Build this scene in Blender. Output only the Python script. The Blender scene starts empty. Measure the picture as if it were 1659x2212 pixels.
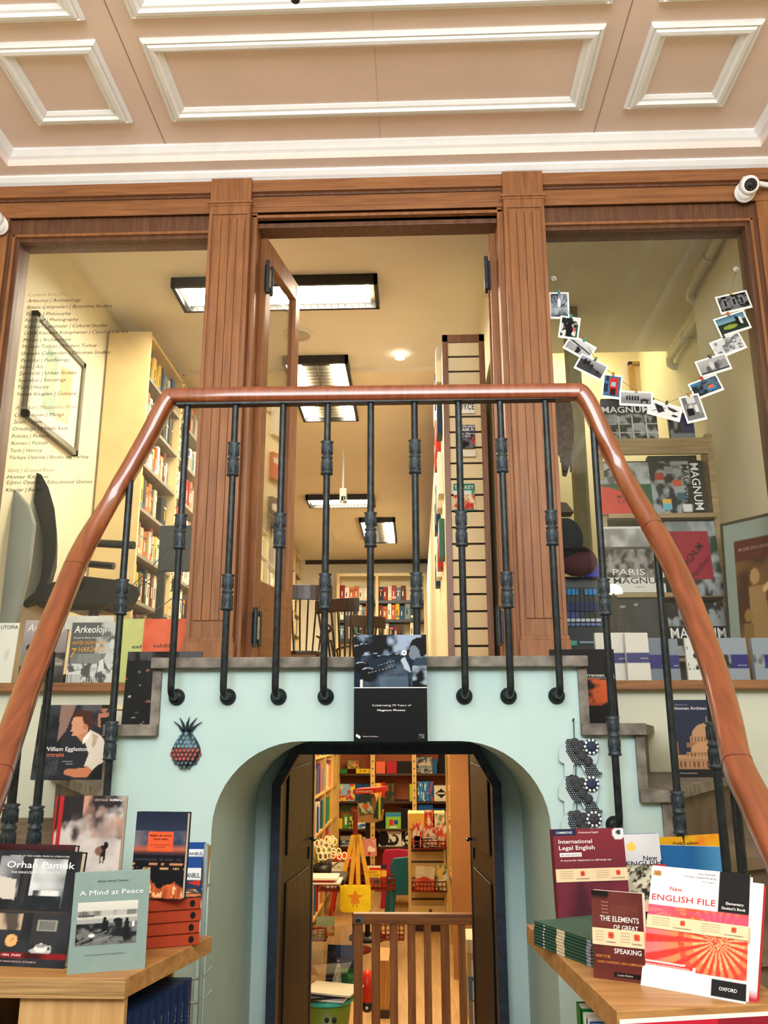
import bpy, math, random
import numpy as np
from mathutils import Vector, Matrix
R = math.radians
random.seed(7)
scene = bpy.context.scene
col = scene.collection
EYE = Vector((0, 0, 1.5))
# ------------------------------------------------------------------ camera
FPX, CX, CY = 1850.0, 829.5, 1106.0
PITCH, YAW, ROLL = R(14.5), R(2.1), 0.002
_F = Vector((-math.sin(YAW) * math.cos(PITCH), math.cos(YAW) * math.cos(PITCH), math.sin(PITCH)))
_R0 = Vector((math.cos(YAW), math.sin(YAW), 0))
_U0 = _R0.cross(_F)
_Rt = (_R0 - ROLL * _U0).normalized()
_Up = _Rt.cross(_F).normalized()
def ray(px, py):
    return _F + _Rt * ((px - CX) / FPX) - _Up * ((py - CY) / FPX)
def W(px, py, Y=None, Z=None, X=None):
    d = ray(px, py)
    if Y is not None: t = Y / d.y
    elif X is not None: t = X / d.x
    else: t = (Z - EYE.z) / d.z
    return EYE + d * t
def proj(p):
    v = Vector(p) - EYE; d = v.dot(_F)
    return (CX + FPX * v.dot(_Rt) / d, CY - FPX * v.dot(_Up) / d)
cam_d = bpy.data.cameras.new('camera'); cam = bpy.data.objects.new('camera', cam_d); col.objects.link(cam)
cam_d.sensor_fit = 'VERTICAL'; cam_d.sensor_height = 36.0; cam_d.lens = FPX / 2212 * 36.0
cam_d.clip_start = 0.05; cam_d.clip_end = 100
cam.matrix_world = Matrix(((_Rt.x, _Up.x, -_F.x, 0), (_Rt.y, _Up.y, -_F.y, 0), (_Rt.z, _Up.z, -_F.z, EYE.z), (0, 0, 0, 1)))
scene.camera = cam
# ------------------------------------------------------------------ colour and materials
def srgb(c):
    if isinstance(c, str):
        c = c.lstrip('#'); c = [int(c[i:i + 2], 16) / 255 for i in (0, 2, 4)]
    return tuple((x / 12.92 if x <= .04045 else ((x + .055) / 1.055) ** 2.4) for x in c[:3])
_mats = {}
def mat(name, c, rough=.6, metal=0, var=.08, scale=12, bump=0, stretch=(1, 1, 1), coat=0, spec=.5, detail=4, c2=None):
    if name in _mats: return _mats[name]
    m = bpy.data.materials.new(name); m.use_nodes = True; nt = m.node_tree; N = nt.nodes; L = nt.links
    b = N['Principled BSDF']; b.inputs['Roughness'].default_value = rough; b.inputs['Metallic'].default_value = metal
    b.inputs['Specular IOR Level'].default_value = spec
    if coat: b.inputs['Coat Weight'].default_value = coat; b.inputs['Coat Roughness'].default_value = .12
    k = srgb(c)
    tc = N.new('ShaderNodeTexCoord'); mp = N.new('ShaderNodeMapping'); mp.inputs['Scale'].default_value = stretch
    nz = N.new('ShaderNodeTexNoise'); nz.inputs['Scale'].default_value = scale; nz.inputs['Detail'].default_value = detail
    L.new(tc.outputs['Object'], mp.inputs[0]); L.new(mp.outputs[0], nz.inputs['Vector'])
    cr = N.new('ShaderNodeValToRGB')
    lo = srgb(c2) if c2 else tuple(x * (1 - var * 2) for x in k); hi = k if c2 else tuple(min(1, x * (1 + var)) for x in k)
    cr.color_ramp.elements[0].position = .3; cr.color_ramp.elements[1].position = .7
    cr.color_ramp.elements[0].color = (*lo, 1); cr.color_ramp.elements[1].color = (*hi, 1)
    L.new(nz.outputs['Fac'], cr.inputs[0]); L.new(cr.outputs[0], b.inputs['Base Color'])
    if bump:
        bp = N.new('ShaderNodeBump'); bp.inputs['Strength'].default_value = bump; bp.inputs['Distance'].default_value = .01
        L.new(nz.outputs['Fac'], bp.inputs['Height']); L.new(bp.outputs[0], b.inputs['Normal'])
    _mats[name] = m; return m
def wood(name, c, c2, axis=2, rough=.35, coat=.0, scale=1.0, bump=.05):
    if name in _mats: return _mats[name]
    m = bpy.data.materials.new(name); m.use_nodes = True; nt = m.node_tree; N = nt.nodes; L = nt.links
    b = N['Principled BSDF']; b.inputs['Roughness'].default_value = rough
    if coat: b.inputs['Coat Weight'].default_value = coat; b.inputs['Coat Roughness'].default_value = .08
    tc = N.new('ShaderNodeTexCoord'); mp = N.new('ShaderNodeMapping')
    s = [22 * scale] * 3; s[axis] = 1.6 * scale; mp.inputs['Scale'].default_value = s
    nz = N.new('ShaderNodeTexNoise'); nz.inputs['Scale'].default_value = 2.2; nz.inputs['Detail'].default_value = 8; nz.inputs['Distortion'].default_value = .6
    L.new(tc.outputs['Object'], mp.inputs[0]); L.new(mp.outputs[0], nz.inputs['Vector'])
    cr = N.new('ShaderNodeValToRGB'); e = cr.color_ramp.elements
    e[0].position = .3; e[1].position = .68; e[0].color = (*srgb(c2), 1); e[1].color = (*srgb(c), 1)
    L.new(nz.outputs['Fac'], cr.inputs[0]); L.new(cr.outputs[0], b.inputs['Base Color'])
    bp = N.new('ShaderNodeBump'); bp.inputs['Strength'].default_value = bump; bp.inputs['Distance'].default_value = .004
    L.new(nz.outputs['Fac'], bp.inputs['Height']); L.new(bp.outputs[0], b.inputs['Normal'])
    _mats[name] = m; return m
def glassmat(name, tint=(.97, .99, .98), refl=1.0, dirt=0.0):
    if name in _mats: return _mats[name]
    m = bpy.data.materials.new(name); m.use_nodes = True; nt = m.node_tree; N = nt.nodes; L = nt.links
    out = N['Material Output']; N.remove(N['Principled BSDF'])
    tr = N.new('ShaderNodeBsdfTransparent'); tr.inputs[0].default_value = (*tint, 1)
    gl = N.new('ShaderNodeBsdfGlossy'); gl.inputs['Roughness'].default_value = .01
    fr = N.new('ShaderNodeFresnel'); fr.inputs['IOR'].default_value = 1.45
    mu = N.new('ShaderNodeMath'); mu.operation = 'MULTIPLY'; mu.inputs[1].default_value = refl; L.new(fr.outputs[0], mu.inputs[0])
    mx = N.new('ShaderNodeMixShader'); L.new(mu.outputs[0], mx.inputs[0]); L.new(tr.outputs[0], mx.inputs[1]); L.new(gl.outputs[0], mx.inputs[2])
    last = mx
    if dirt:
        df = N.new('ShaderNodeBsdfDiffuse'); df.inputs[0].default_value = (.8, .8, .78, 1)
        nz = N.new('ShaderNodeTexNoise'); nz.inputs['Scale'].default_value = 3; tc = N.new('ShaderNodeTexCoord'); L.new(tc.outputs['Object'], nz.inputs['Vector'])
        m2 = N.new('ShaderNodeMath'); m2.operation = 'MULTIPLY'; m2.inputs[1].default_value = dirt; L.new(nz.outputs['Fac'], m2.inputs[0])
        mz = N.new('ShaderNodeMixShader'); L.new(m2.outputs[0], mz.inputs[0]); L.new(mx.outputs[0], mz.inputs[1]); L.new(df.outputs[0], mz.inputs[2]); last = mz
    L.new(last.outputs[0], out.inputs[0]); _mats[name] = m; return m
def emis(name, c, s):
    if name in _mats: return _mats[name]
    m = bpy.data.materials.new(name); m.use_nodes = True; b = m.node_tree.nodes['Principled BSDF']
    b.inputs['Base Color'].default_value = (*srgb(c), 1); b.inputs['Emission Color'].default_value = (*srgb(c), 1); b.inputs['Emission Strength'].default_value = s
    _mats[name] = m; return m
def artmat():
    if 'printed_art' in _mats: return _mats['printed_art']
    m = bpy.data.materials.new('printed_art'); m.use_nodes = True; nt = m.node_tree; b = nt.nodes['Principled BSDF']
    b.inputs['Roughness'].default_value = .5; b.inputs['Specular IOR Level'].default_value = .14
    a = nt.nodes.new('ShaderNodeVertexColor'); a.layer_name = 'Col'; nt.links.new(a.outputs[0], b.inputs['Base Color'])
    _mats['printed_art'] = m; return m
def flat(c, rough=.45):
    if not isinstance(c, str): c = '%02x%02x%02x' % tuple(int(255 * x) for x in c)
    return mat('paper_' + c.lstrip('#'), c, rough, var=.03, scale=30, spec=.12)
# ------------------------------------------------------------------ mesh builder
class MB:
    def __init__(s): s.v = []; s.f = []; s.m = []; s.mats = []; s.sm = []
    def mi(s, m):
        if m is None: return 0
        if m not in s.mats: s.mats.append(m)
        return s.mats.index(m)
    def add(s, vs, fs, m=None, M=None, smooth=False):
        o = len(s.v); k = s.mi(m)
        for v in vs:
            v = Vector(v); s.v.append(M @ v if M else v)
        for f in fs: s.f.append([i + o for i in f]); s.m.append(k); s.sm.append(smooth)
        return s
    def box(s, a, b, m=None, M=None):
        (x0, y0, z0), (x1, y1, z1) = a, b
        x0, x1 = min(x0, x1), max(x0, x1); y0, y1 = min(y0, y1), max(y0, y1); z0, z1 = min(z0, z1), max(z0, z1)
        vs = [(x0, y0, z0), (x1, y0, z0), (x1, y1, z0), (x0, y1, z0), (x0, y0, z1), (x1, y0, z1), (x1, y1, z1), (x0, y1, z1)]
        return s.add(vs, [(0, 3, 2, 1), (4, 5, 6, 7), (0, 1, 5, 4), (1, 2, 6, 5), (2, 3, 7, 6), (3, 0, 4, 7)], m, M)
    def prism(s, poly, d, m=None, M=None):
        """poly: list of 3D points (planar), extruded by vector d"""
        n = len(poly); d = Vector(d); a = [Vector(p) for p in poly]; b = [p + d for p in a]
        fs = [list(range(n)), list(range(2 * n - 1, n - 1, -1))] + [(i, i + n, (i + 1) % n + n, (i + 1) % n) for i in range(n)]
        return s.add(a + b, fs, m, M)
    def tube(s, pts, r, m=None, n=10, M=None, cap=True, flat=None):
        pts = [Vector(p) for p in pts]; rs = r if isinstance(r, (list, tuple)) else [r] * len(pts)
        vs = []; fs = []; prev = None
        for i, p in enumerate(pts):
            t = (pts[min(i + 1, len(pts) - 1)] - pts[max(i - 1, 0)])
            if t.length < 1e-9: t = Vector((0, 0, 1))
            t.normalize()
            if prev is None:
                up = Vector((0, 0, 1)) if abs(t.z) < .9 else Vector((1, 0, 0)); u = t.cross(up).normalized()
            else: u = (prev - t * prev.dot(t)); u = u.normalized() if u.length > 1e-6 else t.orthogonal().normalized()
            prev = u; w = t.cross(u)
            for k in range(n):
                a = 2 * math.pi * k / n; vs.append(p + (u * math.cos(a) + w * math.sin(a) * (flat or 1)) * rs[i])
        for i in range(len(pts) - 1):
            for k in range(n):
                a = i * n + k; b = i * n + (k + 1) % n; fs.append((a, b, b + n, a + n))
        s.add(vs, fs, m, M, True)
        if cap:
            o = (len(pts) - 1) * n; s.add(vs[:n], [list(range(n - 1, -1, -1))], m, M); s.add(vs[o:], [list(range(n))], m, M)
        return s
    def lathe(s, prof, m=None, n=16, M=None, c=(0, 0, 0)):
        """prof: (radius, z)"""
        c = Vector(c); vs = []; fs = []
        for r, z in prof:
            for k in range(n):
                a = 2 * math.pi * k / n; vs.append(c + Vector((r * math.cos(a), r * math.sin(a), z)))
        for i in range(len(prof) - 1):
            for k in range(n): a = i * n + k; b = i * n + (k + 1) % n; fs.append((a, b, b + n, a + n))
        fs.append(list(range(n - 1, -1, -1))); o = (len(prof) - 1) * n; fs.append([o + k for k in range(n)])
        return s.add(vs, fs, m, M, True)
    def ball(s, c, r, m=None, n=14, M=None, sc=(1, 1, 1)):
        vs = []; fs = []; k2 = n // 2
        for i in range(k2 + 1):
            th = math.pi * i / k2
            for k in range(n):
                a = 2 * math.pi * k / n; vs.append(Vector(c) + Vector((r * sc[0] * math.sin(th) * math.cos(a), r * sc[1] * math.sin(th) * math.sin(a), r * sc[2] * math.cos(th))))
        for i in range(k2):
            for k in range(n): a = i * n + k; b = i * n + (k + 1) % n; fs.append((a, a + n, b + n, b))
        return s.add(vs, fs, m, M, True)
    def sweep(s, path, prof, m=None, closed=False, up=(0, 0, 1), M=None):
        """prof: list of (side, up) offsets swept along path with mitred corners"""
        P = [Vector(p) for p in path]; n = len(P); up = Vector(up); vs = []; fs = []; k = len(prof)
        for i, p in enumerate(P):
            a = P[(i - 1) % n] if (closed or i > 0) else None; b = P[(i + 1) % n] if (closed or i < n - 1) else None
            t1 = (p - a).normalized() if a is not None else None; t2 = (b - p).normalized() if b is not None else None
            s1 = t1.cross(up).normalized() if t1 is not None else None; s2 = t2.cross(up).normalized() if t2 is not None else None
            if s1 is None: sd = s2
            elif s2 is None: sd = s1
            else:
                sd = (s1 + s2); sd = sd / max(.3, sd.dot(s1))
            for (x, z) in prof: vs.append(p + sd * x + up * z)
        for i in range(n if closed else n - 1):
            for j in range(k):
                a = i * k + j; b = i * k + (j + 1) % k; c = ((i + 1) % n) * k
                fs.append((a, b, c + (j + 1) % k, c + j))
        if not closed: fs.append(list(range(k))); fs.append([(n - 1) * k + j for j in range(k - 1, -1, -1)])
        return s.add(vs, fs, m, M)
    def build(s, name, m=None, parent=None, origin=None, bevel=0, fix=True):
        """links the collected shapes as ONE mesh object; geometry given in world coordinates when origin is set"""
        me = bpy.data.meshes.new(name)
        o0 = Vector(origin) if origin is not None else Vector((0, 0, 0))
        me.from_pydata([tuple(v - o0) for v in s.v], [], s.f)
        for x in ([m] if m and not s.mats else s.mats): me.materials.append(x)
        if s.mats: me.polygons.foreach_set('material_index', s.m)
        me.polygons.foreach_set('use_smooth', s.sm)
        if fix:
            import bmesh
            bm = bmesh.new(); bm.from_mesh(me); bmesh.ops.recalc_face_normals(bm, faces=bm.faces); bm.to_mesh(me); bm.free()
        me.update()
        o = bpy.data.objects.new(name, me); col.objects.link(o)
        if parent: o.parent = parent
        elif origin is not None: o.location = o0
        if bevel:
            b = o.modifiers.new('bevel', 'BEVEL'); b.width = bevel; b.segments = 2; b.limit_method = 'ANGLE'; b.angle_limit = R(40)
        return o
def tag(o, label=None, cat=None, group=None, kind=None):
    if label: o['label'] = label
    if cat: o['category'] = cat
    if group: o['group'] = group
    if kind: o['kind'] = kind
    return o
def thing(name, loc=(0, 0, 0), label=None, cat=None, group=None, M=None):
    o = bpy.data.objects.new(name, None); col.objects.link(o); o.empty_display_size = .05
    if M is not None: o.matrix_world = M
    else: o.location = loc
    return tag(o, label, cat, group)
def struct(name, mb, m=None, bevel=0):
    o = mb.build(name, m, origin=(0, 0, 0), bevel=bevel); o['kind'] = 'structure'; return o
def copy_tree(o, parent=None):
    c = o.copy(); col.objects.link(c); c.parent = parent
    for ch in list(o.children): copy_tree(ch, c)
    return c
# ------------------------------------------------------------------ lettering
_tc = {}
def text_shape(s, bold=0, shear=0):
    bold = min(bold, .007); key = (s, bold, shear)
    if key in _tc: return _tc[key]
    cu = bpy.data.curves.new('t', 'FONT'); cu.body = s; cu.size = 1; cu.resolution_u = 2; cu.offset = bold; cu.shear = shear; cu.fill_mode = 'FRONT'
    ob = bpy.data.objects.new('t', cu); me = bpy.data.meshes.new_from_object(ob)
    vs = [tuple(v.co) for v in me.vertices]; fs = [tuple(p.vertices) for p in me.polygons]
    bpy.data.objects.remove(ob); bpy.data.curves.remove(cu); bpy.data.meshes.remove(me)
    _tc[key] = (vs, fs); return vs, fs
def put_text(mb, s, x0, x1, z0, h, m, y=0.0, bold=0, shear=0, M=None, align='fit', rot=0):
    """writes s between x0..x1, baseline z0, capital height h, in the XZ plane facing -Y"""
    vs, fs = text_shape(s, bold, shear)
    if not vs: return
    a = min(v[0] for v in vs); b = max(v[0] for v in vs); kz = h / .7
    if align == 'fit': kx = (x1 - x0) / max(1e-6, b - a); ox = x0
    else:
        kx = kz; wd = (b - a) * kx; ox = x0 if align == 'l' else (x1 - wd if align == 'r' else (x0 + x1 - wd) / 2)
    out = [(ox + (v[0] - a) * kx, y, z0 + v[1] * kz) for v in vs]
    if rot:
        c, sn = math.cos(rot), math.sin(rot); out = [(x0 + (p[0] - x0) * c - (p[2] - z0) * sn, y, z0 + (p[0] - x0) * sn + (p[2] - z0) * c) for p in out]
    mb.add(out, fs, m, M)
# ------------------------------------------------------------------ printed pictures (colour attribute on a fine grid)
class Art:
    """a small picture; u runs 0..1 across, v 0..1 down"""
    def __init__(s, nx, nz, c):
        s.nx, s.nz = nx, nz; s.a = np.zeros((nz, nx, 3)); s.a[:] = srgb(c)
        s.u, s.v = np.meshgrid((np.arange(nx) + .0) / (nx - 1), (np.arange(nz) + .0) / (nz - 1))
        s.rg = np.random.RandomState(nx * 31 + nz)
    def rect(s, u0, v0, u1, v1, c): s.a[(s.u >= u0) & (s.u <= u1) & (s.v >= v0) & (s.v <= v1)] = srgb(c); return s
    def ell(s, cu, cv, ru, rv, c, rot=0):
        du, dv = s.u - cu, s.v - cv; k, q = math.cos(rot), math.sin(rot)
        s.a[((du * k + dv * q) / ru) ** 2 + ((-du * q + dv * k) / rv) ** 2 <= 1] = srgb(c); return s
    def poly(s, pts, c):
        ins = np.zeros(s.u.shape, bool); n = len(pts)
        for i in range(n):
            x0, y0 = pts[i]; x1, y1 = pts[(i + 1) % n]
            if y0 == y1: continue
            cnd = ((y0 > s.v) != (y1 > s.v)) & (s.u < (x1 - x0) * (s.v - y0) / (y1 - y0) + x0); ins ^= cnd
        s.a[ins] = srgb(c); return s
    def line(s, x0, y0, x1, y1, w, c):
        dx, dy = x1 - x0, y1 - y0; t = np.clip(((s.u - x0) * dx + (s.v - y0) * dy) / (dx * dx + dy * dy + 1e-9), 0, 1)
        s.a[np.hypot(s.u - x0 - t * dx, s.v - y0 - t * dy) < w] = srgb(c); return s
    def noise(s, gu, gv, seed=0):
        rg = np.random.RandomState(seed); out = np.zeros(s.u.shape); amp = 1; tot = 0
        for o in range(3):
            g = rg.rand(int(gv) + 2, int(gu) + 2); x = s.u * gu; y = s.v * gv
            i = np.clip(x.astype(int), 0, int(gu)); j = np.clip(y.astype(int), 0, int(gv)); fx = x - i; fy = y - j
            fx = fx * fx * (3 - 2 * fx); fy = fy * fy * (3 - 2 * fy)
            out += amp * ((g[j, i] * (1 - fx) + g[j, i + 1] * fx) * (1 - fy) + (g[j + 1, i] * (1 - fx) + g[j + 1, i + 1] * fx) * fy)
            tot += amp; amp *= .5; gu *= 2; gv *= 2
        return out / tot
    def mix(s, mask, c): k = np.clip(mask, 0, 1)[..., None]; s.a = s.a * (1 - k) + np.array(srgb(c)) * k; return s
    def clouds(s, box, gu, gv, c1, c2, lo=.35, hi=.65, seed=0):
        u0, v0, u1, v1 = box; n = np.clip((s.noise(gu, gv, seed) - lo) / (hi - lo), 0, 1)[..., None]
        k = (s.u >= u0) & (s.u <= u1) & (s.v >= v0) & (s.v <= v1)
        cc = np.array(srgb(c1)) * (1 - n) + np.array(srgb(c2)) * n; s.a[k] = cc[k]; return s
    def grad(s, box, c1, c2):
        u0, v0, u1, v1 = box; n = np.clip((s.v - v0) / max(1e-6, v1 - v0), 0, 1)[..., None]
        k = (s.u >= u0) & (s.u <= u1) & (s.v >= v0) & (s.v <= v1)
        cc = np.array(srgb(c1)) * (1 - n) + np.array(srgb(c2)) * n; s.a[k] = cc[k]; return s
    def sheet(s, mb_name, w, h, parent, y=0.0, x0=0, z0=0, M=None):
        """the picture as a printed sheet w x h facing -Y"""
        nx, nz = s.nx, s.nz
        X = x0 + s.u * w; Z = z0 + (1 - s.v) * h
        vs = np.stack([X.ravel(), np.full(X.size, y), Z.ravel()], 1)
        idx = np.arange(nx * nz).reshape(nz, nx)
        fs = np.stack([idx[1:, :-1].ravel(), idx[1:, 1:].ravel(), idx[:-1, 1:].ravel(), idx[:-1, :-1].ravel()], 1)
        me = bpy.data.meshes.new(mb_name)
        if M is not None: vs = [tuple(M @ Vector(v)) for v in vs.tolist()]
        else: vs = vs.tolist()
        me.from_pydata(vs, [], fs.tolist()); me.materials.append(artmat())
        ca = me.color_attributes.new('Col', 'FLOAT_COLOR', 'POINT')
        ca.data.foreach_set('color', np.concatenate([s.a.reshape(-1, 3), np.ones((nx * nz, 1))], 1).ravel().astype(np.float32))
        me.update(); o = bpy.data.objects.new(mb_name, me); col.objects.link(o)
        if parent: o.parent = parent
        return o
def frame_of(bl, br, tilt, lift=None):
    """matrix with X along bl->br, Z up leaned back by tilt degrees, Y away from the viewer"""
    bl, br = Vector(bl), Vector(br); x = (br - bl).normalized(); yh = Vector((0, 0, 1)).cross(x).normalized()
    z0 = x.cross(yh).normalized(); t = R(tilt); z = (z0 * math.cos(t) + yh * math.sin(t)).normalized(); y = z.cross(x).normalized()
    return Matrix(((x.x, y.x, z.x, bl.x), (x.y, y.y, z.y, bl.y), (x.z, y.z, z.z, bl.z), (0, 0, 0, 1))), (br - bl).length
def solve_h(M, ytop, xl=0.0):
    h = .2
    for _ in range(12):
        y0 = proj(M @ Vector((xl, 0, h)))[1]; y1 = proj(M @ Vector((xl, 0, h + .01)))[1]; h += (ytop - y0) / ((y1 - y0) / .01)
    return max(.02, h)
def solve_w(M, xr, z=0.0):
    w = .15
    for _ in range(12):
        a = proj(M @ Vector((w, 0, z)))[0]; b = proj(M @ Vector((w + .01, 0, z)))[0]; w += (xr - a) / ((b - a) / .01)
    return w
WHITE = lambda: flat('f4f2ec'); 
def book(name, M, w, h, t, cover, art=None, texts=(), label=None, cat='book', group=None, spine=None, pages='e9e2cf', parts=True, spine_side=-1, pic=None, overhang=.003):
    """upright book: x across the cover, z up, cover facing -Y, thickness t to +Y. texts: (string,u0,u1,v_base,cap_h,colour,bold,shear)"""
    root = thing(name, label=label, cat=cat, group=group, M=M)
    cm = flat(cover); sm = flat(spine) if spine else cm; ct = min(.0015, t * .2)
    mb = MB(); mb.box((0, 0, 0), (w, ct, h), cm); mb.box((0, t - ct, 0), (w, t, h), cm)
    xs = (0, ct) if spine_side < 0 else (w - ct, w)
    mb.box((xs[0], ct, 0), (xs[1], t - ct, h), sm)
    mb.build('cover', parent=root)
    pg = MB()
    a, b = (ct, w - overhang) if spine_side < 0 else (overhang, w - ct)
    pg.box((a, ct, overhang), (b, t - ct, h - overhang), flat(pages)); pg.build('pages', parent=root)
    if art is not None:
        u0, v0, u1, v1 = pic or (0, 0, 1, 1)
        art.sheet('cover_picture' if not pic else 'picture_panel', w * (u1 - u0), h * (v1 - v0), root, y=-.0006, x0=w * u0, z0=h * (1 - v1))
    if texts: letters(root, w, h, texts)
    return root
def letters(root, w, h, texts, y=-.0014, name='lettering', M=None):
    mb = MB()
    for t in texts:
        s, u0, u1, v, ch, c = t[:6]; bold = t[6] if len(t) > 6 else .01; sh = t[7] if len(t) > 7 else 0; al = t[8] if len(t) > 8 else 'fit'; rot = t[9] if len(t) > 9 else 0
        put_text(mb, s, w * u0, w * u1, h * (1 - v), h * ch, flat(c), y, bold, sh, M, al, rot)
    if mb.v: return mb.build(name, parent=root, fix=False)
# ------------------------------------------------------------------ setting
YW, YD = 2.75, 4.0            # arch wall front, shop-front (doors, windows)
LZ = 1.74                     # landing height
ZC = 4.50                     # hall ceiling
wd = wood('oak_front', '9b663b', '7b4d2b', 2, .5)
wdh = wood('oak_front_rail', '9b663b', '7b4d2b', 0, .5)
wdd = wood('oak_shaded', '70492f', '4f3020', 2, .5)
rail_m = mat('varnished_rail', '8c4826', .3, var=.12, scale=60, stretch=(1, .12, .12), coat=.7, detail=6, c2='6c3519')
pink = mat('pink_plaster', 'e9d3c8', .7, var=.03, scale=3)
pink2 = mat('pale_pink_plaster', 'efdcd4', .7, var=.02, scale=3)
wht = mat('white_moulding', 'f1f2f5', .45, var=.02)
turq = mat('turquoise_plaster', 'bcd3cf', .75, var=.05, scale=2.5, bump=.08, c2='aac8c6')
iron = mat('black_iron', '2b3236', .42, metal=.6, var=.25, scale=40, bump=.15)
iron2 = mat('cast_iron', '3a444b', .5, metal=.5, var=.2, scale=60, bump=.2)
stone = mat('grey_stone', '8a8378', .7, var=.2, scale=22, bump=.4, c2='524d46', detail=8)
stoneb = mat('brown_stone', '7d6c57', .75, var=.15, scale=6, bump=.2, c2='5a4b3a')
cream = mat('cream_plaster', 'efe2b4', .8, var=.02, scale=2)
creamc = mat('lamplit_ceiling', 'ecdfc6', .85, var=.02, scale=2)  # deeper shop ceiling, warm lamplight put into its colour
# ceiling with tray
XL, XR = W(8, 380, Y=YD).x - .12, W(1650, 350, Y=YD).x + .10
ztop = W(829, 372, Y=YD).z
b = MB(); b.box((XL - .4, -1.6, ZC), (XR + .4, 4.2, ZC + .1), pink)
struct('ceiling', b)
cl = W(15, 325, Z=ZC); cr_ = W(1640, 290, Z=ZC)
TX0, TX1, TY = cl.x, cr_.x, 3.87
soff = MB()
soff.box((XL - .3, TY, ztop), (XR + .3, YD + .1, ZC + .05), pink2)
soff.box((XL - .3, -1.5, ztop), (TX0, TY, ZC + .05), pink2); soff.box((TX1, -1.5, ztop), (XR + .3, TY, ZC + .05), pink2)
struct('trim_1', soff)
mo = MB(); pr = [(0, 0), (.045, 0), (.045, -.012), (.02, -.034), (0, -.04)]
mo.sweep([(TX0, -1.4, ZC), (TX0, TY, ZC), (TX1, TY, ZC), (TX1, -1.4, ZC)], pr, wht); struct('trim_2', mo)
mo = MB(); mo.sweep([(TX0 - .4, YD, ztop), (TX1 + .4, YD, ztop)], [(0, 0), (.05, 0), (.05, -.012), (.03, -.03), (.012, -.038), (.012, -.05), (0, -.05)], wht); struct('trim_3', mo)
# grooves between the ceiling boards
gr = MB(); gm = mat('board_gap', '8f7264', .8)
for p in ((357, 310), (1287, 272)):
    g = W(*p, Z=ZC); gr.box((g.x - .0015, -1, ZC - .0015), (g.x + .0015, TY - .04, ZC + .001), gm)
g = W(812, 150, Z=ZC); gr.box((g.x - .0005, -1, ZC - .0006), (g.x + .0005, TY - .04, ZC + .001), gm)
struct('trim_4', gr)
# ceiling panel mouldings
prof = [(0, 0), (0, -.010), (.012, -.022), (.022, -.016), (.03, -.028), (.048, -.030), (.058, -.018), (.07, -.016), (.084, -.006), (.084, 0)]
def panel(x0, x1, y0, y1, lab):
    m = MB(); m.sweep([(x0, y0, ZC), (x0, y1, ZC), (x1, y1, ZC), (x1, y0, ZC)], prof, wht, closed=True)
    o = struct(lab, m)
PY0, PY1 = 3.12, 3.645
px = [W(72, 254, Z=ZC).x, W(283, 252, Z=ZC).x, W(370, 254, Z=ZC).x, W(1262, 229, Z=ZC).x, W(1350, 222, Z=ZC).x, W(1568, 214, Z=ZC).x]
n = 5
px[0] = px[1] - (px[5] - px[4])
for r, (y0, y1) in enumerate(((PY0, PY1), (2.475, 3.005), (1.83, 2.36))):
    for k in range(3): panel(px[2 * k], px[2 * k + 1], y0, y1, 'trim_%d' % n); n += 1
# floor, side walls
b = MB(); b.box((XL - .4, -1.6, -.1), (XR + .4, 3.0, 0)); struct('floor', b, mat('stone_floor', '9a8d7c', .5, var=.1, scale=4))
b = MB(); b.box((XL - .3, -1.5, 0), (XL - .02, YD + .3, ztop), cream); struct('wall_left', b)
b = MB(); b.box((XR + .02, -1.5, 0), (XR + .3, YD + .3, ztop), cream); struct('wall_right', b)
# ---------------- shop front woodwork at YD
def wx(x, y, Y=YD): return W(x, y, Y=Y)
zf1 = wx(829, 400).z; zf0 = wx(829, 447).z; zt = ztop - .05
P = dict(lp0=wx(458, 470).x, lp1=wx(545, 470).x, rp0=wx(1085, 455).x, rp1=wx(1172, 455).x)
fr = MB()
fr.box((XL, YD, zf0), (XR, YD + .14, zt - .06), wdh)          # fascia board
fr.box((XL, YD - .03, zt - .07), (XR, YD + .14, zt), wdh)
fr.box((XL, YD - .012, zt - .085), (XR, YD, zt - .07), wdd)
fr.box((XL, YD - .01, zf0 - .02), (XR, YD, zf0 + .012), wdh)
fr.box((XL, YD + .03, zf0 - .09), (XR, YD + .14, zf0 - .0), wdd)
struct('trim_20', fr, bevel=.003)
zcap = zf0 - .01
def pilaster(x0, x1, nm):
    b = MB(); w = x1 - x0
    b.box((x0, YD - .05, LZ), (x1, YD + .16, zt), wd)
    b.box((x0 - .006, YD - .062, zcap), (x1 + .006, YD - .05, zcap + .012), wd)
    b.box((x0 - .012, YD - .07, zcap + .012), (x1 + .012, YD - .05, zcap + .026), wd)
    b.box((x0 - .01, YD - .075, LZ), (x1 + .01, YD - .04, LZ + .17), wd); b.box((x0 - .005, YD - .068, LZ + .17), (x1 + .005, YD - .04, LZ + .19), wd)
    n = 4
    # fluted strips: raised reeds leave grooves between
    gx = [x0 + w * (.12 + .76 * i / n) for i in range(n + 1)]
    for i in range(n): b.box((gx[i] + .0012, YD - .0585, LZ + .27), (gx[i + 1] - .0012, YD - .05, zcap - .07), wd)
    for q in (x0, x1 - .018): b.box((q, YD - .0585, LZ + .19), (q + .018, YD - .05, zcap - .0505), wd)
    b.box((x0, YD - .0585, zcap - .05), (x1, YD - .05, zcap), wd)
    struct(nm, b, bevel=.0015)
pilaster(P['lp0'], P['lp1'], 'trim_21'); pilaster(P['rp0'], P['rp1'], 'trim_22')
zgl = wx(250, 513).z; zgr = wx(1400, 489).z; zg = (zgl + zgr) / 2; gsill = wx(150, 1478, Y=3.97).z
gL0 = wx(50, 518, Y=4.05).x; gR1 = wx(1604, 485, Y=4.05).x
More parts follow.
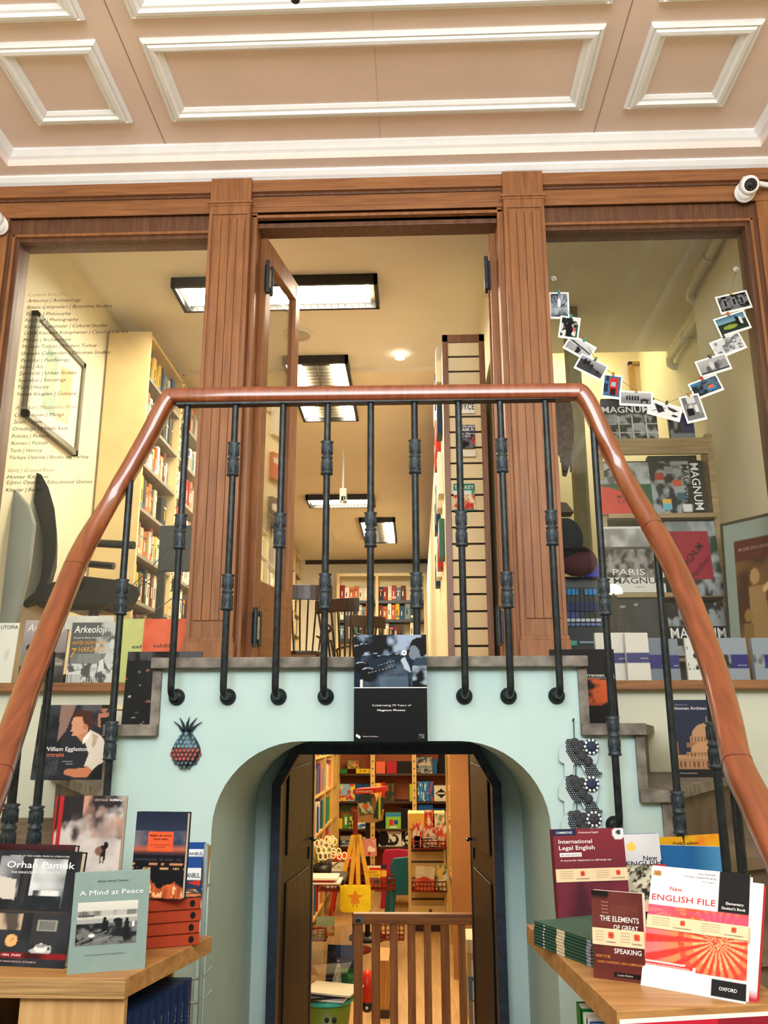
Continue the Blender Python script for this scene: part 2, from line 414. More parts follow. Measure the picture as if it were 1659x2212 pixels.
def window(nm, x0, x1, lab):
    root = thing(nm, (x0, YD, gsill)); root['kind'] = 'structure'
    b = MB(); o = root.location
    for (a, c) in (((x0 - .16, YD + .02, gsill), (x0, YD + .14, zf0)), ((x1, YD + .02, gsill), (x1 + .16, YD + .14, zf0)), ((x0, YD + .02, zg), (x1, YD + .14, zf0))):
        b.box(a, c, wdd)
    for (a, c) in (((x0 - .035, YD - .0, gsill), (x0 - .02, YD + .02, zg + .035)), ((x1 + .02, YD - .0, gsill), (x1 + .035, YD + .02, zg + .035)), ((x0 - .035, YD, zg + .02), (x1 + .035, YD + .02, zg + .035))):
        b.box(a, c, wd)
    b.build('window_frame', parent=root, origin=o, bevel=.003)
    g = MB(); g.box((x0, YD + .055, gsill), (x1, YD + .061, zg)); g.build('glass_pane', glassmat('window_glass', refl=.5, dirt=.008), root, o)
    return root
win1 = window('window_1', gL0, P['lp0'] - .0, 'l'); win2 = window('window_2', P['rp1'], gR1, 'r')
b = MB(); b.box((XL, YD - .005, LZ), (gL0 - .06, YD + .16, zf0), wd); struct('trim_23', b, bevel=.003)
b = MB(); b.box((gR1 + .06, YD - .005, LZ), (XR, YD + .16, zf0), wd); struct('trim_24', b, bevel=.003)
# sills and walls under the windows
sillm = wood('oak_sill', '9a6a40', '75492a', 0, .5)
for nm, a, c in (('trim_25', XL, P['lp0'] + .03), ('trim_26', P['rp1'] - .03, XR)):
    b = MB(); b.box((a, YD - .06, gsill - .035), (c, YD + .45, gsill), sillm); struct(nm, b, bevel=.004)
b = MB(); wbm = mat('pale_cream_wall', 'd6dac8', .8, var=.03, scale=3); b.box((XL, YD, 0), (P['lp0'] + .1, YD + .2, gsill - .035), wbm); b.box((P['rp1'] - .1, YD, 0), (XR, YD + .2, gsill - .035), wbm)
struct('wall_back', b)
# door case
dL, dR = wx(560, 490, Y=4.06).x, wx(1072, 490, Y=4.06).x; dZ = wx(829, 490, Y=4.08).z
b = MB()
for a, c in ((P['lp1'], dL), (dR, P['rp0'])):
    b.box((a, YD, LZ), (c, YD + .14, zf0), wd)
    b.box((a + .012, YD - .012, LZ), (a + .03, YD, zf0 - .05), wd)
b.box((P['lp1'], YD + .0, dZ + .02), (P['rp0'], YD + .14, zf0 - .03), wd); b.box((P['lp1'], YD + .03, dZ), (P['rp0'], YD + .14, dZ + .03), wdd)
b.box((P['lp1'] + .01, YD - .015, dZ + .075), (P['rp0'] - .01, YD, dZ + .09), wdh)
struct('trim_27', b, bevel=.003)
def leaf(nm, hx, ang, width, side):
    """door leaf opening inward, hinged at hx"""
    root = thing(nm, (hx, YD + .13, LZ)); root['kind'] = 'structure'; root.rotation_euler = (0, 0, ang)
    H = dZ - LZ - .02; s = side
    b = MB()
    def bb(a, c, m): b.box((a[0] * s, a[1], a[2]), (c[0] * s, c[1], c[2]), m)
    bb((0, -.02, 0), (.075, .025, H), wd); bb((width - .075, -.02, 0), (width, .025, H), wd)
    bb((.075, -.02, H - .12), (width - .075, .025, H), wd); bb((.075, -.02, 0), (width - .075, .025, .5), wd)
    bb((.085, -.012, .06), (width - .085, -.024, .44), wdh)
    b.build('door_frame', parent=root, bevel=.004)
    g = MB(); g.box((.075 * s, 0, .5), ((width - .075) * s, .005, H - .12)); g.build('glass_pane', glassmat('window_glass'), root)
    for z in (.18, H - .33):
        h = MB(); h.box((-.022 * s, -.04, z), (.022 * s, -.02, z + .15), iron); h.tube([(-.03 * s, -.04, z - .02), (-.03 * s, -.04, z + .17)], .011, iron2); h.tube([(.028 * s, -.042, z - .01), (.028 * s, -.042, z + .16)], .009, iron2)
        h.box((-.012 * s, -.046, z + .02), (.012 * s, -.04, z + .13), mat('steel', '9aa0a0', .3, metal=.8)); h.build('hinge', parent=root)
    return root
leaf('door_1', dL + .015, R(79), .56, 1); leaf('door_2', dR - .015, R(-94), .56, -1)
# ---------------- arch wall under the landing
L0 = W(352, 1440, Y=YW).x; L1 = W(1246, 1440, Y=YW).x
zl = W(829, 1420, Y=YW).z; LT = .034
LZ = zl
a1l, a1r = W(250, 1570, Y=YW).x, W(1368, 1560, Y=YW).x
t1 = W(300, 1565, Y=YW).z; t2 = W(1400, 1706, Y=YW).z
WX0, WX1 = W(235, 1760, Y=YW).x, W(1430, 1760, Y=YW).x
ax0 = W(452, 1900, Y=YW).x; ax1 = W(1196, 1900, Y=YW).x; az = W(829, 1601, Y=YW).z
def archpts(x0, x1, zt, rx, rz, n=12, inv=False):
    L = [(x0, 0.0)]
    for i in range(n + 1):
        a = math.pi / 2 * i / n; L.append((x0 + rx * (1 - math.cos(a)), zt - rz + rz * math.sin(a)))
    for i in range(n + 1):
        a = math.pi / 2 * (1 - i / n); L.append((x1 - rx * (1 - math.cos(a)), zt - rz + rz * math.sin(a)))
    L.append((x1, 0.0)); return L
ap = archpts(ax0, ax1, az, .27, .26)
b = MB()
zU = zl - LT
top = [(WX0, 0), (WX0, t2 - LT), (a1l, t2 - LT), (a1l, t1 - LT), (L0, t1 - LT), (L0, zU), (L1, zU), (L1, t1 - LT), (a1r, t1 - LT), (a1r, t2 - LT), (WX1, t2 - LT), (WX1, 0)]
# wall face as strips between the arch curve and the stepped outline
def outer_z(x):
    if x < a1l or x > a1r: return t2 - LT
    if x < L0 or x > L1: return t1 - LT
    return zU
xs = sorted(set([WX0, a1l, L0, L1, a1r, WX1] + [p[0] for p in ap]))
def inner_z(x):
    if x <= ax0 or x >= ax1: return 0
    for i in range(1, len(ap) - 2):
        if ap[i][0] <= x <= ap[i + 1][0] + 1e-9:
            t = (x - ap[i][0]) / max(1e-9, ap[i + 1][0] - ap[i][0]); return ap[i][1] * (1 - t) + ap[i + 1][1] * t
    return az
for i in range(len(xs) - 1):
    x0, x1 = xs[i], xs[i + 1]
    if x1 - x0 < 1e-5: continue
    xm = (x0 + x1) / 2; zo = outer_z(xm)
    if ax0 < xm < ax1: z0, z1 = inner_z(x0 + 1e-7) if x0 > ax0 else ap[1][1], inner_z(x1 - 1e-7) if x1 < ax1 else ap[1][1]
    else: z0 = z1 = 0
    b.prism([(x0, YW, z0), (x1, YW, z1), (x1, YW, zo), (x0, YW, zo)], (0, .75 if L0 - 1e-6 < xm < L1 + 1e-6 else .02, 0), turq)
struct('wall_front', b)
# octagonal inner door frame
fY = 3.5; dk = mat('blue_black_paint', '1c2b3c', .45, var=.3, scale=30)
fx0, fx1 = W(588, 1900, Y=fY).x, W(1086, 1900, Y=fY).x; fz = W(829, 1609, Y=fY).z; cz = W(590, 1690, Y=fY).z; cx = W(640, 1612, Y=fY).x - fx0
o_ = [(fx0, 0), (fx0, cz), (fx0 + cx, fz), (fx1 - cx, fz), (fx1, cz), (fx1, 0)]
b = MB(); b.sweep([(x, fY, z) for x, z in o_], [(-.0, 0), (.035, 0), (.035, .07), (0, .07)], dk, up=(0, -1, 0))
struct('trim_28', b)
b = MB()   # wall around the frame
zz = zl + .0
b.box((L0, fY, 0), (fx0, YD, zU), turq); b.box((fx1, fY, 0), (L1, YD, zU), turq)
zz = zU
b.prism([(fx0, fY, cz), (fx0 + cx, fY, fz), (fx1 - cx, fY, fz), (fx1, fY, cz), (fx1, fY, zz), (fx0, fY, zz)], (0, .12, 0), turq)
struct('wall_passage', b)
dkd = wood('dark_door_paint', '33291f', '1f1a15', 2, .5)
def darkleaf(nm, hx, ang, w, s):
    root = thing(nm, (hx, fY + .05, 0)); root['kind'] = 'structure'; root.rotation_euler = (0, 0, ang)
    H = fz - .02; b = MB()
    c = cx * .9
    b.prism([(0, 0, 0), (w * s, 0, 0), (w * s, 0, H), (c * s, 0, H), (0, 0, cz)], (0, .04, 0), dkd)
    for z0, z1 in ((.15, .95), (1.03, 1.38)):
        b.prism([(.07 * s, -.008, z0), ((w - .07) * s, -.008, z0), ((w - .07) * s, -.008, z1), (.07 * s, -.008, z1 - .02)], (0, .006, 0), wood('dark_door_panel', '463829', '2c231a', 2, .5))
    b.build('door_panel', parent=root, bevel=.003)
    h = MB(); h.box(((w - .065) * s, -.006, .98), ((w - .035) * s, -.001, 1.12), iron2); h.tube([((w - .05) * s, -.006, 1.06), ((w - .05) * s, -.03, 1.06), ((w - .10) * s, -.033, 1.06)], .006, iron2); h.build('door_handle', parent=root)
    h = MB(); h.box(((w - .01) * s, -.003, 0), ((w + .004) * s, .045, H), dk); h.build('edge_strip', parent=root)
darkleaf('door_3', fx0 + .02, R(80), .44, 1); darkleaf('door_4', fx1 - .02, R(-81), .44, -1)
# landing slab
b = MB(); b.box((L0 - .03, YW - .035, zU), (L1 + .03, YD + .06, zl), stone)
slab = b.build('landing_slab', origin=(0, YW, zl), bevel=.004); tag(slab, kind='structure'); slab.name = 'floor_landing'
# ---------------- winder stairs, both sides
def stair(sgn, lab):
    Lx = L1 if sgn > 0 else L0; s1x = a1r if sgn > 0 else a1l; ex = WX1 if sgn > 0 else WX0
    root = thing('staircase', (ex, YW, 0), lab, 'staircase'); o = root.location
    farx = XR - .02 if sgn > 0 else XL + .02
    def X(d): return ex + sgn * d
    span = abs(farx - ex)
    rz = t1 - t2
    # riser lines: (inner x, inner y, outer x, outer y)
    lines = [(Lx, YW, Lx + sgn * .1, YD - .01), (s1x, YW, s1x + sgn * .36, YD - .01), (ex - sgn * .0, YW, ex + sgn * .68, YD - .01),
             (ex, YW - .1, farx, 3.4), (ex, YW - .27, farx, 2.85), (ex, YW - .45, farx, 2.4), (ex, YW - .65, farx, 2.05), (ex, YW - .9, farx, 1.75), (ex, YW - 1.15, farx, 1.48)]
    tops = [t1, t2] + [t2 - rz * (k + 1) for k in range(6)]
    for i in range(len(tops)):
        a, c = lines[i], lines[i + 1]; z = tops[i]
        poly = [(a[0], a[1])]
        poly.append((c[0], c[1])); poly.append((c[2], c[3]))
        if i == 2: poly.append((farx, YD - .01))
        poly.append((a[2], a[3]))
        b = MB(); b.prism([(x, y, max(0, z - LT)) for x, y in poly], (0, 0, LT), stone if i < 2 else stoneb)
        # nosing on the lower side
        dn = Vector((c[3] - c[1], -(c[2] - c[0]), 0)).normalized() * .03
        if dn.dot(Vector((sgn, -1, 0))) < 0: dn = -dn
        b.prism([(c[0], c[1], z - LT), (c[2], c[3], z - LT), (c[2] + dn.x, c[3] + dn.y, z - LT), (c[0] + dn.x, c[1] + dn.y, z - LT)], (0, 0, LT), stone if i < 2 else stoneb)
        b.build('tread', parent=root, origin=o)
        b = MB(); b.prism([(x, y + (.021 if abs(y - YW) < 1e-6 else 0), 0) for x, y in poly], (0, 0, max(.02, z - LT)), stoneb); b.build('riser_block', parent=root, origin=o)
    # front riser slabs seen end-on beside the wall profile
    for (x, z0, z1) in ((Lx, t1, zU), (s1x, t2, t1 - LT), (ex, t2 - rz, t2 - LT)):
        b = MB(); b.box((x, YW - .012, z0), (x + sgn * .028, YW + .02, z1), stone); b.build('riser_slab', parent=root, origin=o)
    for (x0, x1, z) in ((Lx, s1x, t1), (s1x, ex, t2)):
        b = MB(); b.box((x0, YW - .03, z - LT), (x1 + sgn * .03, YW, z), stone); b.build('tread_edge', parent=root, origin=o)
stair(1, 'stone winder staircase descending beside the wall hanging of crochet elephants'); stair(-1, 'stone winder staircase descending beside the ceramic pineapple')
# ---------------- handrail with balusters
RY = YW - .075
Lr = [(372, 858, RY), (366, 862, RY), (350, 885, RY), (322, 940, RY), (280, 1015, RY), (235, 1090, RY - .01), (180, 1185, RY - .07), (135, 1290, RY - .18), (95, 1390, RY - .29), (58, 1490, RY - .42), (20, 1600, RY - .58), (-10, 1690, RY - .68), (-50, 1800, RY - .8)]
Rr = [(1247, 848, RY), (1256, 852, RY), (1275, 880, RY), (1305, 945, RY), (1340, 1015, RY - .0), (1382, 1090, RY - .04), (1428, 1170, RY - .10), (1475, 1265, RY - .22), (1512, 1360, RY - .34), (1545, 1455, RY - .46), (1573, 1560, RY - .6), (1592, 1650, RY - .7), (1630, 1730, RY - .78), (1675, 1830, RY - .86), (1720, 1930, RY - .95)]
railing = thing('stair_railing', (L0, RY, zl), 'varnished wooden handrail on black iron balusters in front of the doors', 'railing'); ro = railing.location
path = [W(*p[:2], Y=p[2]) for p in reversed(Lr)] + [W(x, 858 - 10 * (x - 372) / 875, Y=RY) for x in (500, 700, 900, 1100)] + [W(*p[:2], Y=p[2]) for p in Rr]
zr = (path[len(Lr) - 1].z + W(*Rr[0][:2], Y=RY).z) / 2
def smooth_rail(P, r0=.032, r1=.028):
    mb = MB(); vs = []; fs = []; n = 16
    for i, p in enumerate(P):
        a = P[max(0, i - 1)]; c = P[min(len(P) - 1, i + 1)]; t = (c - a).normalized(); side = t.cross(Vector((0, 0, 1))).normalized(); up = side.cross(t)
        for k in range(n):
            an = 2 * math.pi * (k + .5) / n; cx_, sx_ = math.cos(an), math.sin(an)
            q = lambda v: math.copysign(abs(v) ** .62, v)
            vs.append(p + side * q(cx_) * r0 + up * q(sx_) * r1)
    for i in range(len(P) - 1):
        for k in range(n): a = i * n + k; b2 = i * n + (k + 1) % n; fs.append((a, b2, b2 + n, a + n))
    mb.add(vs, fs, rail_m, None, True); mb.add(vs[:n], [list(range(n))], rail_m); mb.add(vs[-n:], [list(range(n))], rail_m)
    return mb
def catmull(P, m=5):
    out = []
    for i in range(len(P) - 1):
        p0, p1, p2, p3 = P[max(0, i - 1)], P[i], P[i + 1], P[min(len(P) - 1, i + 2)]
        for k in range(m):
            t = k / m; out.append(.5 * ((2 * p1) + (p2 - p0) * t + (2 * p0 - 5 * p1 + 4 * p2 - p3) * t * t + (3 * p1 - p0 - 3 * p2 + p3) * t ** 3))
    out.append(P[-1]); return out
nL = len(Lr)
left = catmull(path[:nL]); mid = path[nL:nL + 4]; right = catmull(path[nL + 4:])
smooth_rail(left + mid + right).build('handrail', parent=railing, origin=ro)
# flat iron strip under the level part, thin joint rings on the sloping part
b = MB(); b.box((left[-1].x + .02, RY - .018, left[-1].z - .034), (right[0].x - .02, RY + .018, left[-1].z - .024), iron); b.build('iron_strip', parent=railing, origin=ro)
jm = mat('joint_line', '4a1f10', .6)
for P_, f in ((left, .47), (right, .40), (right, .79), (left, .10)):
    i = int(f * (len(P_) - 1)); p, t = P_[i], (P_[i + 1] - P_[i]).normalized()
    smj = smooth_rail([p, p + t * .0015], .0327, .0287); smj.mats = [jm]; smj.build('joint_line', parent=railing, origin=ro)
def collar(z, x, y):
    r = .011; c = MB()
    h = .118; pf = [(.011, 0), (.021, .004), (.019, .010), (.014, .018), (.0175, .034), (.019, .046), (.0155, .054), (.019, .058), (.0195, .062), (.0155, .066), (.0145, .074), (.0185, .088), (.018, .1), (.0155, .106), (.022, .115), (.011, .118)]
    c.lathe([(a, z - h / 2 + q) for a, q in pf], iron2, 14, c=(x, y, 0))
    for k in range(6):
        a = math.pi * k / 3 + .3
        for (zc, hh) in ((z - .028, .016), (z + .03, .016)):
            q = [Vector((x + .0178 * math.cos(a + da), y + .0178 * math.sin(a + da), zc + dz)) for da, dz in ((-.28, hh), (-.3, 0), (-.15, -hh), (.15, -hh), (.3, 0), (.28, hh))]
            c.tube(q, .0016, iron2, 5)
    return c
def baluster(x, y, ztop_, zbot, orn, foot=True):
    root = MB()
    pts = [(x, y, ztop_), (x, y, zbot + .03)]
    if foot:
        pts += [(x, y + .004, zbot + .012), (x, y + .018, zbot), (x, y + .04, zbot - .003), (x, YW, zbot - .003)]
    else: pts += [(x, y, zbot)]
    root.tube(pts, .0112, iron, 12)
    bo = root.build('baluster', parent=railing, origin=ro)
    for z in orn: collar(z, x, y).build('collar', parent=bo, origin=ro)
    if foot:
        f = MB(); Mx = Matrix.Translation((x, YW, zbot - .003)) @ Matrix.Rotation(R(90), 4, 'X')
        f.lathe([(.026, 0), (.026, .004), (.021, .008), (.021, .011), (.015, .014), (.011, .018)], iron, 18, M=Mx); f.build('rosette', parent=bo, origin=ro)
    return bo
zb = W(600, 1503, Y=YW).z; zr_ = left[-1].z - .03
zo1 = W(705, 990, Y=RY).z; zo2 = W(705, 1278, Y=RY).z; zo3 = W(800, 1145, Y=RY).z
tops_px = [405, 509, 612, 708, 801, 895, 990, 1080, 1178]
bx = [W(v, 880, Y=RY).x for v in tops_px]
for i, x in enumerate(bx): baluster(x, RY, zr_, zb, (zo3,) if i % 2 == 0 else (zo1, zo2))
# sloping ones: x, y, top px, ornaments px
def sb(px_, py_, Y, orn, low_px, foot=False):
    p = W(px_, py_, Y=Y); zl_ = W(px_, low_px, Y=Y).z
    C_ = right if px_ > 800 else left; C_ = sorted(C_, key=lambda q: abs(q.z - (p.z + .03)))[:2]; rq = min(C_, key=lambda q: abs(q.z - p.z - .03))
    if Y < RY - .01:
        cand = right if px_ > 800 else left; rq = min(cand, key=lambda q: abs(q.y - Y)); p = Vector((rq.x * .55 + p.x * .45, Y, rq.z - .035))
    baluster(p.x, Y, p.z + .012, zl_, [W(px_, q, Y=Y).z for q in orn], foot)
sb(1280, 905, RY, (1290, 1590), 1785, True)
sb(1403, 1150, RY - .10, (1755,), 2100); sb(1513, 1400, RY - .42, (1610,), 2100); sb(1578, 1700, RY - .65, (2020,), 2150)
sb(281, 1045, RY, (1290, 1600), 1790, False); sb(133, 1370, RY - .28, (1790,), 2100); sb(48, 1610, RY - .50, (1790,), 2120)
# ------------------------------------------------------------------ upper room behind the shop front
ZI = 1.5 + 2.95; RX0 = -2.2; RX1 = 2.02; YB = 14.6; PX = .22
creamc2 = mat('daylit_ceiling', 'ebe6da', .85, var=.02, scale=2)  # front shop ceiling, whiter because daylight is put into its colour
ivory = mat('ivory_plaster', 'efe8cd', .8, var=.02, scale=2)
b = MB(); b.box((RX0 - .2, YD + .14, ZI), (PX + .3, 6.6, ZI + .1), creamc2); b.box((PX + .3, YD + .14, ZI), (RX1 + .2, 6.38, ZI + .1), creamc2); b.box((RX0 - .2, 6.6, ZI - .035), (PX + .3, YB, ZI + .1), creamc); b.box((PX + .3, 6.38, ZI + .45), (RX1 + .2, 7.4, ZI + .5), creamc); b.box((PX + .3, 6.38, ZI + .1), (RX1 + .2, 6.42, ZI + .5), creamc)
struct('ceiling_shop', b)
b = MB(); b.box((RX0 - .2, YD + .02, LZ - .12), (RX1 + .2, YB, LZ - .001), wood('shop_floor_boards', '9b7348', '7a5733', 1, .4)); struct('floor_shop', b)
b = MB(); b.box((RX0 - .2, YD + .14, LZ), (RX0, YB, ZI), ivory); struct('wall_shop_left', b)
b = MB(); jp = W(1503, 700, X=1.86); b.box((RX1, YD + .14, LZ), (RX1 + .2, 7.4, ZI + .5), ivory); b.box((jp.x, YD + .14, LZ), (RX1, jp.y, ZI), ivory); struct('wall_shop_right', b)
b = MB(); b.box((RX0, YB, LZ), (RX1 + .2, YB + .1, ZI), ivory); struct('wall_shop_back', b)
b = MB(); b.box((PX + .28, 7.2, LZ), (RX1 + .01, 7.35, ZI + .5), ivory); b.box((PX + .28, 4.99, LZ), (PX + .31, 7.2, ZI + .5), ivory); struct('wall_partition', b)
# ---------------- ceiling lights
steel = mat('brushed_steel', '8f8c80', .4, metal=.8, var=.05); blk = mat('black_enamel', '16181a', .4, var=.2)
tube_e = emis('lit_tube', 'fff0d6', 84)
def fixture(x0, x1, y0, y1, tubes, along, lab, grp=None):
    z = ZI - (.035 if y0 > 6.6 else 0) - (.0)
    
    root = thing('ceiling_light', ((x0 + x1) / 2, (y0 + y1) / 2, z - .07), lab, 'ceiling light', grp); o = root.location
    b = MB(); b.box((x0, y0, z - .07), (x1, y0 + .025, z), blk); b.box((x0, y1 - .025, z - .07), (x1, y1, z), blk); b.box((x0, y0, z - .07), (x0 + .025, y1, z), blk); b.box((x1 - .025, y0, z - .07), (x1, y1, z), blk)
    b.build('housing', parent=root, origin=o)
    b = MB(); b.box((x0 + .025, y0 + .025, z - .02), (x1 - .025, y1 - .025, z - .004), mat('brass_reflector', '4a3e26', .5, metal=.2)); b.build('reflector', parent=root, origin=o)
    b = MB()
    for (a, c) in tubes:
        if along == 'x': b.box((x0 + .06, y0 + a, z - .055), (x1 - .06, y0 + c, z - .03))
        else: b.box((x0 + a, y0 + .04, z - .055), (x0 + c, y1 - .04, z - .03))
    b.build('lamp_tube', tube_e, root, o)
    b = MB()
    if along == 'x':
        n_ = int((x1 - x0) / .05)
        for i in range(n_): q = x0 + .05 + i * (x1 - x0 - .1) / n_; b.box((q, y0 + .03, z - .067), (q + .003, y1 - .03, z - .057), steel)
    else:
        m0 = tubes[0][1] + .02; m1 = tubes[-1][0] - .02
        for i in range(18): q = y0 + .05 + i * (y1 - y0 - .1) / 18; b.box((x0 + m0, q, z - .067), (x0 + m1, q + .012, z - .03), steel)
        b.box((x0 + (m0 + m1) / 2 - .005, y0 + .04, z - .067), (x0 + (m0 + m1) / 2 + .005, y1 - .04, z - .03), steel)
    b.build('louver', parent=root, origin=o)
    return (x0 + x1) / 2, (y0 + y1) / 2, z - .09
fa = W(368, 620, Z=ZI - .07); fb = W(820, 668, Z=ZI - .07)
lamps = []
lamps.append(fixture(fa.x, fb.x, fa.y, fb.y, [(.05, .14), (.2, .29)], 'x', 'wide lit fluorescent ceiling light just behind the door head'))
g1 = W(750, 792, Z=ZI - .105); g2 = W(775, 918, Z=ZI - .105); g0 = W(655, 918, Z=ZI - .105)
lamps.append(fixture(g0.x, g2.x, g1.y, g2.y, [(.05, .13), (g2.x - g0.x - .13, g2.x - g0.x - .05)], 'y', 'lit double tube ceiling light with chrome louvre above the handrail'))
h1 = W(660, 1080, Z=ZI - .105); h2 = W(812, 1098, Z=ZI - .105)
lamps.append(fixture(h1.x, h2.x, h1.y, h1.y + .42, [(.05, .13), (.2, .28)], 'x', 'narrow lit ceiling light beyond the hanging projector'))
k1 = W(815, 1128, Z=ZI - .105); k2 = W(858, 1174, Z=ZI - .105); k0 = W(788, 1174, Z=ZI - .105)
lamps.append(fixture(k0.x, k2.x, k1.y, k2.y, [(.05, .13), (k2.x - k0.x - .13, k2.x - k0.x - .05)], 'y', 'farthest lit double tube ceiling light towards the back bookcase'))
# round speaker, smoke detector, downlight
p = W(645, 722, Z=ZI); b = MB(); b.lathe([(.12, 0), (.12, -.008), (.1, -.014)], flat('e9e2d2'), 28, c=(p.x, p.y, ZI)); b.lathe([(.09, -.013), (.088, -.017)], flat('b3aca0'), 24, c=(p.x, p.y, ZI))
tag(b.build('ceiling_speaker', origin=p), 'round flush ceiling speaker behind the open door leaf', 'speaker')
p = W(752, 500, Z=ZI - .03); b = MB(); b.lathe([(.06, .03), (.06, .01), (.05, -.004), (.012, -.008)], flat('f3f1ea'), 24, c=p)
tag(b.build('smoke_detector', origin=p), 'small white smoke detector on the ceiling below the door head', 'smoke detector')
p = W(864, 774, Z=ZI - .04); b = MB(); b.lathe([(.04, .0), (.04, .005)], emis('downlight', 'fff6e0', 6), 20, c=p)
tag(b.build('downlight', origin=p), 'tiny round lit spot in the plain shop ceiling', 'light')
p = W(741, 1095, Y=8.6); q = W(741, 1058, Y=8.6); b = MB(); b.tube([(q.x, q.y, ZI - .03), q], .012, flat('d8d2c2')); b.build
root = thing('ceiling_projector', q, 'small hanging device on a pole in front of the narrow ceiling light', 'projector'); b.build('pole', parent=root, origin=q)
b = MB(); b.box((q.x - .03, q.y - .06, p.z + .05), (q.x + .04, q.y + .06, q.z), flat('cfc9bb')); b.box((q.x - .012, q.y - .06, p.z - .0), (q.x + .006, q.y - .05, p.z + .1), flat('eadfbf')); b.box((q.x + .01, q.y - .065, p.z + .06), (q.x + .035, q.y - .06, p.z + .1), flat('2c5a52')); b.build('device_body', parent=root, origin=q)
# ---------------- book rows
PAL = ['c9b899', '23252a', 'a8402f', '2f4f6f', 'e4dcc6', '6b2f28', 'd9cdb0', '3f6a5a', 'f0ead8', '4a4438', 'c26a35', '1f3550', 'b8a888', '7e8a90', 'd8b04a', 'ece5d3', '8c2a26', '5c7a8c', 'e9e2cf', '343a3d']
CN = {'c9b899': 'tan', '23252a': 'black', 'a8402f': 'red', '2f4f6f': 'blue', 'e4dcc6': 'cream', '6b2f28': 'maroon', 'd9cdb0': 'beige', '3f6a5a': 'green', 'f0ead8': 'white', '4a4438': 'dark brown', 'c26a35': 'orange', '1f3550': 'navy', 'b8a888': 'sand', '7e8a90': 'grey', 'd8b04a': 'yellow', 'ece5d3': 'ivory', '8c2a26': 'crimson', '5c7a8c': 'slate blue', 'e9e2cf': 'off white', '343a3d': 'charcoal', '3e9a8a': 'teal', '2f86c4': 'bright blue'}
ORD = ['topmost', 'second', 'third', 'fourth', 'fifth', 'sixth', 'seventh', 'eighth', 'ninth']
_bk = {}
def spine_book(c, t, h, d):
    """unit spine book mesh shared by colour; x thickness, y depth (spine at y=0), z height; slightly rounded spine"""
    if c not in _bk:
        b = MB(); pr = [(0, .02), (.12, .005), (.5, 0), (.88, .005), (1, .02), (1, 1), (0, 1)]
        b.prism([(x, y, 0) for x, y in pr], (0, 0, 1), flat(c))
        band = random.choice(PAL); z0 = random.choice((.68, .12, .74)); b.box((.08, -.004, z0), (.92, .004, z0 + random.choice((.05, .14))), flat(band))
        b.box((.28, -.005, .3), (.5, .003, .62), flat(random.choice(('f0ead8', '23252a', 'd8b04a'))))
        o = b.build('book'); _bk[c] = o.data; bpy.data.objects.remove(o)
    o = bpy.data.objects.new('book', _bk[c]); col.objects.link(o); return o
def book_row(org, ux, uy, length, hmin, hmax, tmin, tmax, labf, group, rnd, pal=PAL, depth=.16, stuff=None, gaps=True):
    """row of upright books from org along ux; uy points into the shelf"""
    ux, uy = Vector(ux), Vector(uy); s = 0; i = 0; out = []
    while s < length - tmin:
        t = rnd.uniform(tmin, tmax); h = rnd.uniform(hmin, hmax); c = rnd.choice(pal)
        if gaps and rnd.random() < .04: s += t * 1.5; continue
        if s + t > length: break
        p = Vector(org) + ux * s + uy * rnd.uniform(0, .02); sz = Vector((0, 0, 1))
        if stuff is not None:
            Mx = Matrix(((ux.x, uy.x, 0, p.x), (ux.y, uy.y, 0, p.y), (0, 0, 1, p.z), (0, 0, 0, 1)))
            stuff.box((0, 0, 0), (t * .96, depth, h), flat(c), M=Mx)
        else:
            o = spine_book(c, t, h, depth)
            o.matrix_world = Matrix(((ux.x * t * .97, uy.x * depth, 0, p.x), (ux.y * t * .97, uy.y * depth, 0, p.y), (0, 0, h, p.z), (0, 0, 0, 1)))
            tag(o, labf(CN.get(c, 'pale')), 'book', group + ', ' + CN.get(c, 'pale')); out.append(o)
        s += t; i += 1
    return out
# ---------------- long bookcase on the left wall
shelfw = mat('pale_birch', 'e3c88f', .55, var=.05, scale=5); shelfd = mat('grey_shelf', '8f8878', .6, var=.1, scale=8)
BX = -1.88; BY0, BY1 = 5.6, 13.9
root = thing('bookcase', (BX, BY0, LZ), 'tall pale bookcase running back along the wall behind the lettered window', 'bookcase'); o = root.location
ztopb = W(322, 720, Y=BY0).z
b = MB(); b.box((RX0 + .02, BY0 - .03, LZ), (BX + .005, BY0, ztopb), shelfw); b.build('side_panel', parent=root, origin=o)
b = MB(); b.box((RX0 + .005, BY0, LZ), (RX0 + .02, BY1, ztopb), shelfw); b.build('back_panel', parent=root, origin=o)
npitch = 8; pitch = (ztopb - LZ) / npitch
for i in range(npitch + 1):
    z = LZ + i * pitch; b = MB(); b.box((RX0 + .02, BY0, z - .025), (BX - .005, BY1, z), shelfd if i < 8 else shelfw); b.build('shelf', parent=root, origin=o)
bays = [5.6, 6.45, 7.3, 8.15, 9.0, 9.85, 10.7, 11.55, 12.4, 13.2, 13.9]
for y in bays[1:]:
    b = MB(); b.box((RX0 + .02, y - .02, LZ), (BX + .002, y + .02, ztopb), shelfw)
    for k in range(40): b.box((BX + .001, y - .004, LZ + .03 + k * .066), (BX + .006, y + .004, LZ + .045 + k * .066), blk)
    b.build('stile', parent=root, origin=o)
rnd = random.Random(3); st = MB()
reds = ['c9482f', 'd8583c', 'b53a2a']; CN.update({'c9482f': 'vermilion', 'd8583c': 'orange red', 'b53a2a': 'brick red'})
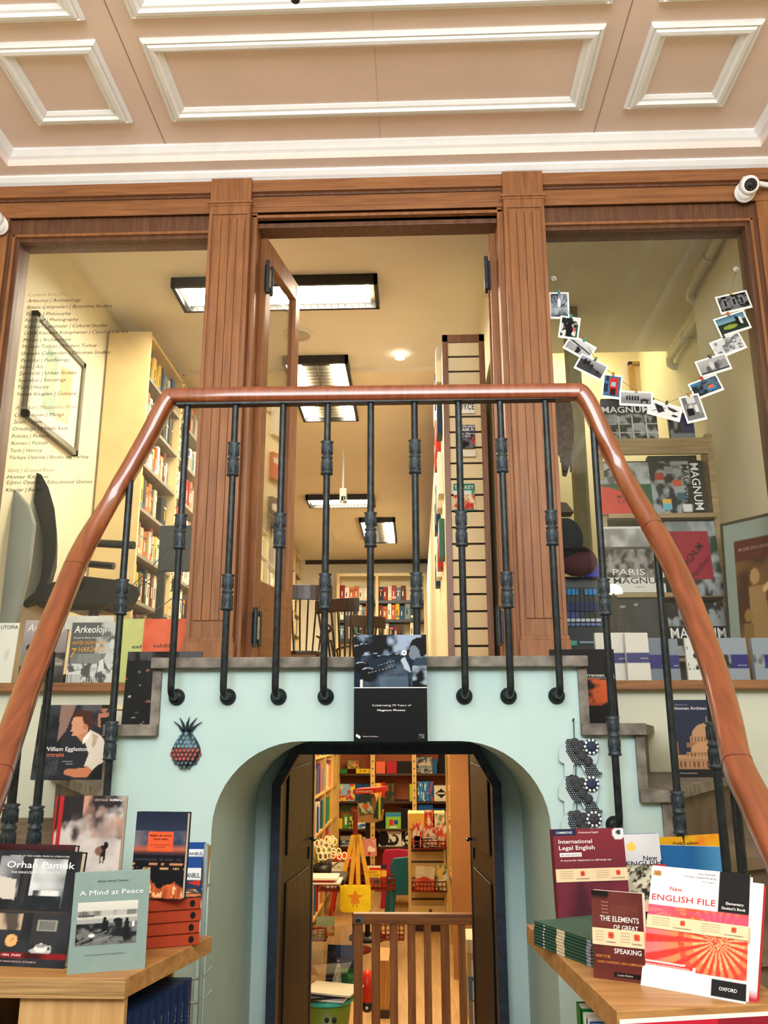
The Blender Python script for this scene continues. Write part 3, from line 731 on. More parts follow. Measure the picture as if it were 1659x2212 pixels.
for r in range(1, npitch):
    for k in range(len(bays) - 1):
        y0 = bays[k] + (.005 if k == 0 else .022); ln = bays[k + 1] - .022 - y0; z = LZ + r * pitch
        pal = PAL if not (k == 1 and r in (3, 4)) else reds + ['f0ead8']
        rw = ORD[npitch - 1 - r]
        near = k < 2
        book_row((BX - .035, y0, z + .0005), (0, 1, 0), (-1, 0, 0), ln, pitch * .62, pitch * .84, .05, .08,
                 (lambda cn, rw=rw, k=k: '%s spined book on the %s shelf of the bookcase by the window, %s bay' % (cn, rw, ('near', 'farther')[min(k, 1)])), 'books in the long bookcase, %s shelf, bay %s' % (rw, ('near', 'farther')[min(k, 1)]), rnd, pal, .2, None if near else st)
tag(st.build('distant_books'), 'many small book spines in the far bays of the long bookcase', 'books', kind='stuff')
# ---------------- back bookcase
Yb = 14.2; bx0, bx1 = W(727, 1300, Y=Yb).x, PX - .03
zt_ = W(800, 1238, Y=Yb).z; s1 = W(800, 1297, Y=Yb).z; s2 = W(800, 1338, Y=Yb).z; s3 = s2 - (s1 - s2)
root = thing('bookcase', (bx0, Yb, LZ), 'low dark shelved bookcase across the back wall of the shop', 'bookcase'); o = root.location
b = MB(); b.box((bx0, Yb + .28, LZ), (bx1, Yb + .3, zt_), cream); b.build('back_panel', parent=root, origin=o)
for z in (zt_, s1, s2, s3): b = MB(); b.box((bx0, Yb, z - .05), (bx1, Yb + .28, z), blk if z < zt_ else cream); b.build('shelf', parent=root, origin=o)
mx = W(811, 1300, Y=Yb).x
for x in (bx0, mx, bx1 - .05): b = MB(); b.box((x, Yb - .005, LZ), (x + .05, Yb + .28, zt_), shelfw); b.build('stile', parent=root, origin=o)
for z, rw in ((s1, 'top'), (s2, 'middle'), (s3, 'lowest')):
    for (a, c, bay) in ((bx0 + .06, mx - .01, 'first'), (mx + .06, bx1 - .06, 'second')):
        book_row((a, Yb + .01, z), (1, 0, 0), (0, 1, 0), c - a, .2, .27, .06, .09, (lambda cn, rw=rw, bay=bay: '%s book on the %s shelf of the bookcase at the back wall, %s bay' % (cn, rw, bay)), 'books on the back wall, %s shelf, %s bay' % (rw, bay), rnd, depth=.18)
# cross beam / dado line above back bookcase
b = MB(); b.box((RX0 + .3, YB - .06, ZI - .10), (PX, YB, ZI - .03), mat('dark_line', '3a3024', .7)); struct('trim_30', b)
# ---------------- slat-wall partition end with dark frame
Ys = 4.98; sx0, sx1 = W(955, 760, Y=Ys).x, W(1046, 760, Y=Ys).x; szt = W(1000, 727, Y=Ys).z
root = thing('slat_wall_display', (sx0, Ys, LZ), 'tall narrow slatted display board in a brown wooden frame inside the doorway', 'display board'); o = root.location
fm = wood('brown_frame', '8a5a34', '6b4226', 2, .4)
b = MB(); b.box((sx0, Ys - .03, LZ), (sx0 + .035, Ys + .02, szt), fm); b.box((sx1 - .035, Ys - .03, LZ), (sx1, Ys + .02, szt), fm); b.box((sx0, Ys - .03, szt - .05), (sx1, Ys + .02, szt), fm); b.build('frame', parent=root, origin=o, bevel=.002)
b = MB(); b.box((sx0 + .03, Ys + .002, LZ), (sx1 - .03, Ys + .02, szt - .04), mat('groove_black', '2a2018', .8)); zs = szt - .05; dz = .1
k = 0
while zs > LZ + .02: b.box((sx0 + .035, Ys - .012, max(LZ, zs - dz + .013)), (sx1 - .035, Ys + .002, zs), mat('slat_maple', 'e5cd9c', .6, var=.06, scale=4)); zs -= dz
b.build('slat_panel', parent=root, origin=o)
b = MB(); b.box((sx0 + .0, Ys + .02, LZ), (sx0 + .02, 14.1, szt - .06), cream); b.box((sx1 - .02, Ys + .02, LZ), (sx1, 6.45, szt - .06), cream); b.box((sx0, Ys + .02, szt - .08), (sx1, 6.45, szt - .06), cream); struct('wall_divider', b)
def upright(nm, lab, x0, y0, x1, y1, Y, t, cover, art=None, texts=(), tilt=4, xb=None, cat='book', group=None, spine=None, pages='e9e2cf', **k):
    """book whose front cover spans px x0..x1, y0..y1, standing in plane Y"""
    xl, xr = xb if xb else (x0, x1)
    ya, yb_ = (y1, y1) if not isinstance(y1, tuple) else y1
    Ya, Yb_ = (Y, Y) if not isinstance(Y, tuple) else Y
    bl, br = W(xl, ya, Y=Ya), W(xr, yb_, Y=Yb_)
    zr = min(bl.z, br.z) if Ya == Yb_ else bl.z
    br = Vector((br.x, br.y, bl.z)) if abs(ya - yb_) < .5 else br
    M, w = frame_of(bl, br, tilt); h = solve_h(M, y0)
    r = book(nm, M, w, h, t, cover, art, texts, lab, cat, group, spine, pages, **k); return r, M, w, h
# hanging strips of books on the slat wall
def bw(nx=24, nz=30, seed=0, c1='1a1a1c', c2='c9c9cc'): a = Art(nx, nz, c1); return a.clouds((0, 0, 1, 1), 4, 5, c1, c2, .35, .65, seed)
upright('book', 'white paperback with bold black author lettering hung high on the slatted board', 985, 865, 1026, 893, Ys - .03, .015, 'efe8d8', texts=[('JOYCE', .02, .98, .72, .45, '15151a', .02)], tilt=2)
a = bw(20, 30, 5, '17171a', '6f6f74').ell(.86, .7, .09, .2, 'c0392b')
upright('book', 'dark paperback with a small red figure hung on the slatted board', 994, 918, 1027, 968, Ys - .03, .015, '1a1a1c', a, [('ORHAN', .05, .95, .12, .09, 'f0f0f0'), ('PAMUK', .02, .98, .27, .13, 'ffffff', .02), ('My Name', .05, .95, .42, .08, 'e8e8e8'), ('is Red', .1, .7, .53, .08, 'e8e8e8')], tilt=3)
upright('book', 'pale stack of paperbacks tucked below the dark paperback on the slatted board', 996, 972, 1028, 986, Ys - .04, .03, 'e6dcc4', tilt=0)
a = Art(24, 34, '2b7a6c').clouds((0, .4, 1, .95), 8, 6, 'c23a2a', 'e9d9a8', .4, .6, 2).clouds((0, .25, 1, .4), 5, 3, 'd8e0d8', '3c8a5a', .4, .6, 3)
upright('book', 'green and red guidebook hung on the slatted board', 981, 1045, 1027, 1103, Ys - .03, .015, '2b7a6c', a, [('TURKEY', .04, .96, .2, .13, 'f4f0e0', .02)], tilt=3)
# book edges sticking out along the divider
rr = random.Random(9)
for z_, n_ in ((2.55, 4), (2.95, 4), (3.35, 3), (3.7, 3)):
    for k in range(n_):
        y = 5.15 + k * .35; b = MB(); h_ = rr.uniform(.2, .28); c = rr.choice(('f0ead8', 'b53a2a', '3f6a5a', '1f3550', 'd9cdb0')); b.box((sx0 - .035, y, z_ - .003), (sx0 - .001, y + .16, z_ + h_), flat(c)); b.box((sx0 - .0355, y + .01, z_ + h_ * .6), (sx0 - .034, y + .15, z_ + h_ * .8), flat('e9e2cf'))
        tag(b.build('book', origin=(sx0 - .02, y, z_)), '%s covered book displayed flat on the divider side facing the lights, %s row' % ({'f0ead8': 'white', 'b53a2a': 'red', '3f6a5a': 'green', '1f3550': 'navy', 'd9cdb0': 'beige'}[c], {2.55: 'lowest', 2.95: 'second', 3.35: 'third', 3.7: 'top'}[z_]), 'book', 'books on the divider side, %s, %s row' % (c, z_))
# ---------------- dark wooden chairs in the shop
chm = wood('dark_walnut', '2a1810', '170d08', 2, .3)
def windsor(cx_, cy_, zseat, ang, lab, s=1.0):
    root = thing('wooden_chair', (cx_, cy_, LZ), lab, 'chair', 'dark wooden shop chairs'); root.rotation_euler = (0, 0, ang); root.scale = (s, s, s)
    b = MB(); b.prism([(.21 * math.cos(t) * (1 if math.cos(t) > 0 else 1), .2 * math.sin(t), .43) for t in [2 * math.pi * k / 20 for k in range(20)]], (0, 0, .035), chm); b.build('seat', parent=root, bevel=.006)
    for sx, sy in ((1, 1), (1, -1), (-1, 1), (-1, -1)):
        b = MB(); b.tube([(.14 * sx, .13 * sy, .43), (.17 * sx, .165 * sy, .22), (.2 * sx, .19 * sy, 0)], [.014, .02, .012], chm); b.build('leg', parent=root)
    for k in range(6):
        x = -.17 + k * .34 / 5; b = MB(); b.tube([(x * .85, -.17, .465), (x, -.2, .7), (x * 1.15, -.24, .94)], [.017, .02, .017], chm, flat=.45); b.build('spindle', parent=root)
    b = MB(); pts = [(-.26 + .52 * k / 10, -.24 + .05 * (abs(k - 5) / 5) ** 2, 0) for k in range(11)]
    b.sweep([(x, y, .93) for x, y, _ in pts], [(-.012, 0), (.012, 0), (.012, .14), (-.012, .14)], chm); b.build('top_rail', parent=root, bevel=.004)
    for s_ in (-1, 1):
        b = MB(); b.tube([(.23 * s_, -.2, .7), (.27 * s_, -.05, .69), (.25 * s_, .12, .68)], [.015, .02, .022], chm, flat=.6); b.tube([(.24 * s_, .1, .68), (.2 * s_, .12, .45)], .012, chm); b.build('armrest', parent=root)
for (px_, top, Y, ang, lab) in ((657, 1272, 6.9, R(8), 'dark spindle back wooden chair nearest the door leaf'), (748, 1300, 7.6, R(-25), 'dark wooden armchair turned away behind the balusters'), (775, 1335, 8.4, R(30), 'dark wooden armchair farthest into the shop')):
    p = W(px_, top, Y=Y); windsor(p.x, Y, 0, ang, lab, (p.z - LZ) / 1.07)
# ---------------- left wall picture
p0 = W(80, 672, X=RX0 + .03); p1 = W(185, 787, X=RX0 + .03); p2 = W(165, 985, X=RX0 + .03)
ya, yb_, zt2, zb2 = p0.y, p1.y, p1.z, p2.z
root = thing('framed_picture', (RX0 + .01, ya, zb2), 'large framed pastel picture on the wall behind the lettered window', 'picture'); o = root.location
fw = mat('pewter_frame', '6b6a5c', .4, metal=.4)
b = MB()
b.box((RX0, ya, zb2), (RX0 + .035, ya + .035, zt2), fw); b.box((RX0, yb_ - .035, zb2), (RX0 + .035, yb_, zt2), fw); b.box((RX0, ya, zb2), (RX0 + .035, yb_, zb2 + .035), fw); b.box((RX0, ya, zt2 - .035), (RX0 + .035, yb_, zt2), fw); b.build('frame', parent=root, origin=o)
a = Art(40, 40, 'f3ecd2').poly([(.28, .2), (.5, .2), (.52, .8), (.28, .8)], 'a9bfa8').poly([(.55, .25), (.78, .2), (.78, .75), (.55, .8)], 'e6b78c').clouds((.3, .3, .48, .7), 4, 6, 'a9bfa8', 'c8cdb0').clouds((.58, .5, .76, .74), 4, 5, 'dba878', 'ecd4ac')
Mx = Matrix.Translation((RX0 + .02, ya, zb2)) @ Matrix.Rotation(R(90), 4, 'Z')
s_ = a.sheet('picture', yb_ - ya, zt2 - zb2, None, M=Mx); s_.parent = root; s_.matrix_parent_inverse = Matrix.Translation(-Vector(o))
# ---------------- office chair by the window, seen side on
Yc = 4.72; cb = mat('black_mesh_fabric', '0c0e0f', .75, var=.2, scale=90, bump=.2); cp = mat('black_plastic', '131517', .4, var=.2)
P0 = W(180, 1290, Y=Yc); root = thing('office_chair', (P0.x, Yc, LZ), 'black office chair turned side on behind the lettered window', 'chair'); o = root.location
bp = [(65, 1030), (75, 1020), (92, 1026), (108, 1055), (121, 1100), (126, 1150), (124, 1200), (112, 1245), (98, 1278), (78, 1300), (60, 1312), (50, 1306), (58, 1297), (78, 1280), (90, 1255), (96, 1215), (97, 1170), (90, 1125), (76, 1085), (66, 1055)]
def sil(pts, y0, y1, nm, m, par, org, Yp):
    P_ = [W(x, y, Y=Yp) for x, y in pts]; b = MB(); b.prism([(q.x, y0, q.z) for q in P_], (-.40 * (y1 - y0), y1 - y0, 0), m); return b.build(nm, parent=par, origin=org, bevel=.006)
sil(bp, Yc - .02, Yc + .36, 'backrest', cb, root, o, Yc)
sil([(98, 1268), (120, 1258), (180, 1245), (270, 1255), (300, 1270), (306, 1285), (298, 1300), (270, 1308), (180, 1308), (140, 1300), (85, 1300), (80, 1290)], Yc - .02, Yc + .36, 'seat', cb, root, o, Yc)
for k, (ax, ay, bx_, Yq) in enumerate(((190, 1172, 290, Yc - .06), (180, 1217, 246, Yc + .4))):
    a_, c_ = W(ax, ay, Y=Yq), W(bx_, ay + 6, Y=Yq); b = MB(); b.tube([a_, c_], .032, cp, flat=.7); b.tube([(a_.x - .0, Yq, a_.z), (a_.x - .02, Yq, a_.z - .05), (a_.x - .03, Yq, W(180, 1270, Y=Yc).z)], .02, cp); b.build('armrest', parent=root, origin=o)
b = MB(); q = W(205, 1305, Y=Yc + .17); b.box((q.x - .12, q.y - .1, q.z - .05), (q.x + .09, q.y + .1, q.z), cp); b.tube([q, (q.x, q.y, LZ + .1)], .028, cp); b.build('gas_column', parent=root, origin=o)
for k in range(5):
    t = 2 * math.pi * k / 5 + .3; b = MB(); b.tube([(q.x, q.y, LZ + .1), (q.x + .2 * math.cos(t), q.y + .2 * math.sin(t), LZ + .06)], [.025, .016], cp); b.ball((q.x + .2 * math.cos(t), q.y + .2 * math.sin(t), LZ + .028), .027, cp); b.build('foot', parent=root, origin=o)
# monitor back on a pole
Ym = 5.0; a_, c_ = W(342, 1235, Y=Ym), W(430, 1136, Y=Ym); root = thing('computer_monitor', (a_.x, Ym, a_.z), 'dark square monitor seen from behind beside the fluted pilaster', 'monitor'); o = root.location
b = MB(); b.box((a_.x, Ym - .02, a_.z), (c_.x, Ym + .02, c_.z), mat('slate_plastic', '1d2a33', .5, var=.05)); b.build('casing', parent=root, origin=o, bevel=.004)
b = MB(); b.box((a_.x - .005, Ym, LZ), (a_.x + .04, Ym + .03, a_.z + .12), cp); b.build('stand_post', parent=root, origin=o)
b = MB()
for (x0, y0, x1, y1) in ((205, 1330, 418, 1130), (290, 1335, 418, 1255), (190, 1330, 430, 1170)):
    A_, B_ = W(x0, y0, Y=4.55), W(x1, y1, Y=4.9); mm = (A_ + B_) / 2 - Vector((0, 0, .03)); b.tube([A_, (A_ + mm) / 2 - Vector((0, 0, .015)), mm, (B_ + mm) / 2, B_], .0025, cp, 5)
tag(b.build('cable', origin=A_), 'thin black cables strung below the monitor', 'cable')
Yg = 4.45; P_ = [(-30, 1360), (-30, 1062), (0, 1050), (35, 1060), (60, 1090), (72, 1130), (60, 1230), (30, 1360)]
g_ = MB(); Q = [W(x, y, Y=Yg) for x, y in P_]; g_.prism([(max(q.x, XL + .0), Yg, max(q.z, gsill + .001)) for q in Q], (0, .05, 0), mat('reflection_grey', '8b908a', .8, var=.06, scale=3)); tag(g_.build('reflection_panel', origin=(Q[0].x, Yg, gsill), bevel=.012), 'grey round topped panel imitating a window reflection behind the black office chair', 'reflection')  # added grey panel in place of a reflection on the window glass
# ---------------- window lettering
TX = [("Cumbalı Kat | Main Floor", 61, 640, 182, 1), ("Arkeoloji | Archaeology", 59, 653, 175, 0), ("Bizans Çalışmaları | Byzantine Studies", 58, 667, 241, 0), ("Felsefe | Philosophy", 56, 682, 153, 0), ("Fotoğraf | Photography", 54, 695, 169, 0), ("Kültürel Çalışmalar | Cultural Studies", 53, 709, 232, 0), ("LOEB Klasikler Kütüphanesi | Classical Library", 52, 723, 277, 0), ("Mimari | Architecture", 50, 738, 152, 0), ("Modern Türkiye | Modern Turkey", 48, 752, 209, 0), ("Osmanlı Çalışmaları | Ottoman Studies", 46, 767, 238, 0), ("Psikoloji | Psychology", 45, 782, 150, 0), ("Sanat | Art", 43, 796, 93, 0), ("Şehircilik | Urban Studies", 41, 810, 165, 0), ("Sosyoloji | Sociology", 39, 825, 143, 0), ("Tarih | History", 38, 840, 106, 0), ("Yemek Kitapları | Culinary", 36, 855, 165, 0),
      ("Asmakat | Mezzanine Floor", 33, 884, 168, 1), ("Çizgi Roman | Manga", 31, 900, 138, 0), ("İslam | Islam", 29, 915, 90, 0), ("Ortadoğu | Middle East", 27, 930, 146, 0), ("Politika | Politics", 25, 946, 105, 0), ("Roman | Fiction", 24, 961, 102, 0), ("Tarih | History", 22, 977, 91, 0), ("Türkiye Üzerine | Books on Turkey", 20, 992, 192, 0),
      ("Giriş | Ground Floor", 17, 1020, 118, 1), ("Homer Kitabevi", 15, 1034, 104, 0), ("Eğitici Oyunlar | Educational Games", 14, 1046, 199, 0), ("Kitaplar | Books", 12, 1062, 91, 2)]
b = MB(); Yt = YD + .0545; ink = flat('23211d'); ink2 = mat('brass_vinyl', '8a7a58', .5)
for s, x0, y0, x1, k in TX:
    p, q = W(x0, y0, Y=Yt), W(x1, y0 - 1.5, Y=Yt); put_text(b, s, p.x, q.x, p.z, .0185, ink2 if k == 1 else ink, Yt, .012 if k == 2 else .0, .18)
bt = b.build('lettering', parent=win1, origin=win1.location, fix=False)
# ------------------------------------------------------------------ children's room seen through the arch
oakf = wood('light_floor_boards', 'cda671', 'b08a58', 1, .4)
KX0, KX1, KY = -1.12, .62, 9.3
b = MB(); b.box((KX0 - .2, 3.0, -.1), (KX1 + .2, KY + .3, 0), oakf); struct('floor_children', b)
b = MB(); b.box((KX0 - .2, 3.62, 1.60), (KX1 + .2, KY + .3, 1.617), cream)
struct('ceiling_children', b)
b = MB(); b.box((KX0 - .2, YD + .2, 0), (KX0, KY + .3, 1.6), cream); struct('wall_children_left', b)
b = MB(); b.box((KX1, YD + .2, 0), (KX1 + .2, KY + .3, 1.6), cream); struct('wall_children_right', b)
b = MB(); b.box((KX0 - .2, KY + .31, 0), (KX1 + .2, KY + .41, 1.6), cream); struct('wall_children_back', b)
pine = mat('pine_shelf', 'd9b36a', .5, var=.08, scale=6); rust = mat('terracotta_back', 'b5623a', .6, var=.08, scale=3); dsh = mat('dark_shelf', '3a2418', .5, var=.1)
YK = 9.0
rows = [W(800, y, Y=YK).z for y in (1671, 1731, 1791, 1829)]; sxs = [W(x, 1700, Y=YK).x for x in (728, 805, 895, 973)]
root = thing('wall_shelving', (sxs[0], YK, 0), 'shelving with a terracotta back full of toys at the end of the children room', 'shelves'); o = root.location
b = MB(); b.box((sxs[0] - .1, YK + .28, 0), (sxs[3] + .1, YK + .3, 1.59), rust); b.build('back_panel', parent=root, origin=o)
for z in rows + [rows[3] - .3, rows[3] - .6]: b = MB(); b.box((sxs[0], YK, z - .02), (sxs[3], YK + .28, z), dsh); b.build('shelf', parent=root, origin=o)
for x in sxs:
    b = MB(); b.box((x - .022, YK - .01, 0), (x + .022, YK + .28, 1.59), pine)
    for k in range(20): b.box((x - .006, YK - .012, .1 + k * .07), (x + .006, YK - .009, .115 + k * .07), dsh)
    b.build('stile', parent=root, origin=o)
def pbox(nm, lab, x0, y0, x1, y1, Y, dep, c, side=None, art=None, texts=(), zb_=None, cat=None, group=None, band=None):
    A_, B_ = W(x0, y1, Y=Y), W(x1, y0, Y=Y); z0 = zb_ if zb_ is not None else A_.z
    w, h = B_.x - A_.x, B_.z - z0
    root = thing(nm, (A_.x, Y, z0), lab, cat or nm.split('_')[-1], group)
    b = MB(); b.box((0, 0, 0), (w, dep, h), flat(c))
    if band: b.box((-.0005, -.001, h * .8), (w + .0005, .001, h), flat(band))
    b.build('carton', parent=root)
    if art: art.sheet('printed_front', w, h, root, y=-.0015)
    if texts: letters(root, w, h, texts, -.003)
    return root
def conf(seed, c1, c2, c3=None, nx=20, nz=20, g=5):
    a = Art(nx, nz, c1).clouds((0, 0, 1, 1), g, g, c1, c2, .42, .58, seed)
    if c3: a.mix((a.noise(g, g, seed + 9) > .6).astype(float), c3)
    return a
T = 'toy_box'; r0_, r1_, r2_, r3_ = rows
its = [('picture_card', 'green leafy picture card on the top toy shelf', 750, 1642, 776, 1661, r0_ + .045, '5c7a3c', conf(1, '4f7a3c', 'c9a05a', 'a83a2a')), (T, 'flat green toy box on the top toy shelf', 730, 1661, 750, 1670, r0_, '3f7a3a', None), (T, 'flat yellow toy box with black lettering on the top toy shelf', 769, 1661, 800, 1670, r0_, 'e2bc2a', None),
 (T, 'boxed pink notebook on the top toy shelf', 812, 1645, 832, 1670, r0_, 'd9684a', None), (T, 'crimson toy box in a white window frame', 835, 1645, 857, 1670, r0_, 'a82a34', None), (T, 'black toy box with a little bird in a white frame', 858, 1645, 892, 1670, r0_, '1d1c20', None), (T, 'grey blue toy box with hanging figures at the right of the top shelf', 900, 1636, 934, 1670, r0_, '7c93a0', conf(2, '6a8290', 'c8b8a0', '2a3a52')), (T, 'slim blue toy box beside the grey blue one', 935, 1640, 944, 1670, r0_, '2a5a92', None), (T, 'tall black toy box at the end of the top shelf', 948, 1630, 964, 1670, r0_, '17181c', None),
 (T, 'large game box with red trucks on the second toy shelf', 731, 1694, 767, 1730, r1_, '7ab0d8', conf(3, '8ac0e0', 'c8402a', 'f0d040')), (T, 'small blue game box behind the red display header', 768, 1694, 785, 1730, r1_, '1f4f8c', None), (T, 'navy game box next to the shelf post', 786, 1694, 802, 1730, r1_, '274a80', None), (T, 'orange game box on the second toy shelf', 810, 1692, 824, 1730, r1_, 'd98a3a', conf(4, 'd98a3a', 'f0c860')), (T, 'red edged game box on the second toy shelf', 825, 1690, 832, 1730, r1_, 'b5302a', None), (T, 'dark green game box on the second toy shelf', 833, 1692, 852, 1730, r1_, '3a3a30', conf(5, '2d3a2c', '6a4a3a')), (T, 'narrow lime green box by the middle shelf post', 885, 1694, 892, 1730, r1_, 'a8c83a', None),
 (T, 'blue experiment box with white drawing, first of three', 902, 1688, 913, 1730, r1_, '1f5aa0', conf(6, '1f5aa0', '3f8ad0', 'e8f0f8')), (T, 'blue experiment box with white drawing, middle of three', 914, 1688, 924, 1730, r1_, '1f5aa0', conf(7, '1f5aa0', '3f8ad0', 'e8f0f8')), (T, 'blue experiment box with red dots, last of three', 925, 1688, 936, 1730, r1_, '1f5aa0', conf(8, '1f5aa0', '2a62a8', 'd0402a')), (T, 'white box with a black diamond on the second toy shelf', 938, 1697, 968, 1730, r1_, 'd8d4c8', Art(24, 24, 'd8d4c8').poly([(.1, .5), (.5, .2), (.9, .5), (.5, .8)], '1c1c1e').line(.3, .5, .7, .5, .05, 'e8e8e8')),
 (T, 'green jungle picture box on the third toy shelf', 735, 1737, 768, 1790, r2_, '3a5c34', conf(9, '2f4a2c', '8a4a34')), (T, 'thin yellow box on the third toy shelf', 731, 1768, 740, 1790, r2_, 'e0c030', None), (T, 'bright green box on the third toy shelf', 741, 1760, 753, 1790, r2_, '4a9a3a', Art(12, 16, '4a9a3a').rect(.3, .2, .7, .7, 'e8e8e0')), (T, 'box with football pattern on the third toy shelf', 754, 1764, 767, 1790, r2_, 'c8d060', conf(10, 'c8d060', '1c1c1e')), (T, 'low blue puzzle box on the third toy shelf', 768, 1775, 803, 1790, r2_, '2a6ab0', conf(11, '2a6ab0', 'e8e8e8')), (T, 'lime box with red and blue blocks on the third toy shelf', 833, 1756, 866, 1790, r2_, '8ac84a', Art(24, 24, '8ac84a').rect(0, 0, 1, .25, '3a8ac0').rect(.25, .4, .5, .8, 'c83a2a').rect(.55, .45, .8, .7, '2a4aa0').rect(.3, .85, .7, .95, 'f0f0f0')), (T, 'black puzzle box with white side lettering', 812, 1765, 831, 1790, r2_, '17171a', None), (T, 'tall black game box behind the cream unit', 868, 1745, 892, 1790, r2_, '1f1d22', None), (T, 'long blue game box lying on the third toy shelf', 903, 1738, 935, 1752, r2_ + .03, '1f5aa8', None), (T, 'dark blue game box at the end of the third shelf', 936, 1746, 969, 1756, r2_ + .03, '1c3f70', None),
 (T, 'grey box lying on the fourth toy shelf', 735, 1806, 764, 1815, r3_ + .055, '9a948a', None), (T, 'blue box with lettering on the fourth toy shelf', 735, 1816, 770, 1829, r3_, '2a4f80', conf(12, '2a4f80', 'c8c8c8')), (T, 'large black and white box with a curled black serpent', 818, 1793, 867, 1829, r3_, 'e6e4dc', Art(40, 34, 'e6e4dc').ell(.2, .5, .25, .5, '1a1a1c').ell(.68, .6, .2, .33, '2a2a2c').ell(.66, .55, .1, .18, 'e6e4dc').rect(.35, .75, .7, .95, '2a2a2c').ell(.55, .45, .08, .1, 'e6e4dc')), (T, 'black box with a few white letters beside the serpent box', 868, 1795, 891, 1829, r3_, '18181b', conf(13, '18181b', '18181b', 'e0e0e0'))]
for nm, lab, x0, y0, x1, y1, z, c, a in its: pbox(nm, lab, x0, y0, x1, y1, YK + .03 + (.03 if nm == T and 'jungle' in lab else 0) + (.05 if 'puzzle box' in lab and 'black' in lab else 0), .14, c, None, a, [('Creature', .45, .95, .25, .11, '1a1a1c')] if 'serpent' in lab and 'curled' in lab else ([('12', .3, .7, .6, .3, '17171a')] if 'yellow toy' in lab else ()), z, 'box')
# ---------------- left shelves of the children room
LX = -.80; root = thing('wall_shelving', (LX, 5.2, 0), 'pine shelving with books along the wall beside the dark door leaf', 'shelves'); o = root.location
for y in (4.6, 5.4, 6.2, 7.0, 7.8, 8.5, 8.95): b = MB(); b.box((KX0, y - .015, 0), (LX, y + .015, 1.58), pine); b.build('stile', parent=root, origin=o)
for z in (.12, .42, .72, 1.02, 1.32): b = MB(); b.box((KX0, 4.6, z - .02), (LX - .004, 8.95, z), pine); b.build('shelf', parent=root, origin=o)
rnd = random.Random(11); ks = MB(); KP = ['c83a2a', '2a6ab0', 'e0c030', '4a9a3a', 'f0ead8', 'd98a3a', '7a4a8a', 'e8e4d8', '2b7a6c', 'e06a9a']; CN.update({'c83a2a': 'red', '2a6ab0': 'blue', 'e0c030': 'yellow', '4a9a3a': 'green', 'd98a3a': 'orange', '7a4a8a': 'purple', 'e8e4d8': 'white', '2b7a6c': 'teal', 'e06a9a': 'pink'})
for z in (.12, .42, .72, 1.02, 1.32):
    for y in (5.42, 6.22, 7.02, 7.82): book_row((LX - .01, y, z), (0, 1, 0), (-1, 0, 0), .75 if y < 7.8 else .65, .18, .25, .03, .07, None, '', rnd, KP, .18, ks)
tag(ks.build('small_picture_books'), 'crowded children picture books on the side shelves of the lower room', 'books', kind='stuff')
# right shelving with brown end panel
RXp = .22; pnl = mat('brown_laminate', '9a6a44', .4, var=.08, scale=3)
pe0, pe1 = W(974, 1800, Y=6.0).x, W(1023, 1800, Y=6.0).x
root = thing('wall_shelving', (pe0, 6.0, 0), 'shelving with a plain brown end panel beside the cream slatted unit', 'shelves'); o = root.location
b = MB(); b.box((pe0, 5.97, 0), (pe1 + .15, 6.0, 1.59), pnl); b.build('end_panel', parent=root, origin=o)
b = MB()
for z in (.2, .5, .8, 1.1, 1.35): b.box((pe0 + .02, 6.0, z - .02), (pe0 + .25, 7.1, z), pine)
b.build('shelf', parent=root, origin=o)
b = MB(); b.box((pe0 + .0, 6.0, 0), (pe0 + .02, 6.03, 1.59), pine); b.build('stile', parent=root, origin=o); b = MB(); b.box((pe0 + .0, 6.9, 0), (pe0 + .02, 6.93, 1.59), pine); b.build('stile', parent=root, origin=o)
ks = MB()
for z in (.2, .5, .8, 1.1, 1.35): book_row((pe0 + .03, 6.05, z), (0, 1, 0), (1, 0, 0), .82, .18, .22, .02, .05, None, '', rnd, KP, .18, ks); book_row((pe0 + .03, 6.95, z), (0, 1, 0), (1, 0, 0), .15, .18, .22, .02, .05, None, '', rnd, KP, .18, ks)
tag(ks.build('small_picture_books'), 'thin picture book spines on the shelving behind the brown end panel', 'books', kind='stuff')
# ---------------- cream slatted unit with baskets
Yu = 7.3; u0, u1 = W(882, 1900, Y=Yu).x, pe0 + .005 + .0; uz = W(900, 1757, Y=Yu).z
crm = mat('cream_laminate', 'e9c987', .45, var=.05, scale=4)
root = thing('slatted_display_unit', (u0, Yu, 0), 'cream slatted display unit with wire baskets in the children room', 'display unit'); o = root.location
b = MB(); b.box((u0, Yu, .08), (u0 + .025, Yu + .3, uz), crm); b.box((u1 - .02, Yu, .08), (u1, Yu + .3, uz), crm); b.box((u0, Yu + .02, .08), (u1, Yu + .3, uz - .002), crm)
b.build('body', parent=root, origin=o)
b = MB()
for y in (1838, 1862, 1925, 1943): z = W(930, y, Y=Yu).z; b.box((u0 + .025, Yu + .012, z - .006), (u1 - .02, Yu + .0205, z + .006), dsh)
b.build('groove', parent=root, origin=o)
z1, z2 = W(930, 2006, Y=Yu).z, W(930, 1957, Y=Yu).z; b = MB(); b.box((u0 + .01, Yu - .012, max(.1, z1)), (u1 - .01, Yu + .01, z2), crm); dr = b.build('drawer', parent=root, origin=o, bevel=.003)
b = MB(); b.ball(((u0 + u1) / 2 + .02, Yu - .025, z2 - .03), .012, dsh); b.build('knob', parent=dr, origin=o)
b = MB(); b.box((u0 + .02, Yu + .02, 0), (u1 - .02, Yu + .28, .08), dsh); b.build('plinth', parent=root, origin=o)
redw = mat('red_wire', '8c2f24', .4, metal=.3)
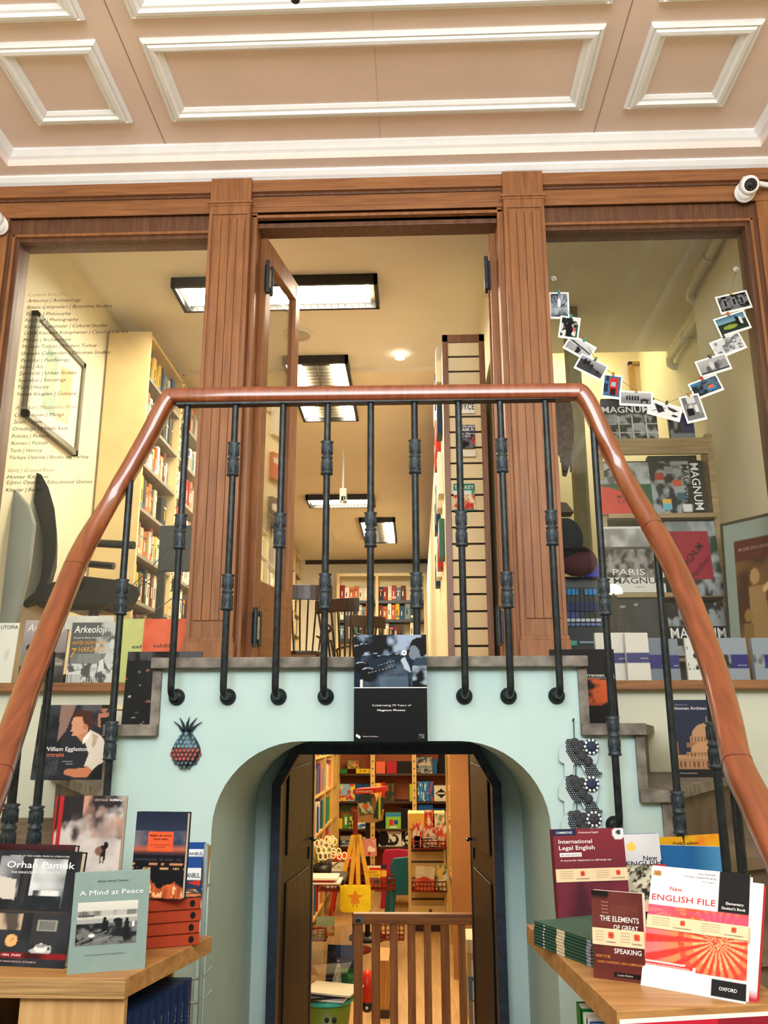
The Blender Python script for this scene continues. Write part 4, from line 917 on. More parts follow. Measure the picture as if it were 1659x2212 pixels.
def basket(x0, x1, y0, y1, z0, z1, lab, m=redw, parent=None):
    root = thing('wire_basket', (x0, y0, z0), lab, 'basket') if parent is None else parent
    o = root.location; b = MB(); r = .0035
    for z in (z0, (z0 + z1) / 2, z1): b.tube([(x0, y0, z), (x1, y0, z), (x1, y1, z), (x0, y1, z), (x0, y0, z)], r * (1.4 if z != (z0 + z1) / 2 else 1), m, 5)
    n_ = max(4, int((x1 - x0) / .028))
    for k in range(n_ + 1):
        x = x0 + (x1 - x0) * k / n_; b.tube([(x, y0, z1), (x, y0, z0), (x, y1, z0), (x, y1, z1)], r * .8, m, 4)
    n_ = max(3, int((y1 - y0) / .03))
    for k in range(n_ + 1):
        y = y0 + (y1 - y0) * k / n_; b.tube([(x0, y, z1), (x0, y, z0), (x1, y, z0), (x1, y, z1)], r * .8, m, 4)
    if parent is None: b.build('wire_grid', parent=root, origin=o)
    else: b.build('wire_basket', parent=root, origin=o)
    return root
Yb1 = Yu - .2; bz1, bz0 = W(930, 1818, Y=Yb1).z, W(930, 1834, Y=Yb1).z; bxa, bxb = W(889, 1830, Y=Yb1).x, u1 - .01
basket(bxa, bxb, Yb1, Yu - .01, bz0, bz1, 'upper wire basket of red packets on the cream unit')
cz1, cz0 = W(930, 1905, Y=Yb1).z, W(930, 1926, Y=Yb1).z
basket(bxa, bxb, Yb1, Yu - .01, cz0, cz1, 'lower wire basket with tilted picture books on the cream unit')
pk = [(884, 1757, 918, 1790, 'e8c05a', 'plain yellow card at the top of the cream unit'), (917, 1750, 938, 1788, 'c8402a', 'red topped packet with bottles on the cream unit'), (936, 1757, 962, 1788, '8aa050', 'olive packet with round pictures on the cream unit'), (961, 1753, 975, 1790, 'd8382a', 'red packet at the edge of the cream unit'), (892, 1778, 912, 1822, 'd84a34', 'scarlet packet in the upper basket'), (912, 1788, 944, 1822, 'd0382a', 'wide red packet in the upper basket'), (944, 1783, 968, 1820, 'e0553a', 'orange red packet in the upper basket'), (895, 1806, 907, 1828, '3a9a9a', 'small teal box in the upper basket'), (910, 1808, 943, 1829, '3c3a34', 'row of pencils boxes in the upper basket')]
for i, (x0, y0, x1, y1, c, lab) in enumerate(pk):
    up = i < 4; pbox('craft_packet', lab, x0, y0, x1, y1, Yu - (.03 if up else .10) - (.05 if i in (4, 7, 8) else 0), .02, c, None, conf(30 + i, c, 'f0e8d8', None, 16, 16, 5) if i not in (0,) else None, (), None if up else bz0 + .004, 'packet')
def tilted(nm, lab, x0, y0, x1, y1, Y, c, art, texts=(), tilt=15, t=.012, zb_=None, roll=0, cat='book', **k):
    bl, br = W(x0, y1, Y=Y), W(x1, y1, Y=Y); br.z = bl.z
    if zb_ is not None: bl.z = br.z = zb_
    M, w = frame_of(bl, br, tilt); h = solve_h(M, y0); M = M @ Matrix.Rotation(R(roll), 4, 'Y'); return book(nm, M, w, h, t, c, art, texts, lab, cat, **k)
tilted('book', 'picture book with dotted pages and orange panel in the lower basket', 896, 1870, 937, 1918, Yb1 + .05, 'e8d8b0', Art(40, 44, 'f0e4c4').rect(.0, .5, 1, 1, 'e0704a').ell(.5, .55, .3, .12, 'd04a34').mix(((np.sin(np.linspace(0, 60, 40))[None, :] * np.sin(np.linspace(0, 66, 44))[:, None]) > .5).astype(float) * (np.linspace(0, 1, 44)[:, None] < .45), '7a5a34'), [('Dinosaur', .15, .85, .72, .08, '5a2a1a'), ('Animals', .2, .8, .84, .08, '5a2a1a')], 12, roll=4, zb_=cz0 + .005)
tilted('book', 'teal picture book with animals leaning in the lower basket', 941, 1868, 976, 1912, Yb1 + .06, '4a7a7a', conf(44, '4a7a7a', 'e8c860', 'e8e8d8', 26, 28, 6), (), 12, roll=6, zb_=cz0 + .005)
# ---------------- red topped display stand
Ys_ = 7.0; q = W(794, 1708, Y=Ys_); base = W(794, 1812, Y=Ys_)
root = thing('book_stand', (q.x, Ys_, 0), 'floor stand with a red lettered header and cardboard pockets', 'stand'); o = root.location
A_, B_ = W(763, 1716, Y=Ys_ - .1), W(812, 1702, Y=Ys_ - .1); hd = MB()
hd.prism([(A_.x, A_.y, A_.z), (B_.x, A_.y, A_.z + .01), (B_.x + .09, A_.y + .18, A_.z + .015), (A_.x + .05, A_.y + .2, A_.z)], (0, 0, B_.z - A_.z - .01), flat('cc3324')); hb = hd.build('header', parent=root, origin=o)
l_ = MB(); put_text(l_, 'SCHOLASTIC', A_.x + .02, B_.x - .02, A_.z + .014, .016, flat('f4efe6'), A_.y - .002, .01); l_.build('lettering', parent=hb, origin=o)
b = MB(); b.tube([(q.x, Ys_ + .05, 0.02), (q.x, Ys_ + .05, q.z)], .02, blk); b.lathe([(.14, 0), (.14, .02), (.03, .03)], blk, 20, c=(q.x, Ys_ + .05, 0)); b.build('pole', parent=root, origin=o)
crd = mat('raw_cardboard', 'b9935c', .8, var=.08)
b = MB(); P4 = [W(x, y, Y=Ys_ - .05) for x, y in ((766, 1760), (770, 1752), (828, 1752), (826, 1772), (806, 1778), (768, 1776))]; b.prism(P4, (0, .12, 0), crd); P5 = [W(x, y, Y=Ys_ + .02) for x, y in ((776, 1716), (808, 1716), (822, 1756), (768, 1756))]; b.prism(P5, (0, .06, 0), crd); b.build('pocket', parent=root, origin=o)
tilted('book', 'green picture book slipped in the pocket of the red topped stand', 778, 1719, 806, 1760, Ys_ - .075, '4a6a4a', Art(24, 30, '3a4a4a').clouds((0, .4, 1, 1), 4, 4, '3a6a3a', 'c8d0c0', .4, .6, 4).ell(.5, .6, .25, .15, 'd8783a'), (), -8, roll=-8)
tilted('book', 'dark green book with a yellow stripe beside the one in the pocket', 806, 1719, 822, 1766, Ys_ - .06, '1f4a3a', Art(14, 30, '1f4a3a').line(.2, 0, .9, 1, .12, 'd8c83a'), (), 4, roll=14)
# ---------------- round spinner with red baskets
Yq = 6.6; c0 = W(765, 1915, Y=Yq)
root = thing('basket_spinner', (c0.x, Yq, 0), 'revolving book spinner with two tiers of red wire baskets', 'spinner'); o = root.location
b = MB(); b.tube([(c0.x, Yq + .08, .03), (c0.x, Yq + .08, .95)], .018, redw); b.lathe([(.12, 0), (.12, .015), (.03, .03)], redw, 20, c=(c0.x, Yq + .08, 0)); b.build('pole', parent=root, origin=o)
for (x0, x1, y0, y1) in ((686, 741, 1900, 1925), (790, 852, 1900, 1922), (660, 704, 2005, 2032), (812, 872, 1990, 2030)):
    Yp = Yq - .12; a_, c_ = W(x0, y1, Y=Yp), W(x1, y0, Y=Yp); basket(a_.x, c_.x, Yp, Yp + .16, max(.05, a_.z), c_.z, '', redw, root)
Yp = Yq - .1
tilted('book', 'white picture book with two dark haired children in the spinner', 703, 1862, 742, 1918, Yp, 'e9e4d4', Art(30, 34, 'ebe6d6').ell(.3, .72, .14, .14, 'c8402a').ell(.3, .8, .1, .1, 'f0c8a0').ell(.75, .68, .13, .12, '1c1a1a').ell(.75, .8, .1, .1, 'f0c8a0').rect(.6, .93, .9, 1, '2a4a7a'), [('Brindle', .12, .85, .25, .1, '9a8a5a')], 10, t=.03)
tilted('book', 'yellow banded paperback with fiery picture in the spinner', 788, 1870, 822, 1916, Yp, 'e8b83a', Art(30, 40, 'ecc02a').rect(0, 0, 1, .1, 'f0ead8').rect(.3, .1, 1, .22, 'c83a2a').clouds((0, .55, 1, 1), 4, 4, 'c86a3a', '3a5a7a', .4, .6, 3), [('HARRY', .1, .85, .36, .1, '7a5a1a', .01), ('POTTER', .06, .9, .5, .1, '7a5a1a', .01)], 8, t=.05)
tilted('book', 'thick red and yellow spined book right of the fiery paperback', 823, 1868, 835, 1916, Yp + .01, 'b5302a', Art(10, 30, 'b5302a').rect(0, 0, 1, .2, '1f2a50').rect(0, .25, 1, .55, 'e8b83a'), (), 8, t=.05)
tilted('book', 'pink fairy tale paperback standing behind the yellow bag', 787, 1812, 814, 1850, Yq + .1, 'd98a8a', Art(26, 34, 'dd8f8c').clouds((.1, .1, .9, .4), 5, 3, 'dd8f8c', 'f0d0c8', .4, .6, 3).ell(.5, .6, .2, .18, 'f4e8e0').ell(.72, .65, .2, .12, 'f4efe4').ell(.4, .85, .12, .1, 'c03a3a'), (), 6, roll=-3)
for k, c in enumerate(('7a4a34', 'b58a5a', '3a5a7a', 'c8b890')): tilted('book', '%s spined tall book leaning behind the bag straps' % ('brown', 'tan', 'blue', 'beige')[k], 768 + k * 5, 1800 + k * 3, 773 + k * 5, 1858, Yq + .14, c, None, (), 5, t=.1)
tilted('book', 'mint covered picture book low in the spinner', 682, 1980, 722, 2022, Yp, 'a8c8a0', Art(24, 26, 'b0d0b0').clouds((0, .5, 1, 1), 4, 4, 'd88a4a', 'f0d8b0', .4, .6, 3), (), 8)
# yellow shoulder bag with star
Ybg = 6.3; bag = mat('yellow_felt', 'f0d41a', .7, var=.05, scale=30, bump=.1); A_ = W(735, 1968, Y=Ybg); C_ = W(800, 1914, Y=Ybg); org = Vector(((A_.x + C_.x) / 2, Ybg, A_.z))
root = thing('shoulder_bag', org, 'yellow felt shoulder bag with an orange star hanging from the spinner', 'bag'); w_b, h_b = C_.x - A_.x, C_.z - A_.z
b = MB(); rr_ = .03; pts = []
for (cx_, cz_, a0) in ((w_b / 2 - rr_, rr_, -90), (w_b / 2 - rr_ / 2, h_b - rr_ / 2, 0), (-w_b / 2 + rr_ / 2, h_b - rr_ / 2, 90), (-w_b / 2 + rr_, rr_, 180)):
    rq = rr_ if cz_ < h_b / 2 else rr_ / 2
    for k in range(6): t = R(a0 + 18 * k); pts.append((cx_ + rq * math.cos(t), 0, cz_ + rq * math.sin(t)))
b.prism(pts, (0, .06, 0), bag); b.build('bag_body', parent=root, bevel=.008)
b = MB(); fl = [(x * 1.0, 0, z) for x, _, z in pts if z > h_b * .35] ; b.prism([(x * 1.03, -.008, h_b * .12 + (z - rr_) * .92 if z < h_b * .5 else z + .004) for x, _, z in pts], (0, .008, 0), bag); b.build('flap', parent=root, bevel=.002)
b = MB(); st_ = [(.05 * (1 if k % 2 == 0 else .45) * math.sin(math.pi * k / 5), -.0095, h_b * .55 + .05 * (1 if k % 2 == 0 else .45) * math.cos(math.pi * k / 5)) for k in range(10)]
om = mat('orange_felt', 'e08a1e', .7); b.prism([(x * 1.1, y, z) for x, y, z in st_], (0, .003, 0), om); b.tube([(-.015, -.01, .03), (-.012, -.01, .055), (.012, -.01, .055), (.015, -.01, .03)], .004, om, 6); b.build('star', parent=root)
for (x0, xt) in ((-.10, -.02), (-.035, 0), (.09, .02), (.02, .005)):
    b = MB(); zt__ = W(765, 1805, Y=Ybg).z - A_.z; b.sweep([(x0, .02, h_b - .01), (x0 * .6 + xt * .4, .03, h_b + (zt__ - h_b) * .4), (xt, .05, zt__)], [(-.002, -.015), (.002, -.015), (.002, .015), (-.002, .015)], mat('golden_webbing', 'd8a02c', .7), up=(1, 0, 0)); b.build('strap', parent=root)
# ---------------- plastic child chairs and stool
def kidchair(px_, top, Y, c, lab, ang, low):
    q = W(px_, top, Y=Y); root = thing('child_chair', (q.x, Y, 0), lab, 'chair'); root.rotation_euler = (0, 0, ang); H = q.z; m = mat('plastic_' + c, c, .35, var=.03)
    b = MB(); ws = .15
    P_ = [(-ws, 0, H - .3), (-ws * 1.02, 0, H - .06), (-ws * .85, 0, H - .01), (0, 0, H), (ws * .85, 0, H - .01), (ws * 1.02, 0, H - .06), (ws, 0, H - .3)]
    b.prism([(x, -.02, z) for x, _, z in P_], (0, .025, 0), m); bk_ = b.build('backrest', parent=root, bevel=.008)
    b = MB(); hs = .3; b.box((-ws, -.0, hs - .03), (ws, .30, hs), m); b.build('seat', parent=root, bevel=.01)
    for sx in (-1, 1):
        for yy in (.02, .27): b = MB(); b.tube([(sx * (ws - .03), yy, hs - .01), (sx * (ws - .0), yy + (.03 if yy > .1 else -.03), 0)], [.03, .022], m, 10); b.build('leg', parent=root)
        b = MB(); b.box((sx * (ws - .035), -.02, hs - .02), (sx * ws, .004, H - .28), m); b.build('back_post', parent=root)
kidchair(882, 1850, 7.75, '1f6a78', 'teal plastic child chair next to the cream unit', R(8), 0); kidchair(862, 1833, 8.2, 'b5264a', 'magenta plastic child chair behind the teal one', R(-12), 0)
q = W(748, 1845, Y=8.0); root = thing('child_stool', (q.x, 8.0, 0), 'red round seated child stool half hidden behind the yellow bag', 'stool'); rm = mat('red_plastic', 'd02a20', .35)
b = MB(); b.lathe([(.05, q.z - .1), (.16, q.z - .06), (.19, q.z - .02), (.15, q.z)], rm, 22); b.build('seat', parent=root)
for k in range(4): b = MB(); a = math.pi / 4 + k * math.pi / 2; b.tube([(.08 * math.cos(a), .08 * math.sin(a), q.z - .06), (.17 * math.cos(a), .17 * math.sin(a), 0)], .015, rm); b.build('leg', parent=root)
# ---------------- scissors in a pot on the side ledge
Yt_ = 5.9; q = W(706, 1895, Y=Yt_); L_ = W(664, 1895, Y=Yt_)
b = MB(); b.box((L_.x - .15, Yt_ - .1, q.z - .03), (q.x + .12, Yt_ + .25, q.z), blk); tag(b.build('side_ledge', origin=(q.x, Yt_, q.z)), 'black ledge sticking out of the pine shelving under the scissors pot', 'ledge')
b = MB(); b.lathe([(.055, 0), (.065, .08), (.06, .08), (.052, .01)], blk, 18, c=(q.x - .03, Yt_, q.z)); tag(b.build('pot', origin=(q.x - .03, Yt_, q.z)), 'black pot filled with scissors on the ledge', 'pot')
sc_m = mat('cream_plastic', 'e4dcb4', .35); rs = random.Random(5)
for k in range(14):
    an = rs.uniform(0, 6.28); r1 = rs.uniform(.0, .035); lean = rs.uniform(.02, .09); hx, hy, hz = q.x - .03 + (r1 + lean) * math.cos(an) * 1.3, Yt_ + (r1 + lean) * math.sin(an), q.z + rs.uniform(.10, .20)
    root = thing('scissors', (hx, hy, hz), 'pale handled scissors standing in the black pot', 'scissors', 'scissors in the black pot')
    b = MB()
    for s_ in (-1, 1):
        ring = [(s_ * .016 + .015 * math.cos(t), 0, .022 + .021 * math.sin(t)) for t in [2 * math.pi * j / 12 for j in range(13)]]; b.tube(ring, .0045, sc_m, 6)
    b.build('handle', parent=root); b = MB(); d_ = Vector((q.x - .03 - hx, Yt_ - hy, q.z + .02 - hz)); b.tube([(0, 0, 0), tuple(d_)], [.007, .003], steel, 6); b.build('blades', parent=root)
for k, (x0, x1, yy, c) in enumerate(((664, 728, 1897, 'ece6d6'), (664, 722, 1902, '8a2a24'), (664, 735, 1906, 'e8e4da'))):
    Yk = 5.6; a_, c_ = W(x0, yy, Y=Yk), W(x1, yy, Y=Yk); b = MB(); b.box((a_.x - .05, Yk, a_.z - .012), (c_.x, Yk + .2, a_.z), flat(c)); b.box((a_.x - .05, Yk + .002, a_.z - .010), (c_.x - .004, Yk + .198, a_.z - .002), flat('f0ead8'))
    tag(b.build('magazine', origin=a_), '%s covered magazine in the pile jutting out beside the dark door leaf' % ('cream', 'red', 'white')[k], 'magazine')
# ---------------- things by the gate
Yn = 4.75; a_ = W(700, 2135, Y=Yn)
tilted('picture_board', 'dark blue picture board with a lady in a pale dress and a green garden', 702, 2040, 764, 2140, Yn, '22263c', Art(50, 64, '23304e').clouds((0, 0, .3, 1), 6, 12, '17151a', '3a2c34', .4, .6, 2).clouds((.3, .5, 1, 1), 6, 6, '24502c', '4a8a4a', .4, .6, 5).clouds((.3, 0, 1, .42), 4, 3, '22305a', '2c3a6a', .4, .6, 7).poly([(.38, .4), (.46, .4), (.56, .85), (.22, .85)], 'd8cbb4').ell(.41, .33, .05, .05, 'e0c0a0').ell(.40, .3, .05, .04, '6a3a24').line(.42, .5, .3, .8, .012, '6a5a50').line(.44, .5, .5, .8, .012, '6a5a50'), (), 12, cat='board', roll=2, t=.02)
b = MB(); Q = [W(x, y, Y=Yn - .03) for x, y in ((668, 2012), (760, 1995), (775, 2050), (740, 2120), (680, 2150), (655, 2080))]; b.prism(Q, (0, .002, 0), glassmat('clear_film', refl=3.0)); tag(b.build('plastic_wrap', origin=Q[0]), 'crinkled clear plastic wrap over the blue picture board', 'wrap')
Yg2 = 4.55; q = W(707, 2150, Y=Yg2); rr2 = W(760, 2150, Y=Yg2).x - q.x; gm_ = mat('green_plastic', '7a8a24', .4, var=.05)
root = thing('bucket', (q.x, Yg2, 0), 'green toy bucket with a turquoise rim and two dark dots', 'bucket')
zt3 = q.z; b = MB(); b.lathe([(rr2 * .75, 0), (rr2 * .98, zt3 - .02), (rr2 * .94, zt3 - .02), (rr2 * .7, .02)], gm_, 30); b.build('bucket_body', parent=root)
b = MB(); b.tube([(rr2 * math.cos(t), rr2 * math.sin(t), zt3 - .012) for t in [2 * math.pi * k / 30 for k in range(31)]], .011, mat('turquoise_plastic', '3ab8a8', .4)); b.build('rim', parent=root)
b = MB()
for x in (.01, .045): b.ball((x, -rr2 * .93, zt3 - .075), .011, blk, sc=(1, .35, 1.2))
b.build('dot', parent=root)
b = MB(); rs = random.Random(8)
for k, (c, lab) in enumerate((('e8e4da', 'white sheet of paper lying over the green bucket'), ('2a2c30', 'black folder lying over the green bucket'), ('d8d0bc', 'cream board laid across the green bucket'))):
    b = MB(); z = zt3 + .003 + k * .012; M_ = Matrix.Translation((q.x - .01 + .02 * k, Yg2 - .02, z)) @ Matrix.Rotation(rs.uniform(-.4, .4), 4, 'Z'); b.box((-.13, -.09, 0), (.12, .1, .008), flat(c), M=M_); tag(b.build('paper_sheet', origin=(q.x, Yg2, z)), lab, 'paper')
Yl = 4.9; a_, c_ = W(782, 2185, Y=Yl), W(804, 2097, Y=Yl); rdm = mat('ladybird_red', 'd83018', .35); root = thing('toy_ladybird', ((a_.x + c_.x) / 2, Yl, max(0, a_.z)), 'tall red toy with black spots standing behind the gate', 'toy'); w2, h2 = (c_.x - a_.x) / 2, c_.z - a_.z
b = MB(); b.ball((0, .03, h2 * .5), 1, rdm, 20, sc=(w2 * 1.6, .05, h2 * .5)); b.build('toy_body', parent=root)
b = MB(); b.ball((0, -.012, h2 * .45), w2 * .75, blk, sc=(1, .25, 1)); b.build('spot', parent=root); b = MB(); b.ball((0, -.0, h2 * .12), w2 * 1.1, blk, sc=(1.1, .5, 1)); hd_ = b.build('toy_head', parent=root); b = MB(); b.ball((0, -.032, h2 * .13), w2 * .3, flat('e8e4da'), sc=(1, .4, 1)); b.build('eye', parent=hd_)
a_, c_ = W(808, 2165, Y=5.2), W(832, 2075, Y=5.2); b = MB(); b.box((a_.x, 5.2, 0), (c_.x + .02, 5.5, c_.z), wood('toy_chest_wood', 'c8924a', 'a06a30', 2, .5)); b.box((a_.x - .004, 5.19, 0), (c_.x + .024, 5.5, .04), dsh); tag(b.build('wooden_chest', origin=(a_.x, 5.2, 0)), 'narrow wooden chest glimpsed through the gate bars', 'chest')
# wooden gate
Ygt = 4.12; gw = wood('gate_beech', 'a5662f', '7a431c', 2, .4); gwh = wood('gate_beech_rail', 'b06c32', '854a20', 0, .4)
gz = W(900, 1972, Y=Ygt).z; g0, g1 = W(765, 1990, Y=Ygt).x, W(1031, 1980, Y=Ygt).x
root = thing('wooden_gate', (g0, Ygt, 0), 'low wooden slatted gate across the arch doorway', 'gate'); o = root.location
b = MB(); b.box((g0 - .005, Ygt - .02, gz - .045), (g1, Ygt + .02, gz), gwh); b.build('top_rail', parent=root, origin=o, bevel=.004)
b = MB(); b.box((g0, Ygt - .015, .08), (g1, Ygt + .015, .13), gwh); b.build('bottom_rail', parent=root, origin=o, bevel=.004)
for (x0, x1) in ((765, 784), (803, 821), (842, 859), (880, 897), (915, 931), (951, 970), (989, 1005)):
    A2, B2 = W(x0, 2000, Y=Ygt).x, W(x1, 2000, Y=Ygt).x; b = MB(); b.box((A2, Ygt - .012, .0 if x0 < 770 else .1), (B2, Ygt + .012, gz - .04), gw); b.build('slat' if x0 > 770 else 'post', parent=root, origin=o, bevel=.003)
b = MB(); b.box((g0 + .003, Ygt - .026, gz - .04), (g0 + .045, Ygt - .018, gz - .012), mat('chrome', '8a8c8c', .2, metal=.9)); b.box((g0 + .01, Ygt - .032, gz - .034), (g0 + .03, Ygt - .024, gz - .02), blk); b.build('latch', parent=root, origin=o)
# shelf items beside the right leaf
for k, (x0, y0, x1, y1, c, lab) in enumerate(((1008, 2030, 1034, 2060, 'd8ccb4', 'cream carton on the pile beside the gate end'), (1010, 2075, 1034, 2110, 'b8a888', 'tan carton in the middle of the pile beside the gate end'), (1013, 2120, 1036, 2160, '5a7a94', 'blue carton in the pile beside the gate end'), (1014, 2165, 1038, 2215, '8a8478', 'grey carton low in the pile beside the gate end'))):
    a_, c_ = W(x0, y1, Y=4.7), W(x1, y0, Y=4.7); b = MB(); b.box((a_.x, 4.7, a_.z), (c_.x + .02, 4.95, W(x0, (1990, 2061, 2111, 2161)[k] if k else 2030, Y=4.7).z), flat(c)); b.box((a_.x + .02, 4.698, a_.z), (a_.x + .04, 4.7, c_.z), flat('e9e4d8')); tag(b.build('carton', origin=a_), lab, 'carton')
fi = [(936, 2040, .03), (955, 2100, .04)]
# ------------------------------------------------------------------ display tables and books in front of the stairs
ZT = 1.05
ply = wood('plywood_top', 'b98a52', '96693a', 0, .45); plyv = wood('plywood_side', 'c79f6a', 'b0854e', 2, .55); plye = mat('plywood_edge', 'b89460', .6, var=.2, scale=6, stretch=(1, 1, 60), c2='77572f')
def onz(x, y, z=ZT): return W(x, y, Z=z)
# left unit
fr_, bk_ = onz(272, 2113), onz(395, 2052); dirx = (bk_ - fr_).normalized(); bk2 = fr_ + dirx * .37
tfl = Vector((-.90, fr_.y - .0, ZT)); root = thing('display_cabinet', ((fr_.x + tfl.x) / 2, fr_.y + .25, 0), 'plywood display cabinet carrying the novels beside the ceramic pineapple', 'cabinet'); o = root.location
b = MB(); b.prism([tfl, fr_, bk2, (-.90, bk2.y, ZT)], (0, 0, -.036), ply); b.build('top', parent=root, origin=o, bevel=.002)
b = MB(); b.sweep([tfl + Vector((0, -.001, -.018)), fr_ + Vector((0, -.001, -.018))], [(0, -.017), (.0015, -.017), (.0015, .017), (0, .017)], plye); b.build('edge_strip', parent=root, origin=o)
pl0 = W(45, 2160, Y=fr_.y + .015).x
b = MB(); b.box((pl0, fr_.y + .012, 0), (fr_.x - .003, fr_.y + .03, ZT - .036), plyv); b.build('front_panel', parent=root, origin=o)
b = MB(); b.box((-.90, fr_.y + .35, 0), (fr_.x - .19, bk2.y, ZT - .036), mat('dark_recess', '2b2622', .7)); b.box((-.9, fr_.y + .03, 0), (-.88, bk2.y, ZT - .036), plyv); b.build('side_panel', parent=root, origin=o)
b = MB(); b.box((fr_.x - .19, fr_.y + .03, ZT - .34), (fr_.x - .003, bk2.y, ZT - .32), plyv); b.box((fr_.x - .19, bk2.y - .02, 0), (fr_.x - .003, bk2.y, ZT - .036), plyv); b.build('shelf', parent=root, origin=o)
for k in range(9):
    y = fr_.y + .04 + k * .03; b = MB(); b.box((fr_.x - .18, y, ZT - .32), (fr_.x - .01 + dirx.x * (y - fr_.y), y + .027, ZT - .075), flat('1f2f52')); l_ = MB()
    bo_ = b.build('book', origin=(fr_.x - .1, y, ZT - .32)); Mq = Matrix.Translation((fr_.x - .0085 + dirx.x * (y - fr_.y), y + .009, ZT - .30)) @ Matrix.Rotation(R(90), 4, 'Z') @ Matrix.Rotation(R(-90), 4, 'Y')
    put_text(l_, 'Short Walks', 0, .19, 0, .009, flat('8fa4c8'), 0, .005, M=Mq); lo = l_.build('lettering', fix=False); lo.parent = bo_; lo.matrix_parent_inverse = Matrix.Translation(-Vector(bo_.location))
    tag(bo_, 'navy spined paperback in the side shelf of the plywood cabinet', 'book', 'navy paperbacks in the cabinet side')
# covers helpers
def stand(nm, lab, blp, brp, ytop, tilt, t, c, art=None, texts=(), z=ZT, zl=None, wscale=1, **k):
    bl, br = onz(*blp, z), onz(*brp, z); M, w = frame_of(bl, br, tilt); h = solve_h(M, ytop); return book(nm, M, w, h, t, c, art, texts, lab, **k), M, w, h
# Mind at Peace
a = Art(80, 60, '9a9c98').grad((0, 0, 1, .4), 'c9c8c0', 'b8b8b0').clouds((0, .22, 1, .33), 9, 3, '6c6e6c', 'a8a8a2', .4, .6, 2).clouds((0, .5, 1, 1), 8, 9, '1c1e20', '6a6c6a', .38, .62, 3)
for (x, y) in ((.1, .2), (.15, .22)): a.line(x, y, x, .36, .004, '3a3c3c')
a.rect(.02, .3, .28, .35, '4a4c4c').ell(.46, .42, .03, .06, '101214').poly([(.42, .45), (.52, .45), (.53, .75), (.43, .75)], '14161a').ell(.68, .46, .08, .06, '1a1c1e').poly([(.62, .46), (.76, .46), (.74, .68), (.66, .7)], '1a1c20').ell(.83, .45, .03, .05, '101214').poly([(.79, .48), (.87, .48), (.88, .9), (.78, .9)], '17191c').line(.0, .95, .5, .7, .01, '7a7c7c').line(.1, 1, .6, .8, .008, '8a8c8c').rect(.92, .5, .96, .62, 'e0e0dc').ell(.26, .78, .05, .04, 'd8d8d4')
stand('novel', 'sage green paperback with a harbour photograph at the front of the plywood cabinet', (144, 2105), (313, 2092), 1886, 6, .045, '7f948f', a,
      [('Ahmet Hamdi Tanpınar', .3, .72, .105, .022, '22302e', .0, .2), ('A Mind at Peace', .08, .92, .235, .05, 'eef2ee', .0), ('A novel translated by Erdağ Göknar', .2, .72, .835, .014, '2c3a38', 0, .2)], pic=(.07, .305, .86, .735), spine='7f9691', pages='efe6cf', cat='book')
# Innocence of Objects and the copy behind
def pamuk():
    a = Art(84, 108, '24262a').clouds((0, 0, 1, 1), 3, 3, '1c1e22', '30333a', .3, .7, 1)
    a.clouds((.06, .05, .32, .42), 3, 5, '3c4044', '9a9ca0', .3, .7, 3).poly([(.0, .22), (.28, .26), (.3, .44), (.0, .42)], 'c0b8b0').clouds((.45, .07, .85, .5), 3, 4, '4c5458', 'c6cacc', .35, .65, 5).rect(.36, .03, .42, .48, '2c2e30').clouds((.5, .35, .82, .4), 8, 2, '3a3c3c', 'd0d2d2', .4, .6, 2).clouds((.42, .4, .84, .52), 4, 3, '1c2428', '3a464a', .4, .6, 3)
    a.rect(.0, .53, .95, .55, '3a3430').clouds((.1, .56, .44, .7), 6, 5, '4c443e', 'b09c88', .4, .6, 6).rect(.56, .55, .9, .82, '2f3134').rect(.62, .6, .85, .7, '8c8c84').clouds((.64, .61, .83, .69), 5, 3, '1c1c1e', '6c6c68', .4, .6, 7)
    a.ell(.35, .79, .095, .065, '2c2c2e').ell(.35, .785, .072, .052, 'd6a468').line(.35, .785, .38, .76, .006, '7a4a20').ell(.7, .865, .13, .025, 'a8a8a8').ell(.7, .84, .075, .038, 'd6d6d4').ell(.7, .82, .07, .014, '8a8a8a').ell(.79, .84, .03, .025, 'c0c0be').ell(.79, .84, .018, .015, '3a3a3c').ell(.05, .84, .1, .03, '8a6a70')
    a.clouds((0, .88, 1, .93), 5, 2, '8a1a20', '3a1418', .35, .65, 8); return a
PT = [('WINNER OF THE NOBEL PRIZE IN LITERATURE', .16, .86, .055, .014, 'd0d0d0'), ('Orhan Pamuk', .14, .94, .155, .058, 'f4f4f2', .006), ('THE INNOCENCE OF OBJECTS', .2, .78, .205, .019, 'e0e0e0', .004), ('MUSEUM OF INNOCENCE, ISTANBUL', .1, .68, .965, .013, 'c8a8a8'), ('1974, 1984, PARK', .15, .5, .915, .02, 'f0d0c8', .003, .3)]
stand('novel', 'dark large format book with four framed pictures at the front of the plywood cabinet', (-52, 2084), (138, 2093), 1836, 10, .022, '1b1c20', pamuk(), PT, spine='15161a')
M_, _w = frame_of(onz(-60, 2060, ZT), onz(136, 2068, ZT), 10); book('novel', M_, _w * .94, solve_h(M_, 1822), .02, '2a1f24', Art(12, 14, '25181c').rect(0, 0, 1, .05, '4a2024'), (), 'second dark large format copy with a maroon top edge behind the first')
